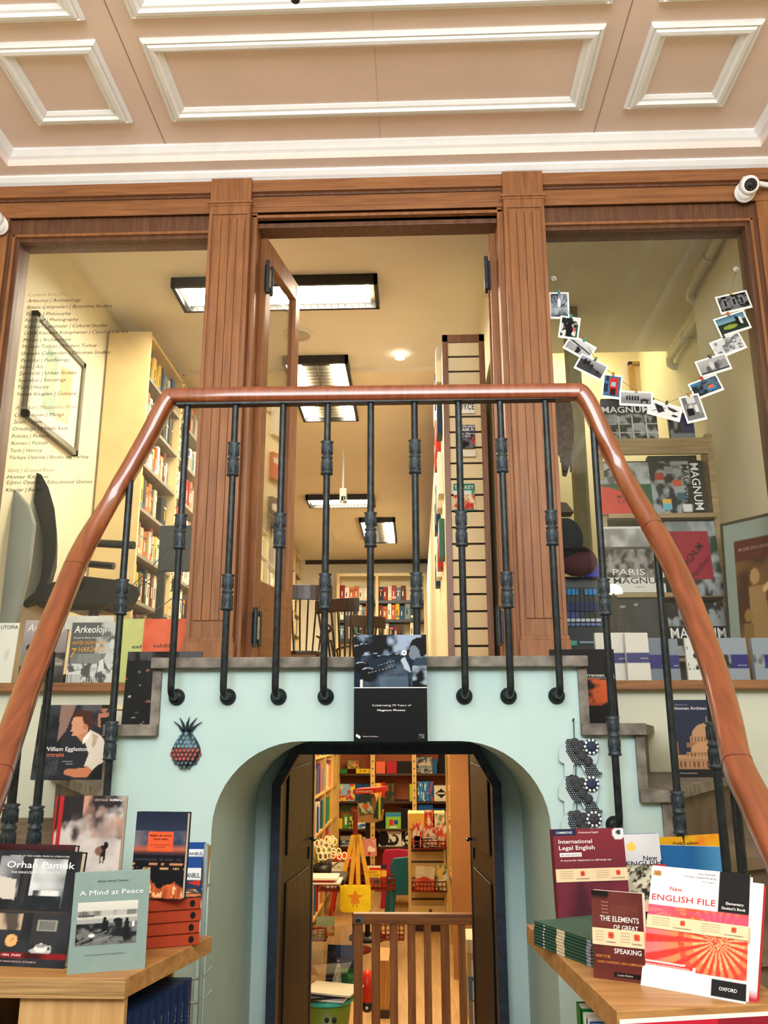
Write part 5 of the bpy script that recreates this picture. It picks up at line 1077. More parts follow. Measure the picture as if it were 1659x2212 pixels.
# lower stack carrying the tall novels (flat books)
def flatstack(nm, lab, p, ux, L, D, n, t, c, z0, group, spine_txt=None, jit=.004, labs=None, pages='e9e2cf'):
    ux = Vector(ux).normalized(); uy = Vector((0, 0, 1)).cross(ux); rs = random.Random(4)
    for k in range(n):
        j = rs.uniform(-jit, jit); q = Vector((p[0], p[1], z0 + k * t)) + ux * j
        M = Matrix(((ux.x, uy.x, 0, q.x), (ux.y, uy.y, 0, q.y), (0, 0, 1, q.z), (0, 0, 0, 1)))
        root = thing(nm, M=M, label=lab if labs is None else labs[k], cat='book', group=group)
        b = MB(); b.box((0, 0, .0004), (L, .0016, t - .0004), flat(c)); b.box((0, 0, .0004), (L, D, .0018), flat(c)); b.box((0, 0, t - .0018), (L, D, t - .0004), flat(c)); b.build('cover', parent=root)
        b = MB(); b.box((.002, .0016, .0018), (L - .002, D - .002, t - .0018), flat(pages)); b.build('pages', parent=root)
        if spine_txt: 
            b = MB(); spine_txt(b, L, t, k); b.build('spine_mark', parent=root, fix=False)
    return z0 + n * t
q0, q1 = onz(255, 2056), onz(432, 2041); ux = q1 - q0; Ls = ux.length
def mark(b, L, t, k): b.prism([(L - .018 + .006 * math.cos(a_), -.0006, t * .5 + t * .3 * math.sin(a_)) for a_ in [2 * math.pi * i / 10 for i in range(10)]], (0, .0004, 0), flat('1c1a1a'))
zs1 = flatstack('novel', 'orange spined paperback in the flat pile beneath the hawk novel', q0, ux, Ls, .13, 4, .0245, 'a23f27', ZT, 'orange paperbacks in the flat pile', mark)
uxn = ux.normalized(); uyn = Vector((0, 0, 1)).cross(uxn)
Mf = Matrix(((uxn.x, uyn.x, 0, q0.x), (uxn.y, uyn.y, 0, q0.y), (0, 0, 1, zs1 + .0006), (0, 0, 0, 1)))
fa_ = Art(50, 40, '17151a').clouds((.2, .2, 1, 1), 5, 5, '17151a', 'e07a34', .45, .7, 3).mix((Art(50, 40, '000000').noise(6, 6, 9) > .66).astype(float), 'f6c68a')
fs_ = fa_.sheet('cover_picture', Ls, .125, None, M=Mf @ Matrix.Rotation(R(-90), 4, 'X') @ Matrix.Translation((0, 0, 0)));
tp_ = [o_ for o_ in bpy.data.objects if o_.name.startswith('novel') and o_.get('group') == 'orange paperbacks in the flat pile']
top_ = max(tp_, key=lambda o_: o_.matrix_basis.translation.z); fs_.parent = top_; fs_.matrix_parent_inverse = top_.matrix_basis.inverted(); del top_['group']; top_['label'] = 'topmost orange spined paperback of the flat pile with a flame picture face up'
# Memed
a = Art(56, 90, '1a2030').grad((0, 0, 1, .28), '1a2236', '283246').clouds((0, .22, 1, .44), 2, 4, '2c3a54', '8a7a7c', .35, .7, 2).mix(np.exp(-((np.linspace(0, 1, 90)[:, None] - .43) / .035) ** 2) * np.ones((1, 56)) * .7, 'c0603c').rect(0, .5, 1, 1, '15151a')
for (v, c, k) in ((.55, '3a3c48', 3), (.60, 'e8a070', 5), (.65, 'f0b880', 7)): a.mix((np.exp(-((a.v - v) / .008) ** 2) * (a.noise(12, 3, k) > .45)), c)
fl_ = .93 - .16 * a.noise(9, 1, 3) - .16 * np.exp(-((a.u - .25) / .14) ** 2) - .06 * np.exp(-((a.u - .8) / .1) ** 2); a.mix(np.clip(((a.v > fl_) & (a.v < .98)) * (a.noise(8, 5, 4) * 1.8 - .2), 0, 1), 'd8683a').mix(((a.v > fl_ + .05) & (a.v < .97) & (a.noise(9, 6, 4) > .55)).astype(float), 'f4bc84').mix((a.v > fl_ - .0) * 0.0, 'ffffff').rect(.27, .235, .75, .45, 'd2562f')
M_, _w = frame_of(Vector((W(279, 1957, Y=q0.y + .035).x, q0.y + .035, zs1)), Vector((W(397, 1957, Y=q0.y + .04).x, q0.y + .02, zs1)), 3)
book('novel', M_, _w, solve_h(M_, 1753), .022, '1c2030', a, [('MEMED, MY HAWK', .3, .72, .285, .02, '2a1a1a', .01), ('YAŞAR KEMAL', .36, .66, .325, .018, '2a1a1a', .01), ('WITH A NEW INTRODUCTION', .31, .7, .385, .009, '3a1a14'), ('BY THE AUTHOR', .4, .62, .41, .009, '3a1a14')], 'dark blue paperback with an orange title square standing on the flat pile', spine='a23f27')
# Kemal
a = Art(66, 100, 'c9c2bd'); sm = a.noise(4, 6, 21); s2_ = a.noise(6, 8, 33)
a.mix(np.clip((sm - .35) * 2.2, 0, 1), 'aca09c').mix(np.clip(2.2 - a.v * 5.2 - (a.u * .6) + (s2_ - .5) * 3.4, 0, 1), '2b2629').mix(np.clip((a.noise(5, 4, 8) - .5) * 5, 0, 1) * (a.v < .38) * (a.u > .4), 'b88d78').mix(np.clip((.62 - np.abs(a.v - .3) * 4) * (a.u > .25) * (sm - .3) * 3, 0, 1), '8f7c74').mix(np.clip(a.v * 3.4 - 2.3 + (s2_ - .5) * 1.2, 0, 1) * .85, '5d575c')
a.ell(.74, .5, .05, .055, '221c1c').ell(.79, .45, .035, .035, '1a1616').ell(.69, .5, .05, .04, '7a5a4a').line(.79, .45, .77, .6, .012, '1a1616').line(.72, .53, .73, .6, .01, '2a2222').rect(.06, 0, .115, 1, 'b02a2a').rect(0, 0, .03, 1, 'b02a2a')
M_, _w = frame_of(onz(92, 1996), onz(246, 1996), 4); zq = .035; M_ = Matrix.Translation((0, 0, zq)) @ M_
book('novel', M_, _w, solve_h(M_, 1719), .03, '9a8c88', a, [('VINTAGE', .56, .76, .05, .022, 'c0a8a0'), ('KEMAL', .79, .97, .05, .022, 'f6f4f2', .01)], 'tall red spined novel with a horse galloping through smoke', spine='b02a2a')
bl_ = M_.translation; b = MB(); b.box((bl_.x - .0, bl_.y - .005, ZT), (bl_.x + .17, bl_.y + .12, ZT + zq - .001), flat('6a5a48')); tag(b.build('wooden_block', origin=bl_), 'flat brown block under the tall horse novel', 'block')
# map rack with city maps
grey = mat('grey_tube', '9fb0b0', .4, metal=.3); Yr = 2.42
root = thing('map_rack', W(432, 2212, Y=Yr), 'slim grey tube rack with map pockets between the cabinet and the arch', 'rack'); o = root.location
b = MB(); b.tube([W(446, 1822, Y=Yr), W(428, 2260, Y=Yr)], .006, grey); b.tube([W(446, 1822, Y=Yr + .1), W(428, 2260, Y=Yr + .1)], .005, grey); b.build('upright', parent=root, origin=o)
for y in (1925, 2116, 2168): b = MB(); A_, B_ = W(355, y, Y=Yr), W(436, y - 3, Y=Yr); b.tube([A_, B_, B_ + Vector((0, .1, 0))], .004, grey); b.build('crossbar', parent=root, origin=o)
b = MB(); A_, B_ = W(330, 2300, Y=Yr + .1), W(428, 1935, Y=Yr + .1); b.box((A_.x, Yr + .1, 0), (B_.x, Yr + .105, B_.z), mat('pale_green_panel', '9fb0a6', .7)); b.build('back_panel', parent=root, origin=o)
b = MB(); A_, B_ = W(416, 1950, Y=Yr - .02), W(440, 1828, Y=Yr - .02); b.prism([W(x, y, Y=Yr + .02) for x, y in ((428, 1925), (443, 1830), (447, 1830), (436, 1950))], (0, .05, 0), plyv); b.build('pocket_side', parent=root, origin=o)
for (x0, y0, x1, y1, Y_, lab) in ((388, 1820, 440, 1868, Yr + .03, 'blue topped city map standing highest in the map rack'), (384, 1852, 432, 1930, Yr - .02, 'blue topped city map in the nearer pocket of the map rack')):
    a = Art(22, 40, 'e2e6ea').rect(0, 0, 1, .3, '22488c').rect(0, .62, 1, 1, '2a3a5a').poly([(.4, .7), (1, .62), (1, .8)], 'c83a2a')
    M_, _w = frame_of(W(x0, y1, Y=Y_), Vector((W(x1, y1, Y=Y_).x, Y_, W(x0, y1, Y=Y_).z)), 2); book('city_map', M_, _w, solve_h(M_, y0), .012, '22488c', a, [('İSTANBUL', .1, .95, .56, .13, '1c2430', .01)], lab, cat='map')
# ---------------- right table
A0, A1 = onz(1205, 2062), onz(1332, 2184); fR = onz(1700, 2166); bR = Vector((fR.x, 2.28, ZT)); dl = (A0 - A1).normalized(); bL = A1 + dl * ((2.28 - A1.y) / dl.y)
root = thing('display_cabinet', ((A1.x + fR.x) / 2, A1.y + .3, 0), 'wooden display cabinet carrying the language course books', 'cabinet'); o = root.location
b = MB(); b.prism([A1, fR, bR, bL], (0, 0, -.04), ply); b.build('top', parent=root, origin=o, bevel=.002)
b = MB(); b.prism([A1 + Vector((.01, .012, -.04)), fR + Vector((0, .012, -.04)), fR + Vector((0, .03, -.04)), A1 + Vector((.01, .03, -.04))], (0, 0, -1.0), plyv); b.build('front_panel', parent=root, origin=o)
b = MB(); b.prism([A1 + Vector((.2, .05, -.04)), fR + Vector((0, .05, -.04)), bR + Vector((0, -.01, -.04)), bL + Vector((.2, -.01, -.04))], (0, 0, -1.0), plyv); b.prism([A1 + Vector((.02, .03, -.34)), A1 + Vector((.2, .03, -.34)), bL + Vector((.2, -.01, -.34)), bL + Vector((.02, -.01, -.34))], (0, 0, .015), plyv); b.build('side_shelf', parent=root, origin=o)
# sign on the front edge
s0, s1 = W(1338, 2192, Y=A1.y - .004), W(1672, 2176, Y=fR.y - .004); M_, _w = frame_of(Vector((s0.x, A1.y - .006, ZT - .22)), Vector((s1.x, fR.y - .006, ZT - .22)), 0); hh = .22 - .012
root = thing('shop_sign', M=M_, label='red and maroon shop sign in a white border on the cabinet front', cat='sign')
b = MB(); b.box((0, 0, 0), (_w, .004, hh), flat('f2efe8')); b.build('sign_board', parent=root)
b = MB(); b.box((.006, -.001, .006), (_w * .62, 0, hh - .006), flat('c4243a')); b.box((_w * .62, -.001, .006), (_w - .006, 0, hh - .006), flat('8e2030'))
b.build('sign_panel', parent=root)
b = MB(); put_text(b, 'homerkitabevi', .05, _w * .47, hh - .048, .020, flat('f0d8d8'), -.002, .0); put_text(b, '"verba volant', _w * .68, _w * .96, hh - .038, .018, flat('e8c8cc'), -.002, 0); 
for k in range(4): t_ = math.pi / 4 + k * math.pi / 2; b.prism([(.028 + .008 * math.cos(t_) + .0075 * math.cos(u_), -.0022, hh - .034 + .008 * math.sin(t_) + .0075 * math.sin(u_)) for u_ in [2 * math.pi * i / 12 for i in range(12)]], (0, .0006, 0), flat('f0c0c4'))
b.build('lettering', parent=root, fix=False)
# band wrapped round some books
def band(root, w, h, v0, v1, sh=0):
    b = MB(); z1, z0 = h * (1 - v0), h * (1 - v1); b.add([(0, -.0022, z0 + sh), (w, -.0022, z0), (w, -.0022, z1), (0, -.0022, z1 + sh)], [(0, 1, 2, 3)], flat('e0c9a4')); b.box((w, -.0022, z0), (w + .0006, .01, z1), flat('e0c9a4')); bo = b.build('paper_band', parent=root, fix=False)
    b = MB(); u = .0; hh_ = z1 - z0
    for c0 in (.04, .54):
        x = w * (c0 + .33); zc = z0 + hh_ * .62 + sh * (1 - c0)
        for k in range(4):
            t_ = math.pi / 4 + k * math.pi / 2; b.prism([(x + hh_ * .11 * math.cos(t_) + hh_ * .12 * math.cos(u_), -.0028, zc + hh_ * .11 * math.sin(t_) + hh_ * .12 * math.sin(u_)) for u_ in [2 * math.pi * i / 10 for i in range(10)]], (0, .0004, 0), flat('d8543a'))
        put_text(b, 'homerkitabevi', x - w * .09, x + w * .09, z0 + hh_ * .18 + sh * (1 - c0), hh_ * .1, flat('4a3a30'), -.0028, .01)
        for r in range(4): put_text(b, 'special price/özel fiyat', w * c0 + w * .02, w * (c0 + .2), z0 + hh_ * (.78 - r * .17) + sh * (1 - c0), hh_ * .07, flat('8a7866'), -.0028, 0, .2)
    b.build('lettering', parent=bo, fix=False)
# International Legal English
M_, _w = frame_of(onz(1209, 2011), onz(1366, 2004), 4); h_ = solve_h(M_, 1792)
a = Art(60, 84, '6c2a34').grad((0, 0, 1, 1), '7c2e38', '46202e').clouds((0, .5, 1, 1), 3, 3, '46202e', '6a2a38', .3, .7, 4).rect(0, 0, .33, .062, '1f2a4a').ell(.93, .05, .09, .07, 'd8dce0').ell(.93, .04, .035, .028, '3a3e46')
r = book('textbook', M_, _w, h_, .02, '6c2a34', a, [('CAMBRIDGE', .045, .27, .045, .022, 'f0f0f2', .004), ('Professional English', .36, .64, .045, .019, 'f0d8d8', .006), ('International', .07, .54, .145, .04, 'f4f0ee'), ('Legal English', .07, .57, .21, .042, 'f4f0ee'), ('A course for classroom or self-study use', .08, .79, .325, .019, 'f0e8e8'), ('Suitable preparation for', .1, .5, .93, .02, 'f0e8e8', .004), ('International Legal English', .1, .56, .965, .02, 'f0e8e8', .004)], 'maroon law English coursebook with a compact disc corner and tan paper band')
b = MB(); b.box((_w * .075, -.0012, h_ * .72), (_w * .38, -.0008, h_ * .76), flat('f2efee')); put_text(b, 'SECOND EDITION', _w * .09, _w * .365, h_ * .73, h_ * .018, flat('4a2430'), -.0018); b.build('edition_label', parent=r, fix=False)
band(r, _w, h_, .40, .53)
# green pile
q0, q1 = onz(1155, 2042), onz(1279, 2090); ux = (q1 - q0); uxn = ux.normalized(); uyn = Vector((0, 0, 1)).cross(uxn)
def gm2(b, L, t, k): b.box((L * .42, -.0006, .0005), (L * .56, .0002, t - .0005), flat('cfc0a0')); b.box((L * .18, -.0006, t * .3), (L * .2, .0002, t * .7), flat('e8e8e0')); b.box((L * .93, -.0006, .0006), (L, .0002, t - .0006), flat('8a90a0'))
flatstack('textbook', 'thin dark green coursebook in the pile overhanging the cabinet', q0, ux, ux.length, .19, 8, .0062, '3c5a4c', ZT, 'thin green coursebooks in a pile', gm2, .003)
# Elements of great speaking
M_, _w = frame_of(onz(1283, 2112), onz(1396, 2126), 7); h_ = solve_h(M_, 1922)
r = book('paperback', M_, _w, h_, .026, '5a2620', Art(20, 20, '5c2822').clouds((0, 0, 1, 1), 2, 3, '54231f', '64302a', .3, .7, 3).rect(0, 0, .34, .055, '16100f'), [(s_, .2, .33, .135 + k * .04, .014, 'd89a84') for k, s_ in enumerate(('Pace', 'Emotion', 'Silence', 'Preparation'))] + [('THE ELEMENTS', .16, .92, .345, .06, 'f2ece6', .012), ('OF GREAT', .42, .9, .435, .055, 'f2ece6', .012), ('SPEAKING', .42, .94, .7, .055, 'f2ece6', .012), ('HOW TO BE', .06, .34, .76, .032, 'd88a40', .006), ('CALM, CONFIDENT, AND COMPELLING', .08, .97, .82, .026, 'd88a40', .004)] + [('effective speaking begins with a clear idea', .38, .9, .17 + .022 * k, .007, 'a05a50') for k in range(6)], 'dark brown paperback on public speaking with a tan band and exposed page edge', pages='f2efe8', overhang=0)
b = MB(); b.box((_w * .4, -.0012, h_ * .04), (_w * .98, -.0008, h_ * .09), flat('1c1210')); put_text(b, 'J. Lyman MacInnis', _w * .46, _w * .76, h_ * .055, h_ * .02, flat('d8ccc0'), -.0018); b.build('author_strip', parent=r, fix=False); band(r, _w, h_, .43, .62)
# English File
M_, _w = frame_of(onz(1384, 2128), onz(1611, 2169), 27); h_ = solve_h(M_, 1869.5)
a = Art(90, 110, 'f5f4f2').rect(.7, 0, 1, .335, '17171a').rect(0, .335, 1, .835, 'e2543c')
cx_, cy_ = .72, .575; th_ = np.arctan2((a.v - cy_) * 1.15, a.u - cx_); rr_ = np.hypot(a.u - cx_, (a.v - cy_) * 1.15); m_ = (a.v > .335) & (a.v < .835)
a.mix(m_ * (np.sin(th_ * 24) > .1) * 1.0, 'ee8050').mix(m_ * (np.abs(rr_ - .36) < .03) * (np.sin(th_ * 24) > .1) * .8, 'c83a34').mix(m_ * (rr_ < .25) * (np.sin(th_ * 24) > .4), 'f6ae78').mix(m_ * np.clip(1.3 - a.u * 4, 0, 1) * .7, 'e06a80').mix(m_ * (np.sin(th_ * 24) < -.2) * (a.v > .5), 'd83830')
c2x, c2y = .25, .36; t2_ = np.arctan2(a.v - c2y, a.u - c2x); m2_ = (a.v > .335) & (a.v < .45); a.mix(m2_ * (np.sin(t2_ * 20) > 0) * .8, 'c84a70').mix(m2_ * (a.u > .55) * .5, 'd84a6a')
a.poly([(0, .835), (.0, .79), (.52, .8), (.52, .835)], 'f5f4f2').rect(.68, .855, 1.0, .985, '17171a').rect(0, .80, .5, .832, 'd0302c').rect(.02, .04, .11, .085, 'b08a50').poly([(.03, .045), (.08, .035), (.1, .08), (.05, .09)], 'a0703a')
r = book('textbook', M_, _w, h_, .016, 'f0efec', a, [('New', .21, .34, .205, .036, 'cc2a2c', .012), ('ENGLISH FILE', .03, .68, .295, .05, 'cc2a2c', .022), ('Clive Oxenden', .48, .67, .045, .016, '2a2a2c', .006), ('Christina Latham-Koenig', .34, .67, .075, .016, '2a2a2c', .006), ('Paul Seligson', .53, .67, .107, .013, '2a2a2c', 0, .2), ('Elementary', .78, .95, .27, .022, 'f0f0f0', .008), ("Student's Book", .74, .97, .31, .022, 'f0f0f0', .008), ('www.oup.com/elt/englishfile/elementary', .03, .47, .826, .013, 'f4e0dc'), ('OXFORD', .755, .92, .935, .026, 'f4f4f4')], 'white and orange starburst coursebook leaning at the cabinet front edge', spine='e8e6e2', pages='f4f3f0', spine_side=-1)
band(r, _w, h_, .425, .535)
M2 = M_ @ Matrix.Translation((.012, .018, .0)) @ Matrix.Rotation(R(2), 4, 'Y'); r = book('textbook', M2, _w * 1.0, h_ * .99, .012, 'c83030', Art(8, 12, 'e8ecf0').rect(0, 0, 1, .3, 'dfe6ea').rect(0, .9, 1, 1, 'b8283a'), (), 'red edged workbook tucked directly behind the starburst coursebook', pages='e8ecee')
# gravel cover
M_, _w = frame_of(onz(1333, 1988), onz(1452, 1984), 4); h_ = solve_h(M_, 1870)
a = Art(60, 60, '7a7868'); nz_ = a.noise(13, 13, 5); a.mix((nz_ > .52).astype(float), 'b8b4a0').mix((nz_ < .4).astype(float), '2c2c28').mix((a.noise(11, 12, 8) > .63).astype(float), 'd0ccb8').poly([(.74, 0), (1, 0), (1, .3)], 'c8303a').rect(0, .72, 1, 1, '3a2428')
r = book('textbook', M_, _w, h_, .02, '4a4840', a, [('PRACTICE', .8, .95, .08, .02, 'f4e8e8')], 'textbook with a black and white crowd of stones on the cover and a red corner'); band(r, _w, h_, .66, .86)
# New English (white with blue edge)
M_, _w = frame_of(onz(1352, 1975), onz(1440, 1970), 3); h_ = solve_h(M_, 1803)
book('textbook', M_, _w, h_, .015, '2a4a8c', Art(30, 50, 'd6d8de').rect(0, 0, .1, 1, '2a4a8c').ell(.28, .16, .12, .06, 'e8c860'), [('New', .55, .9, .34, .06, '22283a', .01), ('ENGLISH', .12, 1.0, .405, .06, '22283a', .015)], 'pale coursebook with a blue spine strip rising behind the maroon one')
# yellow and blue books at the back
M_, _w = frame_of(onz(1428, 1958), onz(1580, 1942), 3); h_ = solve_h(M_, 1811)
book('textbook', M_, _w, h_, .02, 'd8a01c', Art(30, 30, 'e0a81e').clouds((.4, 0, 1, .3), 3, 3, 'e0a81e', 'e0762a', .4, .6, 2), [('THIRD edition', .25, .62, .13, .05, '1c1c1c', .01)], 'yellow and orange third edition coursebook at the back of the cabinet')
M_, _w = frame_of(onz(1424, 1968), onz(1588, 1976), 3); h_ = solve_h(M_, 1825)
book('textbook', M_, _w, h_, .02, '2468a0', Art(50, 50, '1f5e98').mix(np.clip(Art(50, 50, '000000').u * 1.4 - .7, 0, 1), '5aa0c8').poly([(1, .25), (1, 1), (.7, 1)], 'd8b430'), (), 'blue textbook with pale page edge in front of the yellow one', pages='e8e8e8', overhang=0)
# books in the right side shelf
rs = random.Random(2)
cs = [('e2e4e0', 'white'), ('2a2c30', 'black'), ('2f8a52', 'green'), ('8a90a0', 'grey'), ('b89a5a', 'tan'), ('1f5a9a', 'blue'), ('efeeea', 'ivory'), ('1f7a3a', 'bright green')]
yy = A1.y + .035
for k, (c, cn) in enumerate(cs):
    t = (.03, .02, .05, .03, .025, .05, .04, .05)[k]; hgt = (.20, .17, .21, .23, .22, .24, .245, .25)[k]; x0_ = A1.x + .015 + dl.x / dl.y * (yy - A1.y)
    root = thing('book', (x0_, yy, ZT - .325), '%s spined book filed in the open side of the wooden cabinet' % cn, 'book', 'books in the side of the wooden cabinet, ' + cn)
    b = MB(); b.box((0, 0, 0), (.0018, t - .002, hgt), flat(c)); b.box((0, 0, 0), (.16, .0015, hgt), flat(c)); b.box((0, t - .0035, 0), (.16, t - .002, hgt), flat(c)); b.build('cover', parent=root)
    b = MB(); b.box((.002, .0015, .002), (.158, t - .0035, hgt - .003), WHITE()); b.build('pages', parent=root)
    b = MB(); b.box((-.0004, t * .3, hgt * .7), (0, t * .6, hgt * .85), flat('f0ead8' if k in (1, 2, 5, 7) else '2a2a30')); b.build('spine_label', parent=root); yy += t
# ---------------- books on the steps
def step_book(lab, x0, x1, yb, yt, Z, c, art, texts, tilt=6, t=.02, Y=None, nm='art_book'):
    if Y is None: bl, br = onz(x0, yb, Z), onz(x1, yb, Z)
    else: bl, br = W(x0, yb, Y=Y), W(x1, yb, Y=Y); bl.z = br.z = Z
    M, w = frame_of(bl, Vector((br.x, br.y, bl.z)), tilt); h = solve_h(M, yt); return book(nm, M, w, h, t, c, art, texts, lab, spine=c)
a = Art(84, 90, '282c34').clouds((0, 0, .35, 1), 3, 5, '1c2028', '3a3e48', .35, .65, 3).poly([(.28, 0), (.5, 0), (.4, .35), (.3, .5)], '8a7068').clouds((.5, 0, 1, .35), 4, 4, '2a2e3a', '54505a', .4, .6, 5)
a.ell(.9, .06, .045, .045, 'a87058').rect(.86, 0, .98, .045, '2a1c18').poly([(.82, .12), (1, .1), (1, .32), (.84, .3)], 'b07860').poly([(.86, .18), (1, .16), (1, .4), (.9, .4)], '1c1e26')
a.ell(.08, .2, .05, .05, '8a6a5a').rect(.04, .26, .12, .5, '3a3a44')
a.poly([(.46, .12), (.55, .07), (.72, .09), (.77, .2), (.76, .33), (.68, .38), (.6, .3), (.56, .2), (.48, .2)], '4a2c22').poly([(.48, .17), (.6, .16), (.64, .26), (.7, .3), (.7, .4), (.62, .45), (.55, .42), (.49, .42), (.5, .37), (.465, .36), (.48, .3), (.465, .24)], 'd09878').ell(.665, .3, .03, .04, 'b87c60').poly([(.56, .42), (.7, .36), (.74, .4), (.66, .52)], 'c08868')
a.poly([(.66, .45), (.74, .34), (.9, .42), (1, .55), (1, .78), (.92, .8), (.84, .88), (.72, .82), (.76, .66)], 'dcd4c8').poly([(.66, .46), (.74, .36), (.74, .44), (.66, .54)], 'f4f0e8').poly([(.78, .4), (.86, .42), (.84, .55), (.8, .6)], 'b8a890')
a.poly([(.45, .88), (.5, .86), (.72, .85), (.76, .82), (.84, .88), (.78, .97), (.6, .97), (.45, .93)], 'c8805c').poly([(.84, .9), (1, .74), (1, 1), (.8, 1)], '1c1c22')
for k in range(6): a.line(.05 + k * .06, .7, .0 + k * .06, 1, .004, '484c54')
a.line(.4, .76, .58, .77, .004, '8a8c90').line(.4, .79, .56, .8, .004, '8a8c90')
step_book('square photography book with a young man in profile on the stone step', 65, 222, 1684, 1523, t2, '20242c', a, [('William Eggleston', .13, .75, .625, .055, 'f4f4f2', .008), ('Portraits', .12, .42, .7, .055, 'd8775a', .008)], 8)
a = Art(60, 70, '1e2022'); 
for k in range(40): rg = a.rg; a.ell(rg.rand(), rg.rand() ** .8, .008 + .02 * rg.rand(), .004 + .012 * rg.rand(), random.Random(k).choice(('7a7a74', '9a9890', 'b8603c', '4c4e50', 'c0b8a8', '8a5a4a')))
a.clouds((0, 0, 1, .12), 8, 3, '4a4c50', '1c1c1e', .4, .6, 3)
step_book('black book scattered with leaf specks standing on the upper stone step', 262, 425, 1562, 1408, t1, '1a1b1d', a, [('STUMBLING', .5, .95, .52, .035, 'b0a898'), ('TO', .62, .78, .61, .035, 'b0a898'), ('OUR LANDFALL', .34, .95, .7, .035, 'b0a898')], 4, Y=2.99)
a = Art(50, 60, '1c1a1b').ell(.55, .58, .38, .2, '9a4424').clouds((.2, .42, .9, .72), 7, 7, '18110f', 'b8552c', .45, .58, 5).rect(0, 0, 1, .40, '1c1a1b').rect(0, .75, 1, 1, '151314').rect(0, .385, 1, .392, '6a6462')
step_book('black book with an orange painted vase standing on the stone step', 1196, 1337, 1548, 1403, t1, '1a1819', a, [('Mediterranean Art', .3, .98, .37, .04, 'd8d4cc')], 3, Y=2.99)
a = Art(60, 84, '2a3046').clouds((0, .3, 1, .4), 3, 3, '2a3046', '343a50', .3, .7, 3).ell(.72, .5, .3, .19, 'b08a68').rect(.38, .47, 1, .56, 'a88060').rect(.3, .56, 1, .62, '8a6448').ell(.72, .66, .34, .12, 'b88c68').rect(.28, .68, 1, .76, 'a07854').rect(.1, .72, .75, .78, 'b08a66').rect(0, .76, .8, .9, 'a27a58').rect(0, .9, 1, 1, '22201f').rect(.0, .55, .12, .7, '8a684e').rect(.76, .22, .765, .35, 'b0a090')
for k in range(9): a.rect(.42 + k * .065, .49, .435 + k * .065, .55, '5a4030'); a.rect(.3 + k * .07, .69, .32 + k * .07, .74, '6a4c36'); a.rect(.04 + k * .09, .8, .065 + k * .09, .87, '5a4030')
step_book('dark blue architecture book with a domed mosque on the lower stone step', 1459, 1566, 1679, 1512, t2, '262c40', a, [('A History of', .08, .4, .075, .022, '8a90a0'), ('Ottoman Architecture', .08, .95, .13, .04, 'e0e0e4'), ('Thames & Hudson', .1, .45, .955, .014, 'd0d0d0')], 5)
# ---------------- card hung on the railing
Yc_ = RY - .03; bl, br = W(764, 1602, Y=Yc_), W(924, 1605, Y=Yc_); M_, _w = frame_of(bl, Vector((br.x, br.y, bl.z)), 0); h_ = solve_h(M_, 1372)
root = thing('poster_card', M=M_, label='tall black anniversary card with a black and white photograph hung on the railing', cat='poster')
b = MB(); b.box((0, 0, 0), (_w, .006, h_), flat('0d0e10')); b.build('card_board', parent=root)
a = Art(90, 66, '2c333c').clouds((0, 0, 1, .45), 6, 4, '20252c', '8a9ab0', .42, .62, 3).clouds((.1, .4, .75, 1), 4, 3, '30363e', '4c5866', .4, .6, 9)
for (x, y, r_) in ((.05, .3, .1), (.14, .24, .08), (.1, .62, .1), (.2, .75, .12), (.3, .4, .05)): a.ell(x, y, r_, r_ * 1.2, '15181c').ell(x - .01, y - r_ * .8, r_ * .6, r_ * .25, '9aa8b8').ell(x, y - r_ * .5, r_ * .7, r_ * .4, '1a1d22')
for (x0, y0, x1, y1) in ((.3, .42, .62, .38), (.33, .6, .55, .52), (.2, .74, .57, .62)): a.line(x0, y0, x1, y1, .015, '0e1013').line(x0, y0 - .015, x1, y1 - .015, .003, '8a96a4')
a.ell(.9, .24, .13, .19, '0f1012').poly([(.78, .22), (.84, .2), (.9, .3), (.92, .45), (.85, .5), (.78, .45), (.755, .38), (.77, .3)], '6a7684').poly([(.84, .45), (1, .42), (1, 1), (.78, 1), (.76, .8)], '3a4550').clouds((.8, .6, 1, 1), 6, 6, '20262c', '8a96a4', .45, .6, 4).ell(.69, .35, .035, .05, 'd8dce2').ell(.69, .35, .012, .018, '2a2c30').poly([(.64, .48), (.7, .42), (.76, .6), (.78, .72), (.7, .66)], 'a0aab6').clouds((.35, .8, .72, 1), 3, 2, '4a5868', '5c6a7c', .3, .7, 2).rect(.08, .85, .12, 1, 'c8ccd0')
a.a = np.clip(a.a * 1.15 - .03, 0, 1); a.sheet('photograph', _w, h_ * .5, root, y=-.0008, z0=h_ * .5)
b = MB(); b.box((0, -.001, h_ * .494), (_w, -.0002, h_ * .502), flat('e8e8e8')); b.build('divider_line', parent=root)
letters(root, _w, h_, [('Celebrating 70 Years of', .25, .78, .675, .017, 'e8e8ea', .0), ('Magnum Photos', .32, .7, .72, .017, 'f4f4f4', .012), ('Thames & Hudson', .12, .33, .957, .009, 'e0e0e0', .004)])
b = MB(); 
for s_ in (-1, 1): b.prism([(.0135 + s_ * .003 + .004 * math.cos(u_), -.0018, h_ * .048 - s_ * .002 + .0045 * math.sin(u_)) for u_ in [2 * math.pi * i / 8 for i in range(8)]], (0, .0005, 0), flat('e8e8e8'))
b.box((_w * .88, -.0015, h_ * .028), (_w * .955, -.0008, h_ * .068), flat('5a6068')); b.box((_w * .885, -.002, h_ * .031), (_w * .95, -.0012, h_ * .052), flat('1c1e20')); put_text(b, '70', _w * .915, _w * .95, h_ * .034, h_ * .012, flat('c8c8c8'), -.0025); b.build('logo', parent=root, fix=False)
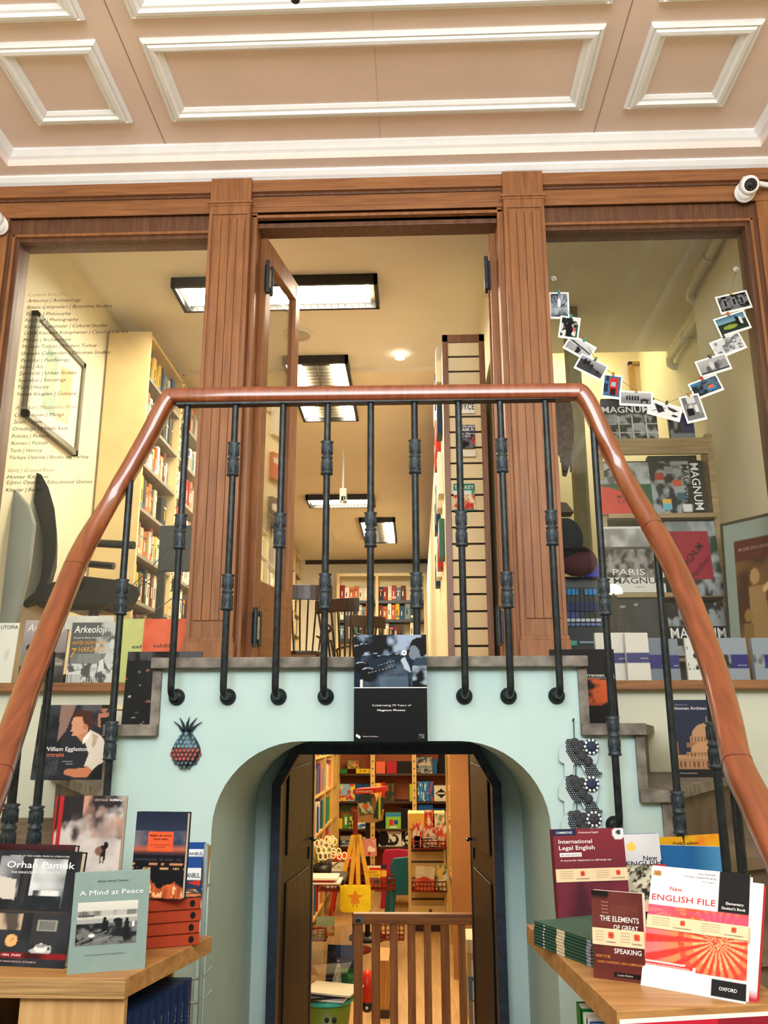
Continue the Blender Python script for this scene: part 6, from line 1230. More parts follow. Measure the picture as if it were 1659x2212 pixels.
# ---------------- ceramic pineapple
c_ = W(399, 1622, Y=YW - .02); root = thing('ceramic_pineapple', (c_.x, YW, c_.z), 'ceramic pineapple wall plaque with blue and red scales', 'wall ornament')
rx, rz_ = .046, .053
def pr_(t):
    x = rx * math.sin(t); z = -rz_ * math.cos(t)
    if z > 0: x *= (1 - .45 * (z / rz_) ** 1.3) ; z *= 1.18
    return x, z
b = MB(); vs = []; fs = []; n1, n2 = 28, 10
for j in range(n2 + 1):
    q = j / n2
    for i in range(n1):
        t = 2 * math.pi * i / n1; x, z = pr_(t if t <= math.pi else t); vs.append((x * math.cos(q * math.pi / 2), -.026 * math.sin(q * math.pi / 2), z * math.cos(q * math.pi / 2)))
for j in range(n2):
    for i in range(n1): a0 = j * n1 + i; a1 = j * n1 + (i + 1) % n1; fs.append((a0, a1, a1 + n1, a0 + n1))
b.add(vs, fs, mat('ceramic_dark', '26323a', .3, var=.2), None, True); b.build('fruit_body', parent=root)
teal_c = mat('ceramic_teal', '4f7d8c', .25, var=.25, scale=80); red_c = mat('ceramic_red', '93382f', .25, var=.25, scale=80); navy_c = mat('ceramic_navy', '2a3c4c', .25, var=.2)
sb_ = {0: MB(), 1: MB(), 2: MB()}
for r in range(9):
    z = -rz_ * .92 + r * rz_ * .235
    hw = 0
    for t in [math.pi * i / 60 for i in range(61)]:
        x_, z_ = pr_(t)
        if abs(z_ - z) < rz_ * .06: hw = max(hw, x_)
    nn = max(2, int(hw / .0085)) 
    for k in range(-nn, nn + 1):
        x = k * .0125 + (.00625 if r % 2 else 0)
        if abs(x) > hw * .97: continue
        q = min(.99, math.hypot(x / max(hw, .001), z / (rz_ * 1.2))); y = -.026 * math.sqrt(max(0, 1 - q * q)) - .0035
        kind = 2 if r < 2 else (1 if r < 5 else 0)
        pts = [(x + .0062 * u_, y + .004 * abs(u_), z + dz_) for u_, dz_ in ((-.9, -.002), (-.8, .004), (-.35, .008), (0, .0095), (.35, .008), (.8, .004), (.9, -.002), (0, -.006))]
        sb_[kind].prism(pts, (0, .004, 0))
for k_, m_ in ((0, teal_c), (1, red_c), (2, navy_c)): sb_[k_].build('scales', m_, root)
b = MB()
for k, an in enumerate((-38, -18, 2, 22, 42)):
    L_ = .045 if k in (1, 2, 3) else .04; s_, c2_ = math.sin(R(an)), math.cos(R(an)); bx_ = .012 * (k - 2) / 2; z0_ = rz_ * 1.1; b.prism([(bx_ - .006, 0, z0_), (bx_ + .006, 0, z0_), (bx_ + s_ * L_ * .6 + .003, 0, z0_ + c2_ * L_ * .6), (bx_ + s_ * L_ * 1.1 + .004 * (1 if an > 0 else -1), 0, z0_ + c2_ * L_), (bx_ + s_ * L_ * .5 - .004, 0, z0_ + c2_ * L_ * .55)], (0, -.008, 0), mat('ceramic_black', '15242a', .3))
b.build('leaves', parent=root)
# ---------------- hanging crochet elephants
hk = W(1240, 1556, Y=YW - .02)
b = MB(); b.tube([(hk.x, YW, hk.z), (hk.x, YW - .012, hk.z), (hk.x, YW - .014, hk.z + .006)], .0025, iron2); tag(b.build('wall_hook', origin=hk), 'small hook above the crochet elephants', 'hook')
felt = mat('clear_acrylic_white', 'b7cbcc', .25, var=.02); lace = mat('black_lace', '25272b', .8, var=.2, scale=80); feltd = mat('grey_crochet', '3a3d42', .85, var=.3, scale=120, bump=.4); navy = mat('navy_crochet', '2b3656', .85, var=.3, scale=120, bump=.4); wl = mat('white_thread', 'dfe3e6', .7)
Ye = YW - .015
def eleph(cx_, cy_, nth, k):
    o_ = W(cx_, cy_, Y=Ye); s = 1 / 690. ; root = thing('elephant_ornament', o_, '%s elephant of grey acrylic and black crochet on the hanging wall string' % nth, 'wall ornament')
    def P(x, y, yy=0): return (x * s, yy, -y * s)
    out = [(-35, 5), (-33, -15), (-22, -32), (-5, -40), (5, -36), (20, -38), (34, -30), (46, -18), (48, -5), (44, 10), (38, 22), (52, 34), (50, 39), (40, 36), (32, 26), (34, 39), (21, 39), (16, 28), (10, 14), (-2, 12), (-6, 18), (-8, 39), (-24, 39), (-24, 14), (-32, 10)]
    b = MB(); b.prism([P(x, y) for x, y in out], (0, .003, 0), felt); b.build('elephant_body', parent=root)
    b = MB(); # lace net
    lx = [(-14, -36), (4, -36), (18, -20), (26, 0), (30, 22), (40, 30), (28, 36), (20, 20), (6, 8), (-2, 10), (-12, 0), (-15, -16)]
    def inside(x, y, pg):
        c = False
        for q in range(len(pg)):
            (x0, y0), (x1, y1) = pg[q - 1], pg[q]
            if (y0 > y) != (y1 > y) and x < (x1 - x0) * (y - y0) / (y1 - y0) + x0: c = not c
        return c
    for pg in ([(-17, -34), (2, -38), (2, -22), (12, 0), (24, 13), (6, 13), (-7, 8), (-15, -4), (-19, -20)], [(16, 16), (30, 16), (36, 38), (23, 38)], [(30, 16), (38, 14), (52, 35), (44, 38)]):
        for iy in range(-9, 10):
            for ix in range(-6, 14):
                x, y = ix * 4.6 + (2.3 if iy % 2 else 0), iy * 4.2
                if inside(x, y, pg): b.tube([P(x + 2.5 * math.cos(t), y + 2.5 * math.sin(t), -.002) for t in [math.pi * h / 3 for h in range(7)]], .0015, lace, 4, cap=False)
    b.build('lace_net', parent=root)
    b = MB()
    for (x, y, r) in ((0, -29, 10), (5, -15, 10), (15, -3, 10.5), (26, 8, 9.5), (14, -25, 9)): Mx = Matrix.Translation(P(x, y, -.003)) @ Matrix.Rotation(R(90), 4, 'X'); b.lathe([(r * s, 0), (r * s, .002), (r * s * .7, .004), (r * s * .4, .0035), (.0005, .005)], feltd, 14, M=Mx)
    b.build('crochet_rosettes', parent=root)
    b = MB(); Mx = Matrix.Translation(P(34, -21, -.005)) @ Matrix.Rotation(R(90), 4, 'X'); b.lathe([(16 * s, 0), (16 * s, .0015)], lace, 24, M=Mx); b.lathe([(11 * s, .0015), (11 * s, .003), (5 * s, .005)], navy if k < 2 else feltd, 12, M=Mx)
    for j in range(10): t = 2 * math.pi * j / 10; b.ball(Mx @ Vector((13.3 * s * math.cos(t), 13.3 * s * math.sin(t), .0018)), 3.0 * s, wl, 8, sc=(1, .3, 1))
    b.build('eye_rosette', parent=root); return o_
els = [(1243, 1635, 'topmost', 0), (1243, 1716, 'middle', 1), (1248, 1792, 'lowest', 2)]
ps = [eleph(*e) for e in els]
b = MB(); b.tube([(hk.x, YW - .014, hk.z + .003)] + [Vector((p.x + (-.0), Ye + .004, p.z + .055)) for p in ps[:1]] + [ps[0] + Vector((.002, .004, 0)), ps[1] + Vector((.002, .004, 0)), ps[2] + Vector((.004, .004, 0))], .0016, mat('dark_teal_string', '24404a', .7), 5); tag(b.build('hanging_string', origin=hk), 'dark string the crochet elephants hang from', 'string')
# ------------------------------------------------------------------ things in the shop windows
def wbook(nm, lab, x0, x1, yb, yt, Y, c, art=None, texts=(), tilt=5, t=.02, Z=None, roll=0, cat='book', **k):
    bl, br = W(x0, yb, Y=Y), W(x1, yb, Y=Y); z = bl.z if Z is None else Z; bl.z = br.z = z
    M, w = frame_of(bl, br, tilt); h = solve_h(M, yt)
    if roll: M = M @ Matrix.Rotation(R(roll), 4, 'Y')
    return book(nm, M, w, h, t, c, art, texts, lab, cat, **k)
Yw_ = YD + .12; gz_ = gsill + .001
# left sill
wbook('magazine', 'white magazine at the outer end of the left sill', -50, 22, 1478, 1346, Yw_, 'ece8e0', Art(20, 30, 'f0ece4').clouds((.2, .4, .8, .8), 4, 4, 'f0ece4', 'd8d4cc', .5, .7, 2), [('UTOPIA', .45, .98, .1, .06, '2a2a2c')], 6, .006, gz_)
a = Art(50, 70, '6a6468').grad((0, 0, 1, .5), 'b8aab0', '8a8088').clouds((0, .5, 1, 1), 4, 4, '2c2a30', '54505a', .35, .65, 3).ell(.25, .42, .16, .06, '1a1a1c').poly([(0, .5), (.3, .46), (.6, .52), (1, .62), (1, .7), (0, .7)], '8a847c')
wbook('magazine', 'grey archaeology magazine half hidden behind the sloping handrail', 36, 132, 1475, 1340, Yw_ + .01, '5a565c', a, [('Arkeoloji', .06, .96, .17, .11, 'f4f2f2', .0, .15), ('DOSYA', .55, .8, .6, .03, 'f0f0f0', .01), ('Arşiv ve Tarih', .55, .95, .68, .03, 'e0e0e0')], 6, .008, gz_)
a = Art(90, 120, '5a5c62').clouds((.55, 0, 1, .65), 5, 8, '6c6e74', 'c4c6ca', .42, .6, 3).rect(0, 0, .62, .24, '5c5e64').rect(.05, .5, 1, 1, '7c7e82').clouds((0, .66, 1, 1), 9, 9, '54565a', 'dcdde0', .42, .58, 6).poly([(0, .8), (.3, .76), (.3, 1), (0, 1)], 'e4e4e4')
for k in range(7): a.rect(.02 + k * .04, .83, .035 + k * .04, .96, '6a6c70'); a.rect(.34 + k * .04, .72, .355 + k * .04, .78, '4a4c50'); a.rect(.36 + k * .05, .88, .37 + k * .05, .98, 'f0f0f0')
a.poly([(.66, .62), (.74, .58), (.78, .76), (.64, .8)], 'e8e8e8').ell(.86, .58, .1, .1, 'd0d2d4').ell(.9, .35, .06, .08, 'd8d8da')
wbook('magazine', 'archaeology magazine with orange headline in the middle of the window sill', 141, 244, 1475, 1345, Yw_ - .02, '5a5c62', a, [('Arkeoloji', .06, .74, .165, .115, 'f8f8f8', .012, .1), ('Gerçek ile Efsane Arasında', .06, .64, .26, .028, 'e0e0e0'), ('ANTİK DÜNYANIN', .04, .74, .355, .055, 'e8a020', .02), ('7', .03, .16, .56, .15, 'e8a020', .03, .2), ('HARİKASI', .2, .74, .475, .085, 'e8a020', .03)] + [('tarihin en gizemli yapıları üzerine', .2, .68, .52 + k * .028, .012, 'd8d8da') for k in range(5)], 5, .008, gz_)
b = MB(); p, q = W(140, 1346, Y=Yw_ + .02), W(246, 1330, Y=Yw_ + .02); b.box((p.x, Yw_ + .025, p.z - .03), (q.x, Yw_ + .028, q.z), mat('clear_sleeve', 'd8d8d4', .2)); tag(b.build('plastic_sleeve', origin=p), 'shiny plastic sleeve sticking up behind the orange headline magazine', 'sleeve')
wbook('magazine', 'lime green exhibition magazine in the window sill', 252, 312, 1477, 1337, Yw_ - .01, 'c9cf86', None, [('exhibist', .42, 1.35, .45, .055, '2a2a20', .012)], 5, .008, gz_)
wbook('magazine', 'orange exhibition magazine touching the fluted pilaster', 300, 412, 1470, 1337, Yw_ - .035, 'e0583a', Art(40, 40, 'e0583a').clouds((0, 0, 1, 1), 3, 4, 'da5236', 'e8684a', .3, .7, 5), [('exhibist', .22, .64, .44, .06, '2a1a16', .014)], 5, .008, gz_)
# ---------------- right window: display rack
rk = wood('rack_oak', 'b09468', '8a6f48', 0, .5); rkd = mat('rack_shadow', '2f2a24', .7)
Yr_ = 4.78; p, q = W(1291, 985, Y=Yr_), W(1525, 947, Y=Yr_); root = thing('display_rack', (p.x, Yr_, LZ), 'wooden display rack of photography books behind the right window', 'rack'); o = root.location
b = MB(); b.box((p.x, Yr_ - .02, p.z), (q.x, Yr_, q.z), rk); b.box((p.x, Yr_, q.z - .02), (q.x, Yr_ + .1, q.z), rk); b.build('top_board', parent=root, origin=o, bevel=.003)
for x_, w_s in ((p.x, .03), (q.x, .035)): b = MB(); b.box((x_, Yr_ + .0, LZ), (x_ + w_s, Yr_ + .12, q.z + .03), rk); b.build('side_post', parent=root, origin=o, bevel=.002)
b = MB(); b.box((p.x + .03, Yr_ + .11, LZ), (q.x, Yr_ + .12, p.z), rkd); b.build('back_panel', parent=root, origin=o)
sh = []
for y in (1113, 1283, 1420): z = W(1400, y, Y=Yr_).z; b = MB(); b.box((p.x + .03, Yr_ - .045, z - .025), (q.x + .0, Yr_ + .1, z), rk); b.build('shelf', parent=root, origin=o); sh.append(z)
WB = 'f4f4f4'
a = Art(60, 50, '2a2c30').clouds((0, .38, 1, 1), 8, 6, '1c1d20', '9a9da2', .42, .6, 3)
for j in range(3):
    for i in range(4): a.rect(.03 + i * .25, .42 + j * .2, .05 + i * .25, .6 + j * .2, 'd8d8d8'); a.rect(.03 + i * .25, .41 + j * .2, .25 + i * .25, .425 + j * .2, 'c8c8c8')
wbook('photo_book', 'large photography book of contact strips standing on top of the display rack', 1306, 1424, 947, 862, Yr_ + .02, '1c1d20', a, [('MAGNUM', .0, .88, .34, .15, WB, .015), ('CONTACT SHEETS', .35, .8, .46, .05, '9aa0a4')], 6, .03, q.z + .001)
wbook('photo_book', 'navy photography book standing beside the contact strip book', 1450, 1503, 947, 893, Yr_ + .02, '222850', Art(30, 24, '262c5a').rect(0, 0, .45, 1, '20242c').clouds((0, 0, .4, .8), 4, 4, '1a1c20', '8a8d92', .4, .6, 2).rect(0, .75, 1, 1, '7c8490'), (), 6, .03, q.z + .001)
a = Art(60, 56, 'c23a30').clouds((0, 0, 1, .42), 5, 4, '54585c', 'b4b8bc', .38, .62, 5).rect(0, .42, 1, .45, '1f2a26').poly([(0, .45), (1, .42), (1, 1), (.7, .62)], '1f5a42').poly([(0, .45), (.3, .5), (1, .85), (1, 1), (0, 1)], 'cc3a34').line(.15, .2, .35, .1, .02, '26282a').ell(.2, .22, .06, .07, '2c2e30')
wbook('photo_book', 'cycling photography book with grey photo over red and green', 1291, 1418, 1108, 1000, Yr_ - .03, 'b83a32', a, [('MAGNUM', .36, .8, .7, .065, '2a1a1a', .01), ('CYCLING', .36, .8, .8, .065, '2a1a1a', .01)], 8, .02, sh[0] + .001)
a = Art(56, 56, '24282c').clouds((0, .1, .8, 1), 5, 5, '20262c', '9ca2a6', .42, .58, 7)
for (x, y, c) in ((.1, .3, 'a8402f'), (.45, .42, 'c8553a'), (.3, .2, '8a9296'), (.2, .75, 'e0b050'), (.6, .85, 'd8dadc'), (.2, .82, '6ab0c8'), (.5, .65, '3a5c74')): a.rect(x, y, x + .18, y + .12, c)
a.rect(.82, 0, 1, 1, '17181a')
wbook('photo_book', 'thick black photography book with vertical white lettering', 1414, 1522, 1112, 985, Yr_ - .03, '1a1b1d', a, [('MAGNUM', .84, 1.6, .14, .13, WB, .02, 0, 'l', -math.pi / 2), ('MAGNUM', .66, 1.4, .16, .11, '17181a', .02, 0, 'l', -math.pi / 2)], 7, .05, sh[0] + .001)
a = Art(60, 76, 'dedad6').clouds((.03, .03, .97, .34), 4, 3, '8a8888', 'dcdad8', .35, .65, 2).clouds((.03, .32, .97, .8), 9, 8, '262424', '9a9694', .38, .62, 4).rect(.03, .31, .97, .35, '4a4646').line(.72, .3, .72, .4, .008, '2a2828').rect(0, .78, 1, 1, 'e2deda')
wbook('photo_book', 'white bordered city photography book below the cycling book', 1310, 1440, 1283, 1138, Yr_ - .05, 'd8d4d0', a, [('PARIS', .14, .68, .74, .09, 'efedea', .004), ('MAGNUM', .14, 1.0, .87, .09, '2a2828', .004), ('THAMES & HUDSON', .5, .66, .93, .014, '3a3a3a')], 7, .02, sh[1] + .001)
a = Art(56, 64, '9aa0a4').clouds((0, 0, 1, .15), 4, 2, '7a8286', 'c0c6ca', .35, .65, 2).clouds((0, .75, 1, 1), 6, 4, '303438', 'a0a6aa', .42, .6, 4).clouds((.85, .2, 1, .75), 3, 6, '2a4a3a', 'b0b6ba', .4, .6, 5).rect(.05, .14, .85, .78, 'a0243c').poly([(.05, .14), (.2, .14), (.2, .78), (.05, .78)], '8c2036')
wbook('photo_book', 'grey photography book with a large crimson panel and diagonal lettering', 1452, 1562, 1254, 1127, Yr_ - .05, '8a9296', a, [('MAGNUM', .3, .95, .66, .09, '2a1016', .01, 0, 'fit', .86), ('Manifesto', .46, 1.05, .78, .07, '2a1016', 0, .15, 'fit', .86)], 7, .03, sh[1] - .02)
wbook('photo_book', 'dark grey shrink wrapped book on the lowest rack shelf', 1332, 1448, 1420, 1294, Yr_ - .06, '3a3b3f', Art(30, 30, '3a3b3f').clouds((0, 0, 1, 1), 3, 3, '34353a', '4c4d52', .3, .7, 2).line(.1, .15, .5, .1, .006, 'b0b0b4'), (), 7, .02, sh[2] + .001)
a = Art(60, 64, '22242a').clouds((0, 0, 1, .5), 7, 5, '1a1c20', '9ca0a4', .45, .6, 9).rect(0, .45, 1, .8, '17181b').clouds((0, .82, 1, 1), 7, 3, '1a1c20', '9ca0a4', .45, .6, 4)
wbook('photo_book', 'street photography book with bold white lettering beside the shrink wrapped one', 1452, 1578, 1415, 1302, Yr_ - .08, '1d1f23', a, [('MAGNUM', .02, .98, .68, .2, WB, .02), ('STREETS', .5, .9, .8, .07, 'a0a4a8')], 7, .02, sh[2] + .001)
# boxed sets on the sill
def boxed(lab, x0, x1, yt, Y, c='9aa3b0', pic=None, white=False, nm='boxed_postcards', bandc='2a2c7a'):
    a = Art(30, 40, c).rect(0, .36, 1, .68, bandc)
    if white: a = Art(30, 40, 'e6dfda').rect(0, .4, 1, .6, '3a3c7c')
    if pic: a.clouds((0, .36, .38, .68), 4, 4, '24262a', 'a0a4a8', .4, .6, pic)
    return wbook(nm, lab, x0, x1, 1472, yt, Y, c if not white else 'e6dfda', a, [('MAGNUM', .62, .92, .52 if white else .62, .02, 'f0f0f4', .01)], 3, .03, gz_, cat='box')
boxed('white boxed notebook with violet band, nearest the pilaster', 1292, 1372, 1367, Yw_ + .03, white=True, nm='boxed_notebook'); boxed('white boxed notebook with violet band, second on the sill', 1358, 1408, 1367, Yw_ - .02, white=True, nm='boxed_notebook')
boxed('grey boxed card set with dark blue band beside the white notebooks', 1408, 1450, 1378, Yw_ + .02, '7c8698'); boxed('narrow grey boxed card set with dark blue band', 1440, 1472, 1380, Yw_ - .02, '8690a0')
wbook('paperback', 'white paperback with black figure behind the sloping handrail', 1488, 1522, 1472, 1378, Yw_, 'e4e2de', Art(20, 40, 'e6e4e0').clouds((.1, .2, .9, .7), 3, 5, 'e6e4e0', '17181a', .48, .54, 3), (), 3, .02, gz_)
boxed('grey boxed card set with a small photo on its blue band, right of the handrail', 1560, 1622, 1378, Yw_, '9aa3b0', 5); boxed('grey boxed card set with a small photo at the outer end of the sill', 1634, 1694, 1378, Yw_, '9aa3b0', 6)
# poster leaning at the right wall
p0, p1 = W(1571, 1400, Y=4.55), W(1700, 1400, Y=4.28); M_, _w = frame_of(Vector((p0.x, 4.55, LZ)), Vector((min(p1.x, XR + .0), 4.28, LZ)), 3); h_ = solve_h(M_, 1132)
root = thing('framed_poster', M=M_, label='framed dark red exhibition poster with classical figures leaning at the window edge', cat='poster'); fm2 = mat('dark_bronze_frame', '3f382c', .4, metal=.4)
b = MB(); b.box((0, 0, 0), (.014, .02, h_), fm2); b.box((_w - .014, 0, 0), (_w, .02, h_), fm2); b.box((0, 0, 0), (_w, .02, .014), fm2); b.box((0, 0, h_ - .014), (_w, .02, h_), fm2); b.build('frame', parent=root)
a = Art(50, 90, '8f9a92').rect(.2, .12, 1, 1, '5a2820').clouds((.2, .25, 1, 1), 3, 5, '4a2a1c', '7a5430', .35, .65, 4).ell(.55, .36, .09, .05, 'b08a5c').poly([(.42, .42), (.7, .42), (.8, .7), (.75, .95), (.5, .95), (.42, .7)], 'a07c50').ell(.38, .6, .08, .04, '94703f').poly([(.28, .65), (.46, .65), (.46, 1), (.3, 1)], '86643a').line(.7, .45, .95, .38, .02, 'd8b080')
a.sheet('poster_print', _w - .028, h_ - .028, root, y=.004, x0=.014, z0=.014)
letters(root, _w, h_, [('MUSEE DU LOUVRE', .3, .9, .2, .02, 'b08a7c')], y=.002)
# lamp, hat, drape, shelf bracket, mirrored window panes
q = W(1326, 1282, Y=4.5); root = thing('desk_lamp', (q.x, 4.5, gsill), 'desk lamp with a white dome shade in front of the display rack', 'lamp'); hq = q.z - gsill
b = MB(); b.lathe([(.047, 0), (.044, .022), (.03, .042), (.008, .05), (.0005, .05)], emis('lamp_shade_white', 'fff2d0', 1.0), 24, c=(0, 0, hq)); b.build('lamp_shade', parent=root)
b = MB(); b.tube([(0, 0, hq + .045), (0, .03, hq * .5), (.02, .03, .02)], .006, blk); b.build('pole', parent=root); b = MB(); b.lathe([(.05, 0), (.05, .012), (.01, .02)], blk, 20, c=(.02, .03, 0)); b.build('base', parent=root)
cloth = mat('carved_brown_cloth', '6b5a40', .8, var=.3, scale=30, bump=.4, c2='3c3020')
Yd2 = 4.9; b = MB()
pts_o = [(1190, 865), (1232, 868), (1238, 920), (1236, 985), (1224, 1028), (1216, 1026), (1212, 990), (1206, 978), (1200, 985), (1190, 985)]
for k, (dx, dy, cc) in enumerate(((0, 0, 0), (4, 10, .02), (8, 22, .035))):
    pp = [W(x + dx * (.3 if x > 1210 else 0), min(y, 1030) - (dy if y > 950 else -dy * .2), Y=Yd2 - cc) for x, y in pts_o]; b.prism(pp, (0, .02, 0), cloth)
for k in range(6):
    x = 1197 + k * 7; b.tube([W(x, 870 + (k % 2) * 12, Y=Yd2 - .045), W(x + 2, 930, Y=Yd2 - .05), W(x + 1, 985 + k * 7 if k > 1 else 975, Y=Yd2 - .04)], [.012, .015, .006], cloth, 7)
tag(b.build('carved_drape', origin=W(1215, 950, Y=Yd2)), 'carved brown drapery ornament hanging behind the fluted pilaster edge', 'ornament')
b = MB(); b.prism([W(x, y, Y=4.95) for x, y in ((1190, 1106), (1240, 1106), (1224, 1086), (1190, 1082))], (0, .12, 0), mat('taupe_board', '6a5c48', .7)); tag(b.build('wall_bracket', origin=W(1210, 1100, Y=4.95)), 'small tapered wall bracket below the carved drapery', 'bracket')
b = MB(); q = W(1222, 1165, Y=4.6); b.ball((q.x, 4.6, q.z), 1, mat('dark_slate_cloth', '1f262b', .85, var=.1), 20, sc=(.095, .08, .12)); b.lathe([(.12, -.06), (.125, -.07), (.1, -.075)], blk, 22, c=(q.x, 4.6, q.z)); tag(b.build('hat', origin=q), 'dark rounded hat in the corner of the right window', 'hat')
b = MB(); q = W(1250, 1212, Y=4.62); b.ball((q.x - .01, 4.62, q.z), 1, mat('maroon_cloth', '4a1a22', .85), 18, sc=(.11, .07, .085)); tag(b.build('cushion', origin=q), 'dark maroon cushion under the rounded hat', 'cushion')
b = MB(); q = W(1284, 1235, Y=4.66); b.prism([W(x, y, Y=4.64) for x, y in ((1262, 1245), (1275, 1208), (1290, 1205), (1296, 1246))], (0, .1, 0), mat('ultramarine_cloth', '2028a0', .7)); tag(b.build('cloth_bundle', origin=q), 'bright ultramarine cloth bundle beside the maroon cushion', 'cloth')
p, q = W(1215, 1400, Y=4.7), W(1305, 1268, Y=4.7); root = thing('mirrored_windows', (p.x, 4.7, LZ), 'dark block with blue and white panes imitating reflected windows beside the desk lamp', 'cabinet'); o = root.location
b = MB(); b.box((p.x, 4.7, LZ), (q.x, 4.95, q.z), mat('navy_black', '151a22', .5)); b.box((p.x, 4.7, q.z), (q.x, 4.95, W(1215, 1246, Y=4.7).z), blk); b.build('carcass', parent=root, origin=o)
for (x0, y0, x1, y1, c) in ((1221, 1272, 1248, 1285, '3f8fd8'), (1262, 1272, 1288, 1285, '3f8fd8'), (1222, 1300, 1296, 1320, '34406e'), (1222, 1322, 1250, 1336, '4a5a94'), (1224, 1336, 1298, 1343, 'dfe6f0'), (1226, 1346, 1298, 1352, '7a90c8'), (1226, 1384, 1246, 1394, '5ac0a8'), (1252, 1385, 1284, 1390, '8aa8c0')):
    p, q = W(x0, y1, Y=4.69), W(x1, y0, Y=4.69); b = MB(); b.box((p.x, 4.69, p.z), (q.x, 4.699, q.z), flat(c, .15)); b.build('mirrored_pane', parent=root, origin=o)  # painted panes imitate blue-lit windows reflected in the glass
b = MB()
for k in range(7): b.tube([W(1226 + k * 9, 1270, Y=4.68), W(1222 + k * 11, 1352, Y=4.68)], .0022, blk, 5)
b.build('rod', parent=root, origin=o)
b = MB(); b.prism([W(x, y, Y=4.62) for x, y in ((1318, 1286), (1332, 1286), (1356, 1375), (1318, 1375))], (0, .02, 0), mat('oxblood_board', '2c1a18', .6)); tag(b.build('dark_board', origin=W(1335, 1330, Y=4.62)), 'dark brown board leaning under the desk lamp', 'board')
# walls and picture beyond the right window; painted pipes
olive = mat('olive_cream_plaster', 'd9d2a2', .8, var=.04, scale=3)
b = MB(); x0_ = W(1290, 900, Y=5.9).x; b.box((W(1236, 900, Y=5.6).x, 5.6, LZ), (W(1262, 900, Y=5.6).x, 5.75, ZI), mat('khaki_post', '9a9266', .8)); struct('trim_31', b)
p0, p1, p2 = W(1362, 800, Y=7.15), W(1438, 775, Y=7.15), W(1395, 870, Y=7.15)
root = thing('framed_picture', (p0.x, 7.15, W(1400, 905, Y=7.15).z), 'golden framed sepia picture on the far wall above the display rack', 'picture'); o = root.location; gfm = mat('gilt_frame', 'b08a3c', .35, metal=.5)
zt5, zb5 = W(1400, 782, Y=7.15).z, W(1400, 905, Y=7.15).z; xl5, xr5 = W(1358, 800, Y=7.15).x, W(1436, 800, Y=7.15).x
b = MB()
for a_, c_ in (((xl5, zb5), (xl5 + .03, zt5)), ((xr5 - .03, zb5), (xr5, zt5)), ((xl5, zb5), (xr5, zb5 + .03)), ((xl5, zt5 - .03), (xr5, zt5))): b.box((a_[0], 7.13, a_[1]), (c_[0], 7.17, c_[1]), gfm)
b.build('frame', parent=root, origin=o)
a = Art(30, 36, 'c9b183').clouds((.2, .2, .8, .8), 4, 5, 'c9b183', '8a744c', .45, .65, 3); s_ = a.sheet('picture', xr5 - xl5 - .04, zt5 - zb5 - .04, root, y=0); s_.location = (xl5 + .02 - o.x, 0, zb5 + .02 - o.z)
pw = mat('painted_pipe', 'dcd8c8', .45, var=.04)
def pipe(pa, pb, X, lab, elbow=None):
    A_, B_ = W(*pa, X=X), W(*pb, X=X); root = thing('ceiling_pipe', A_, lab, 'pipe'); b = MB(); pts = [A_, B_]
    if elbow: pts += [B_ + Vector((.02, .06, -.02)), B_ + Vector((.05, .08, -.03)), B_ + Vector((.12, .08, -.03))]
    b.tube(pts, .027, pw, 14); b.build('pipe_run', parent=root, origin=A_)
    mdl = (A_ + B_) / 2; dd = (B_ - A_).normalized(); b = MB(); b.tube([mdl - dd * .03, mdl + dd * .03], .036, pw, 14); b.box((mdl.x, mdl.y - .01, mdl.z - .005), (mdl.x + .09, mdl.y + .01, mdl.z + .005), pw); b.build('pipe_clamp', parent=root, origin=A_)
    return A_, B_
pipe((1572, 482), (1490, 628), jp.x - .05, 'pale painted pipe under the ceiling near the window glass', True); pipe((1512, 680), (1446, 775), RX1 - .07, 'pale painted pipe farther along the same ceiling edge', True)
# ---------------- garland of prints
pr_list = [  # centre, long w, h (px), clockwise degrees, art, label, clip colour
 (1208, 660, 44, 65, 1, 'burst', 'portrait print of a bright burst, first on the garland by the pilaster', '1f8a8a'),
 (1230, 708, 46, 56, 10, 'dark', 'portrait print of a dark figure with red blossoms', '1f8a8a'),
 (1252, 751, 66, 42, 33, 'street', 'print of a pale street scene hanging steeply under the dark figure', '1f8a8a'),
 (1277, 793, 68, 42, 30, 'group', 'print of people on a dark slope, fourth on the garland', '1f6a5a'),
 (1322, 835, 44, 58, 9, 'redblue', 'print with red door and blue walls', 'c08a3a'),
 (1374, 861, 74, 36, 4, 'horses', 'wide print of a walking group with horses', 'c08a3a'),
 (1436, 887, 74, 36, 17, 'snow', 'wide print of black shapes on snow at the lowest point of the garland', '2a2c2e'),
 (1497, 882, 46, 64, -13, 'desk', 'portrait print of a person at a window desk', 'c08a3a'),
 (1525, 836, 70, 42, -21, 'colour', 'colour print of a crowd with an orange and blue hat', 'c0392b'),
 (1541, 789, 74, 42, -17, 'rocks', 'print of pale standing figures, below the crowd of white shapes', '2a4a3a'),
 (1573, 746, 74, 44, -22, 'crowd', 'pale print crowded with small shapes', '2a4a3a'),
 (1582, 699, 72, 46, -18, 'field', 'colour print of a green field under a blue sky with a dark animal', 'c0703a'),
 (1585, 653, 72, 44, -13, 'wall', 'dark print with bright windows, last on the garland', 'b08a3a')]
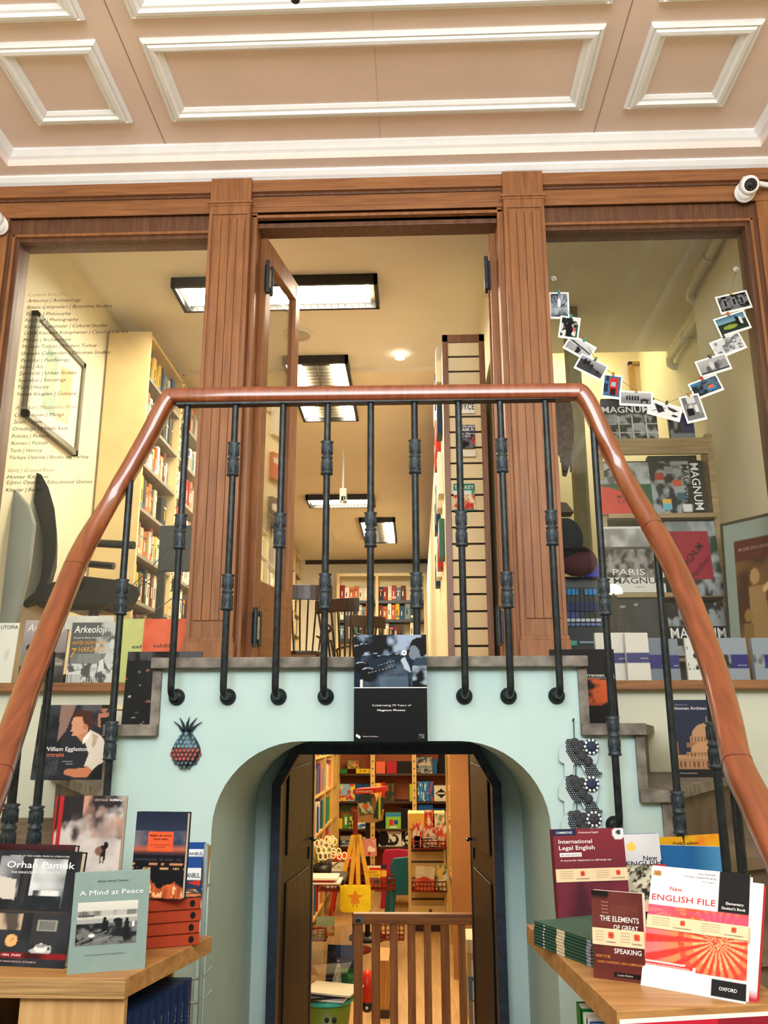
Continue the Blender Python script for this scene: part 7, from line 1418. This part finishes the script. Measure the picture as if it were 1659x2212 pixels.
def prart(k):
    a = Art(34, 30, '8a8c90')
    if k == 'burst': a.clouds((0, 0, 1, 1), 3, 4, '2c3440', 'a8b2bf', .3, .7, 2); [a.line(.5, .7, .5 + .7 * math.cos(t), .7 + .7 * math.sin(t), .01, 'b8c2cc') for t in np.linspace(3.3, 6.1, 9)]; a.ell(.5, .4, .1, .2, 'dfe6ec')
    elif k == 'dark': a.clouds((0, 0, 1, 1), 5, 5, '1a1f1c', 'd8dcd8', .48, .56, 3).poly([(.35, .35), (.6, .3), (.75, .6), (.6, 1), (.3, 1)], '0c0d0e').ell(.5, .28, .1, .1, '0c0d0e').ell(.8, .6, .1, .12, 'c05a58').rect(.9, .3, 1, 1, '24503c')
    elif k == 'street': a.grad((0, 0, 1, 1), 'd4d6da', '9a9ca0').poly([(.0, .2), (1, .55), (1, .65), (0, .32)], '26282a').ell(.45, .75, .15, .25, '1c1d1f').clouds((0, .5, .4, 1), 4, 3, '6a6c70', 'a0a2a6')
    elif k == 'group': a.grad((0, 0, 1, 1), 'a0a2a8', '3c3e42').poly([(0, .2), (1, .7), (1, 1), (0, 1)], '3a3c40').ell(.2, .35, .08, .25, '17181a').ell(.35, .35, .07, .22, '1c1d20').ell(.5, .5, .07, .22, '222427').ell(.8, .7, .07, .15, '1a1c1e')
    elif k == 'redblue': a.rect(0, 0, 1, 1, '3a6a90').rect(.35, .1, .85, .9, 'c02a26').rect(.45, .3, .7, .5, '8ac0d8').rect(.0, .4, .25, .8, '1c2c3c').rect(.4, .6, .75, .95, '241a1c').rect(.1, .0, .3, .25, '1f2a38')
    elif k == 'horses': a.grad((0, 0, 1, 1), 'b8babe', '6a6c70').poly([(0, .5), (1, .45), (1, 1), (0, 1)], '808288'); [a.ell(.2 + .09 * i, .5, .035, .22, '1a1b1e') for i in range(5)]; a.ell(.78, .65, .14, .1, '1c1d20').rect(.66, .7, .7, .95, '1c1d20').rect(.84, .7, .88, .95, '1c1d20')
    elif k == 'snow': a.rect(0, 0, 1, 1, 'dcdee2').poly([(.1, .1), (.4, .2), (.5, .6), (.3, .9)], '1c1d20').poly([(.55, .1), (.95, .3), (.8, .5), (.6, .35)], '2a2c2f').ell(.85, .8, .1, .1, '1a1b1e').line(.1, .8, .5, .3, .02, '3a3c40')
    elif k == 'desk': a.clouds((0, 0, 1, 1), 3, 3, '3a3c40', '8a8c90').rect(.3, 0, .75, .3, 'c8cace').ell(.4, .45, .13, .12, 'c0c2c6').poly([(.1, .5), (.5, .5), (.5, .85), (.1, .8)], '141518').rect(.6, .4, .8, .7, 'd4d6d8').rect(0, .8, 1, 1, '74767a')
    elif k == 'colour': a.clouds((0, 0, 1, 1), 6, 4, '1c1f22', '4a6a80', .35, .65, 4).rect(0, 0, .3, .2, '3a7ab0').ell(.68, .72, .2, .14, '3a7ac0').ell(.68, .6, .12, .12, 'd8683a').ell(.55, .35, .15, .03, '8a7a50')
    elif k == 'rocks': a.grad((0, 0, 1, 1), 'b0b2b6', '8a8c90'); [a.ell(x, y, .08, .28, c) for x, y, c in ((.45, .5, 'c8cacc'), (.72, .5, '7a7c80'), (.88, .55, '8a8c90'), (.6, .62, '4a4c50'), (.3, .75, '5a5c60'))]; a.rect(0, .88, 1, 1, '3c3e42')
    elif k == 'crowd': a.clouds((0, 0, 1, 1), 8, 6, '6a6e74', 'ccd0d4', .38, .55, 4)
    elif k == 'field': a.grad((0, 0, 1, .4), '3a6a8c', '7aa0b0').rect(0, .4, 1, 1, '26332a').ell(.4, .68, .25, .13, '8a9a3a').ell(.75, .5, .12, .3, '141618').ell(.82, .45, .05, .25, 'd8dade').rect(.66, .1, .7, .3, '1a1c1e')
    else: a.clouds((0, 0, 1, 1), 5, 4, '121316', '6a6c70', .45, .6, 6); [a.rect(.15 + .28 * i, .2, .3 + .28 * i, .75, '8c8e92') for i in range(3)]; [a.rect(.18 + .28 * i, .25, .27 + .28 * i, .7, '1a1b1e') for i in range(3)]
    return a
Yp_ = YD + .045; prev = []
hooks = [(1196, 602), (1590, 582)]
for hx, hy in hooks:
    q = W(hx, hy, Y=YD + .054); b = MB(); Mx = Matrix.Translation(q) @ Matrix.Rotation(R(90), 4, 'X'); b.lathe([(.018, 0), (.014, .005), (.005, .009), (.005, .015)], flat('bdbbb0'), 18, M=Mx); tag(b.build('suction_hook', origin=q), 'clear suction hook on the glass at the %s end of the garland' % ('pilaster' if hx < 1300 else 'outer'), 'hook')
    prev.append(q + Vector((0, -.012, 0)))
cen = []
for i, (cx_, cy_, pw_, ph_, rot, kind, lab, cc) in enumerate(pr_list):
    Yi = Yp_ - (i % 2) * .004 - (.004 if i in (3, 7) else 0); q = W(cx_, cy_, Y=Yi); s = 4.28 / 1850 * (1.02 if cy_ < 700 else .98); s *= .985; w, h = pw_ * s, ph_ * s
    M_ = Matrix.Translation(q) @ Matrix.Rotation(R(rot), 4, 'Y'); root = thing('photo_print', M=M_, label=lab, cat='photograph')
    b = MB(); b.box((-w / 2, 0, -h / 2), (w / 2, .0008, h / 2), flat('f4f4f4')); b.build('print_paper', parent=root)
    m = .0085; prart(kind).sheet('picture', w - 2 * m, h - 2 * m - .004, root, y=-.0006, x0=-w / 2 + m, z0=-h / 2 + m + .004)
    b = MB(); b.box((-.006, -.006, h / 2 - .008), (.006, .006, h / 2 + .012), mat('clip_' + cc, cc, .35)); b.tube([(-.004, -.006, h / 2 + .004), (.004, -.006, h / 2 + .004)], .0025, steel, 6); b.build('clip', parent=root)
    cen.append(M_ @ Vector((0, .003, h / 2 + .002)))
b = MB(); b.tube([prev[0]] + cen + [prev[1]], .0012, flat('6a6458'), 5); tag(b.build('garland_string', origin=prev[0]), 'thin string the photo prints are clipped to', 'string')
# ---------------- security cameras and hanging lamp tip
cw = mat('white_camera_plastic', 'f0f0f0', .3, var=.01)
def cctv(px_, py_, Y, s, lab, mir=1):
    q = W(px_, py_, Y=Y); root = thing('security_camera', q, lab, 'camera')
    b = MB(); d = Vector((-.1 * mir, -.8, -.45)).normalized(); Mr = Matrix.Translation((0, 0, 0)) @ Vector((0, 0, 1)).rotation_difference(d).to_matrix().to_4x4()
    b.lathe([(.02 * s, -.05 * s), (.045 * s, -.04 * s), (.052 * s, -.005 * s), (.05 * s, .02 * s), (.043 * s, .032 * s), (.036 * s, .034 * s)], cw, 28, M=Mr); b.build('camera_head', parent=root)
    b = MB(); b.lathe([(.033 * s, .034 * s), (.033 * s, .037 * s)], blk, 24, M=Mr); b.lathe([(.012 * s, .037 * s), (.011 * s, .043 * s)], mat('lens_glass', '20262c', .1), 16, M=Mr)
    for k in range(12): t = 2 * math.pi * k / 12; b.ball(Mr @ Vector((.024 * s * math.cos(t), .024 * s * math.sin(t), .038 * s)), .003 * s, steel, 6)
    b.build('lens', parent=root)
    b = MB(); b.lathe([(.03 * s, 0), (.042 * s, -.02 * s), (.05 * s, -.03 * s), (.056 * s, -.032 * s), (.056 * s, -.038 * s)], cw, 24, M=Matrix.Translation((-.012 * s * mir, .01, -.03 * s)) @ Mr); b.build('shroud', parent=root)
    b = MB(); b.tube([(0, .02, .025 * s), (.05 * s * mir, .03, .035 * s), (.14 * s * mir, .05, .03 * s)], .014 * s, cw, 12); b.ball((-.02 * s * mir, .0, .045 * s), .01 * s, cw, 10); b.build('mount_arm', parent=root)
cctv(1618, 400, YD - .09, .95, 'white security camera on an arm at the fascia end'); cctv(-14, 472, YD - .09, .95, 'white security camera barely in view at the opposite fascia end', -1)
q = W(638, 4, Z=ZC - .45); root = thing('pendant_spotlight', (q.x, q.y, ZC), 'black spotlight tip hanging into the top of the view', 'lamp'); b = MB(); b.tube([(0, 0, 0), (0, 0, q.z - ZC + .03)], .006, blk); b.build('cord', parent=root)
b = MB(); b.lathe([(.006, .0), (.014, -.012), (.018, -.03), (.016, -.045), (.008, -.052)], blk, 18, c=(0, 0, q.z - ZC + .05)); b.build('lamp_head', parent=root)
# ------------------------------------------------------------------ light
def area(nm, loc, sx, sy, power, c, rot=(0, 0, 0)):
    l = bpy.data.lights.new(nm, 'AREA'); l.shape = 'RECTANGLE'; l.size = sx; l.size_y = sy; l.energy = power; l.color = c
    o = bpy.data.objects.new(nm, l); col.objects.link(o); o.location = loc; o.rotation_euler = rot; return o
w_ = bpy.data.worlds.new('world'); scene.world = w_; w_.use_nodes = True
w_.node_tree.nodes['Background'].inputs[0].default_value = (.75, .86, 1, 1); w_.node_tree.nodes['Background'].inputs[1].default_value = .12
area('daylight_from_entrance', (-.1, -1.5, 3.55), 3.3, 1.6, 195, (.95, .98, 1), (R(100), 0, 0))
WARM = (1, .78, .45)
area('children_room_lamp', (-.25, 7.7, 1.585), .7, 1.8, 21, WARM); area('children_room_lamp', (-.25, 5.2, 1.585), .7, 1.0, 22, WARM)
area('side_room_lamp', (1.2, 6.75, ZI + .44), .9, .3, 11, (1, .84, .5))
scene.view_settings.view_transform = 'Standard'; scene.view_settings.look = 'None'; scene.view_settings.gamma = 1; scene.view_settings.exposure = 0.4
try: scene.view_settings.use_curve_mapping = False
except Exception: pass
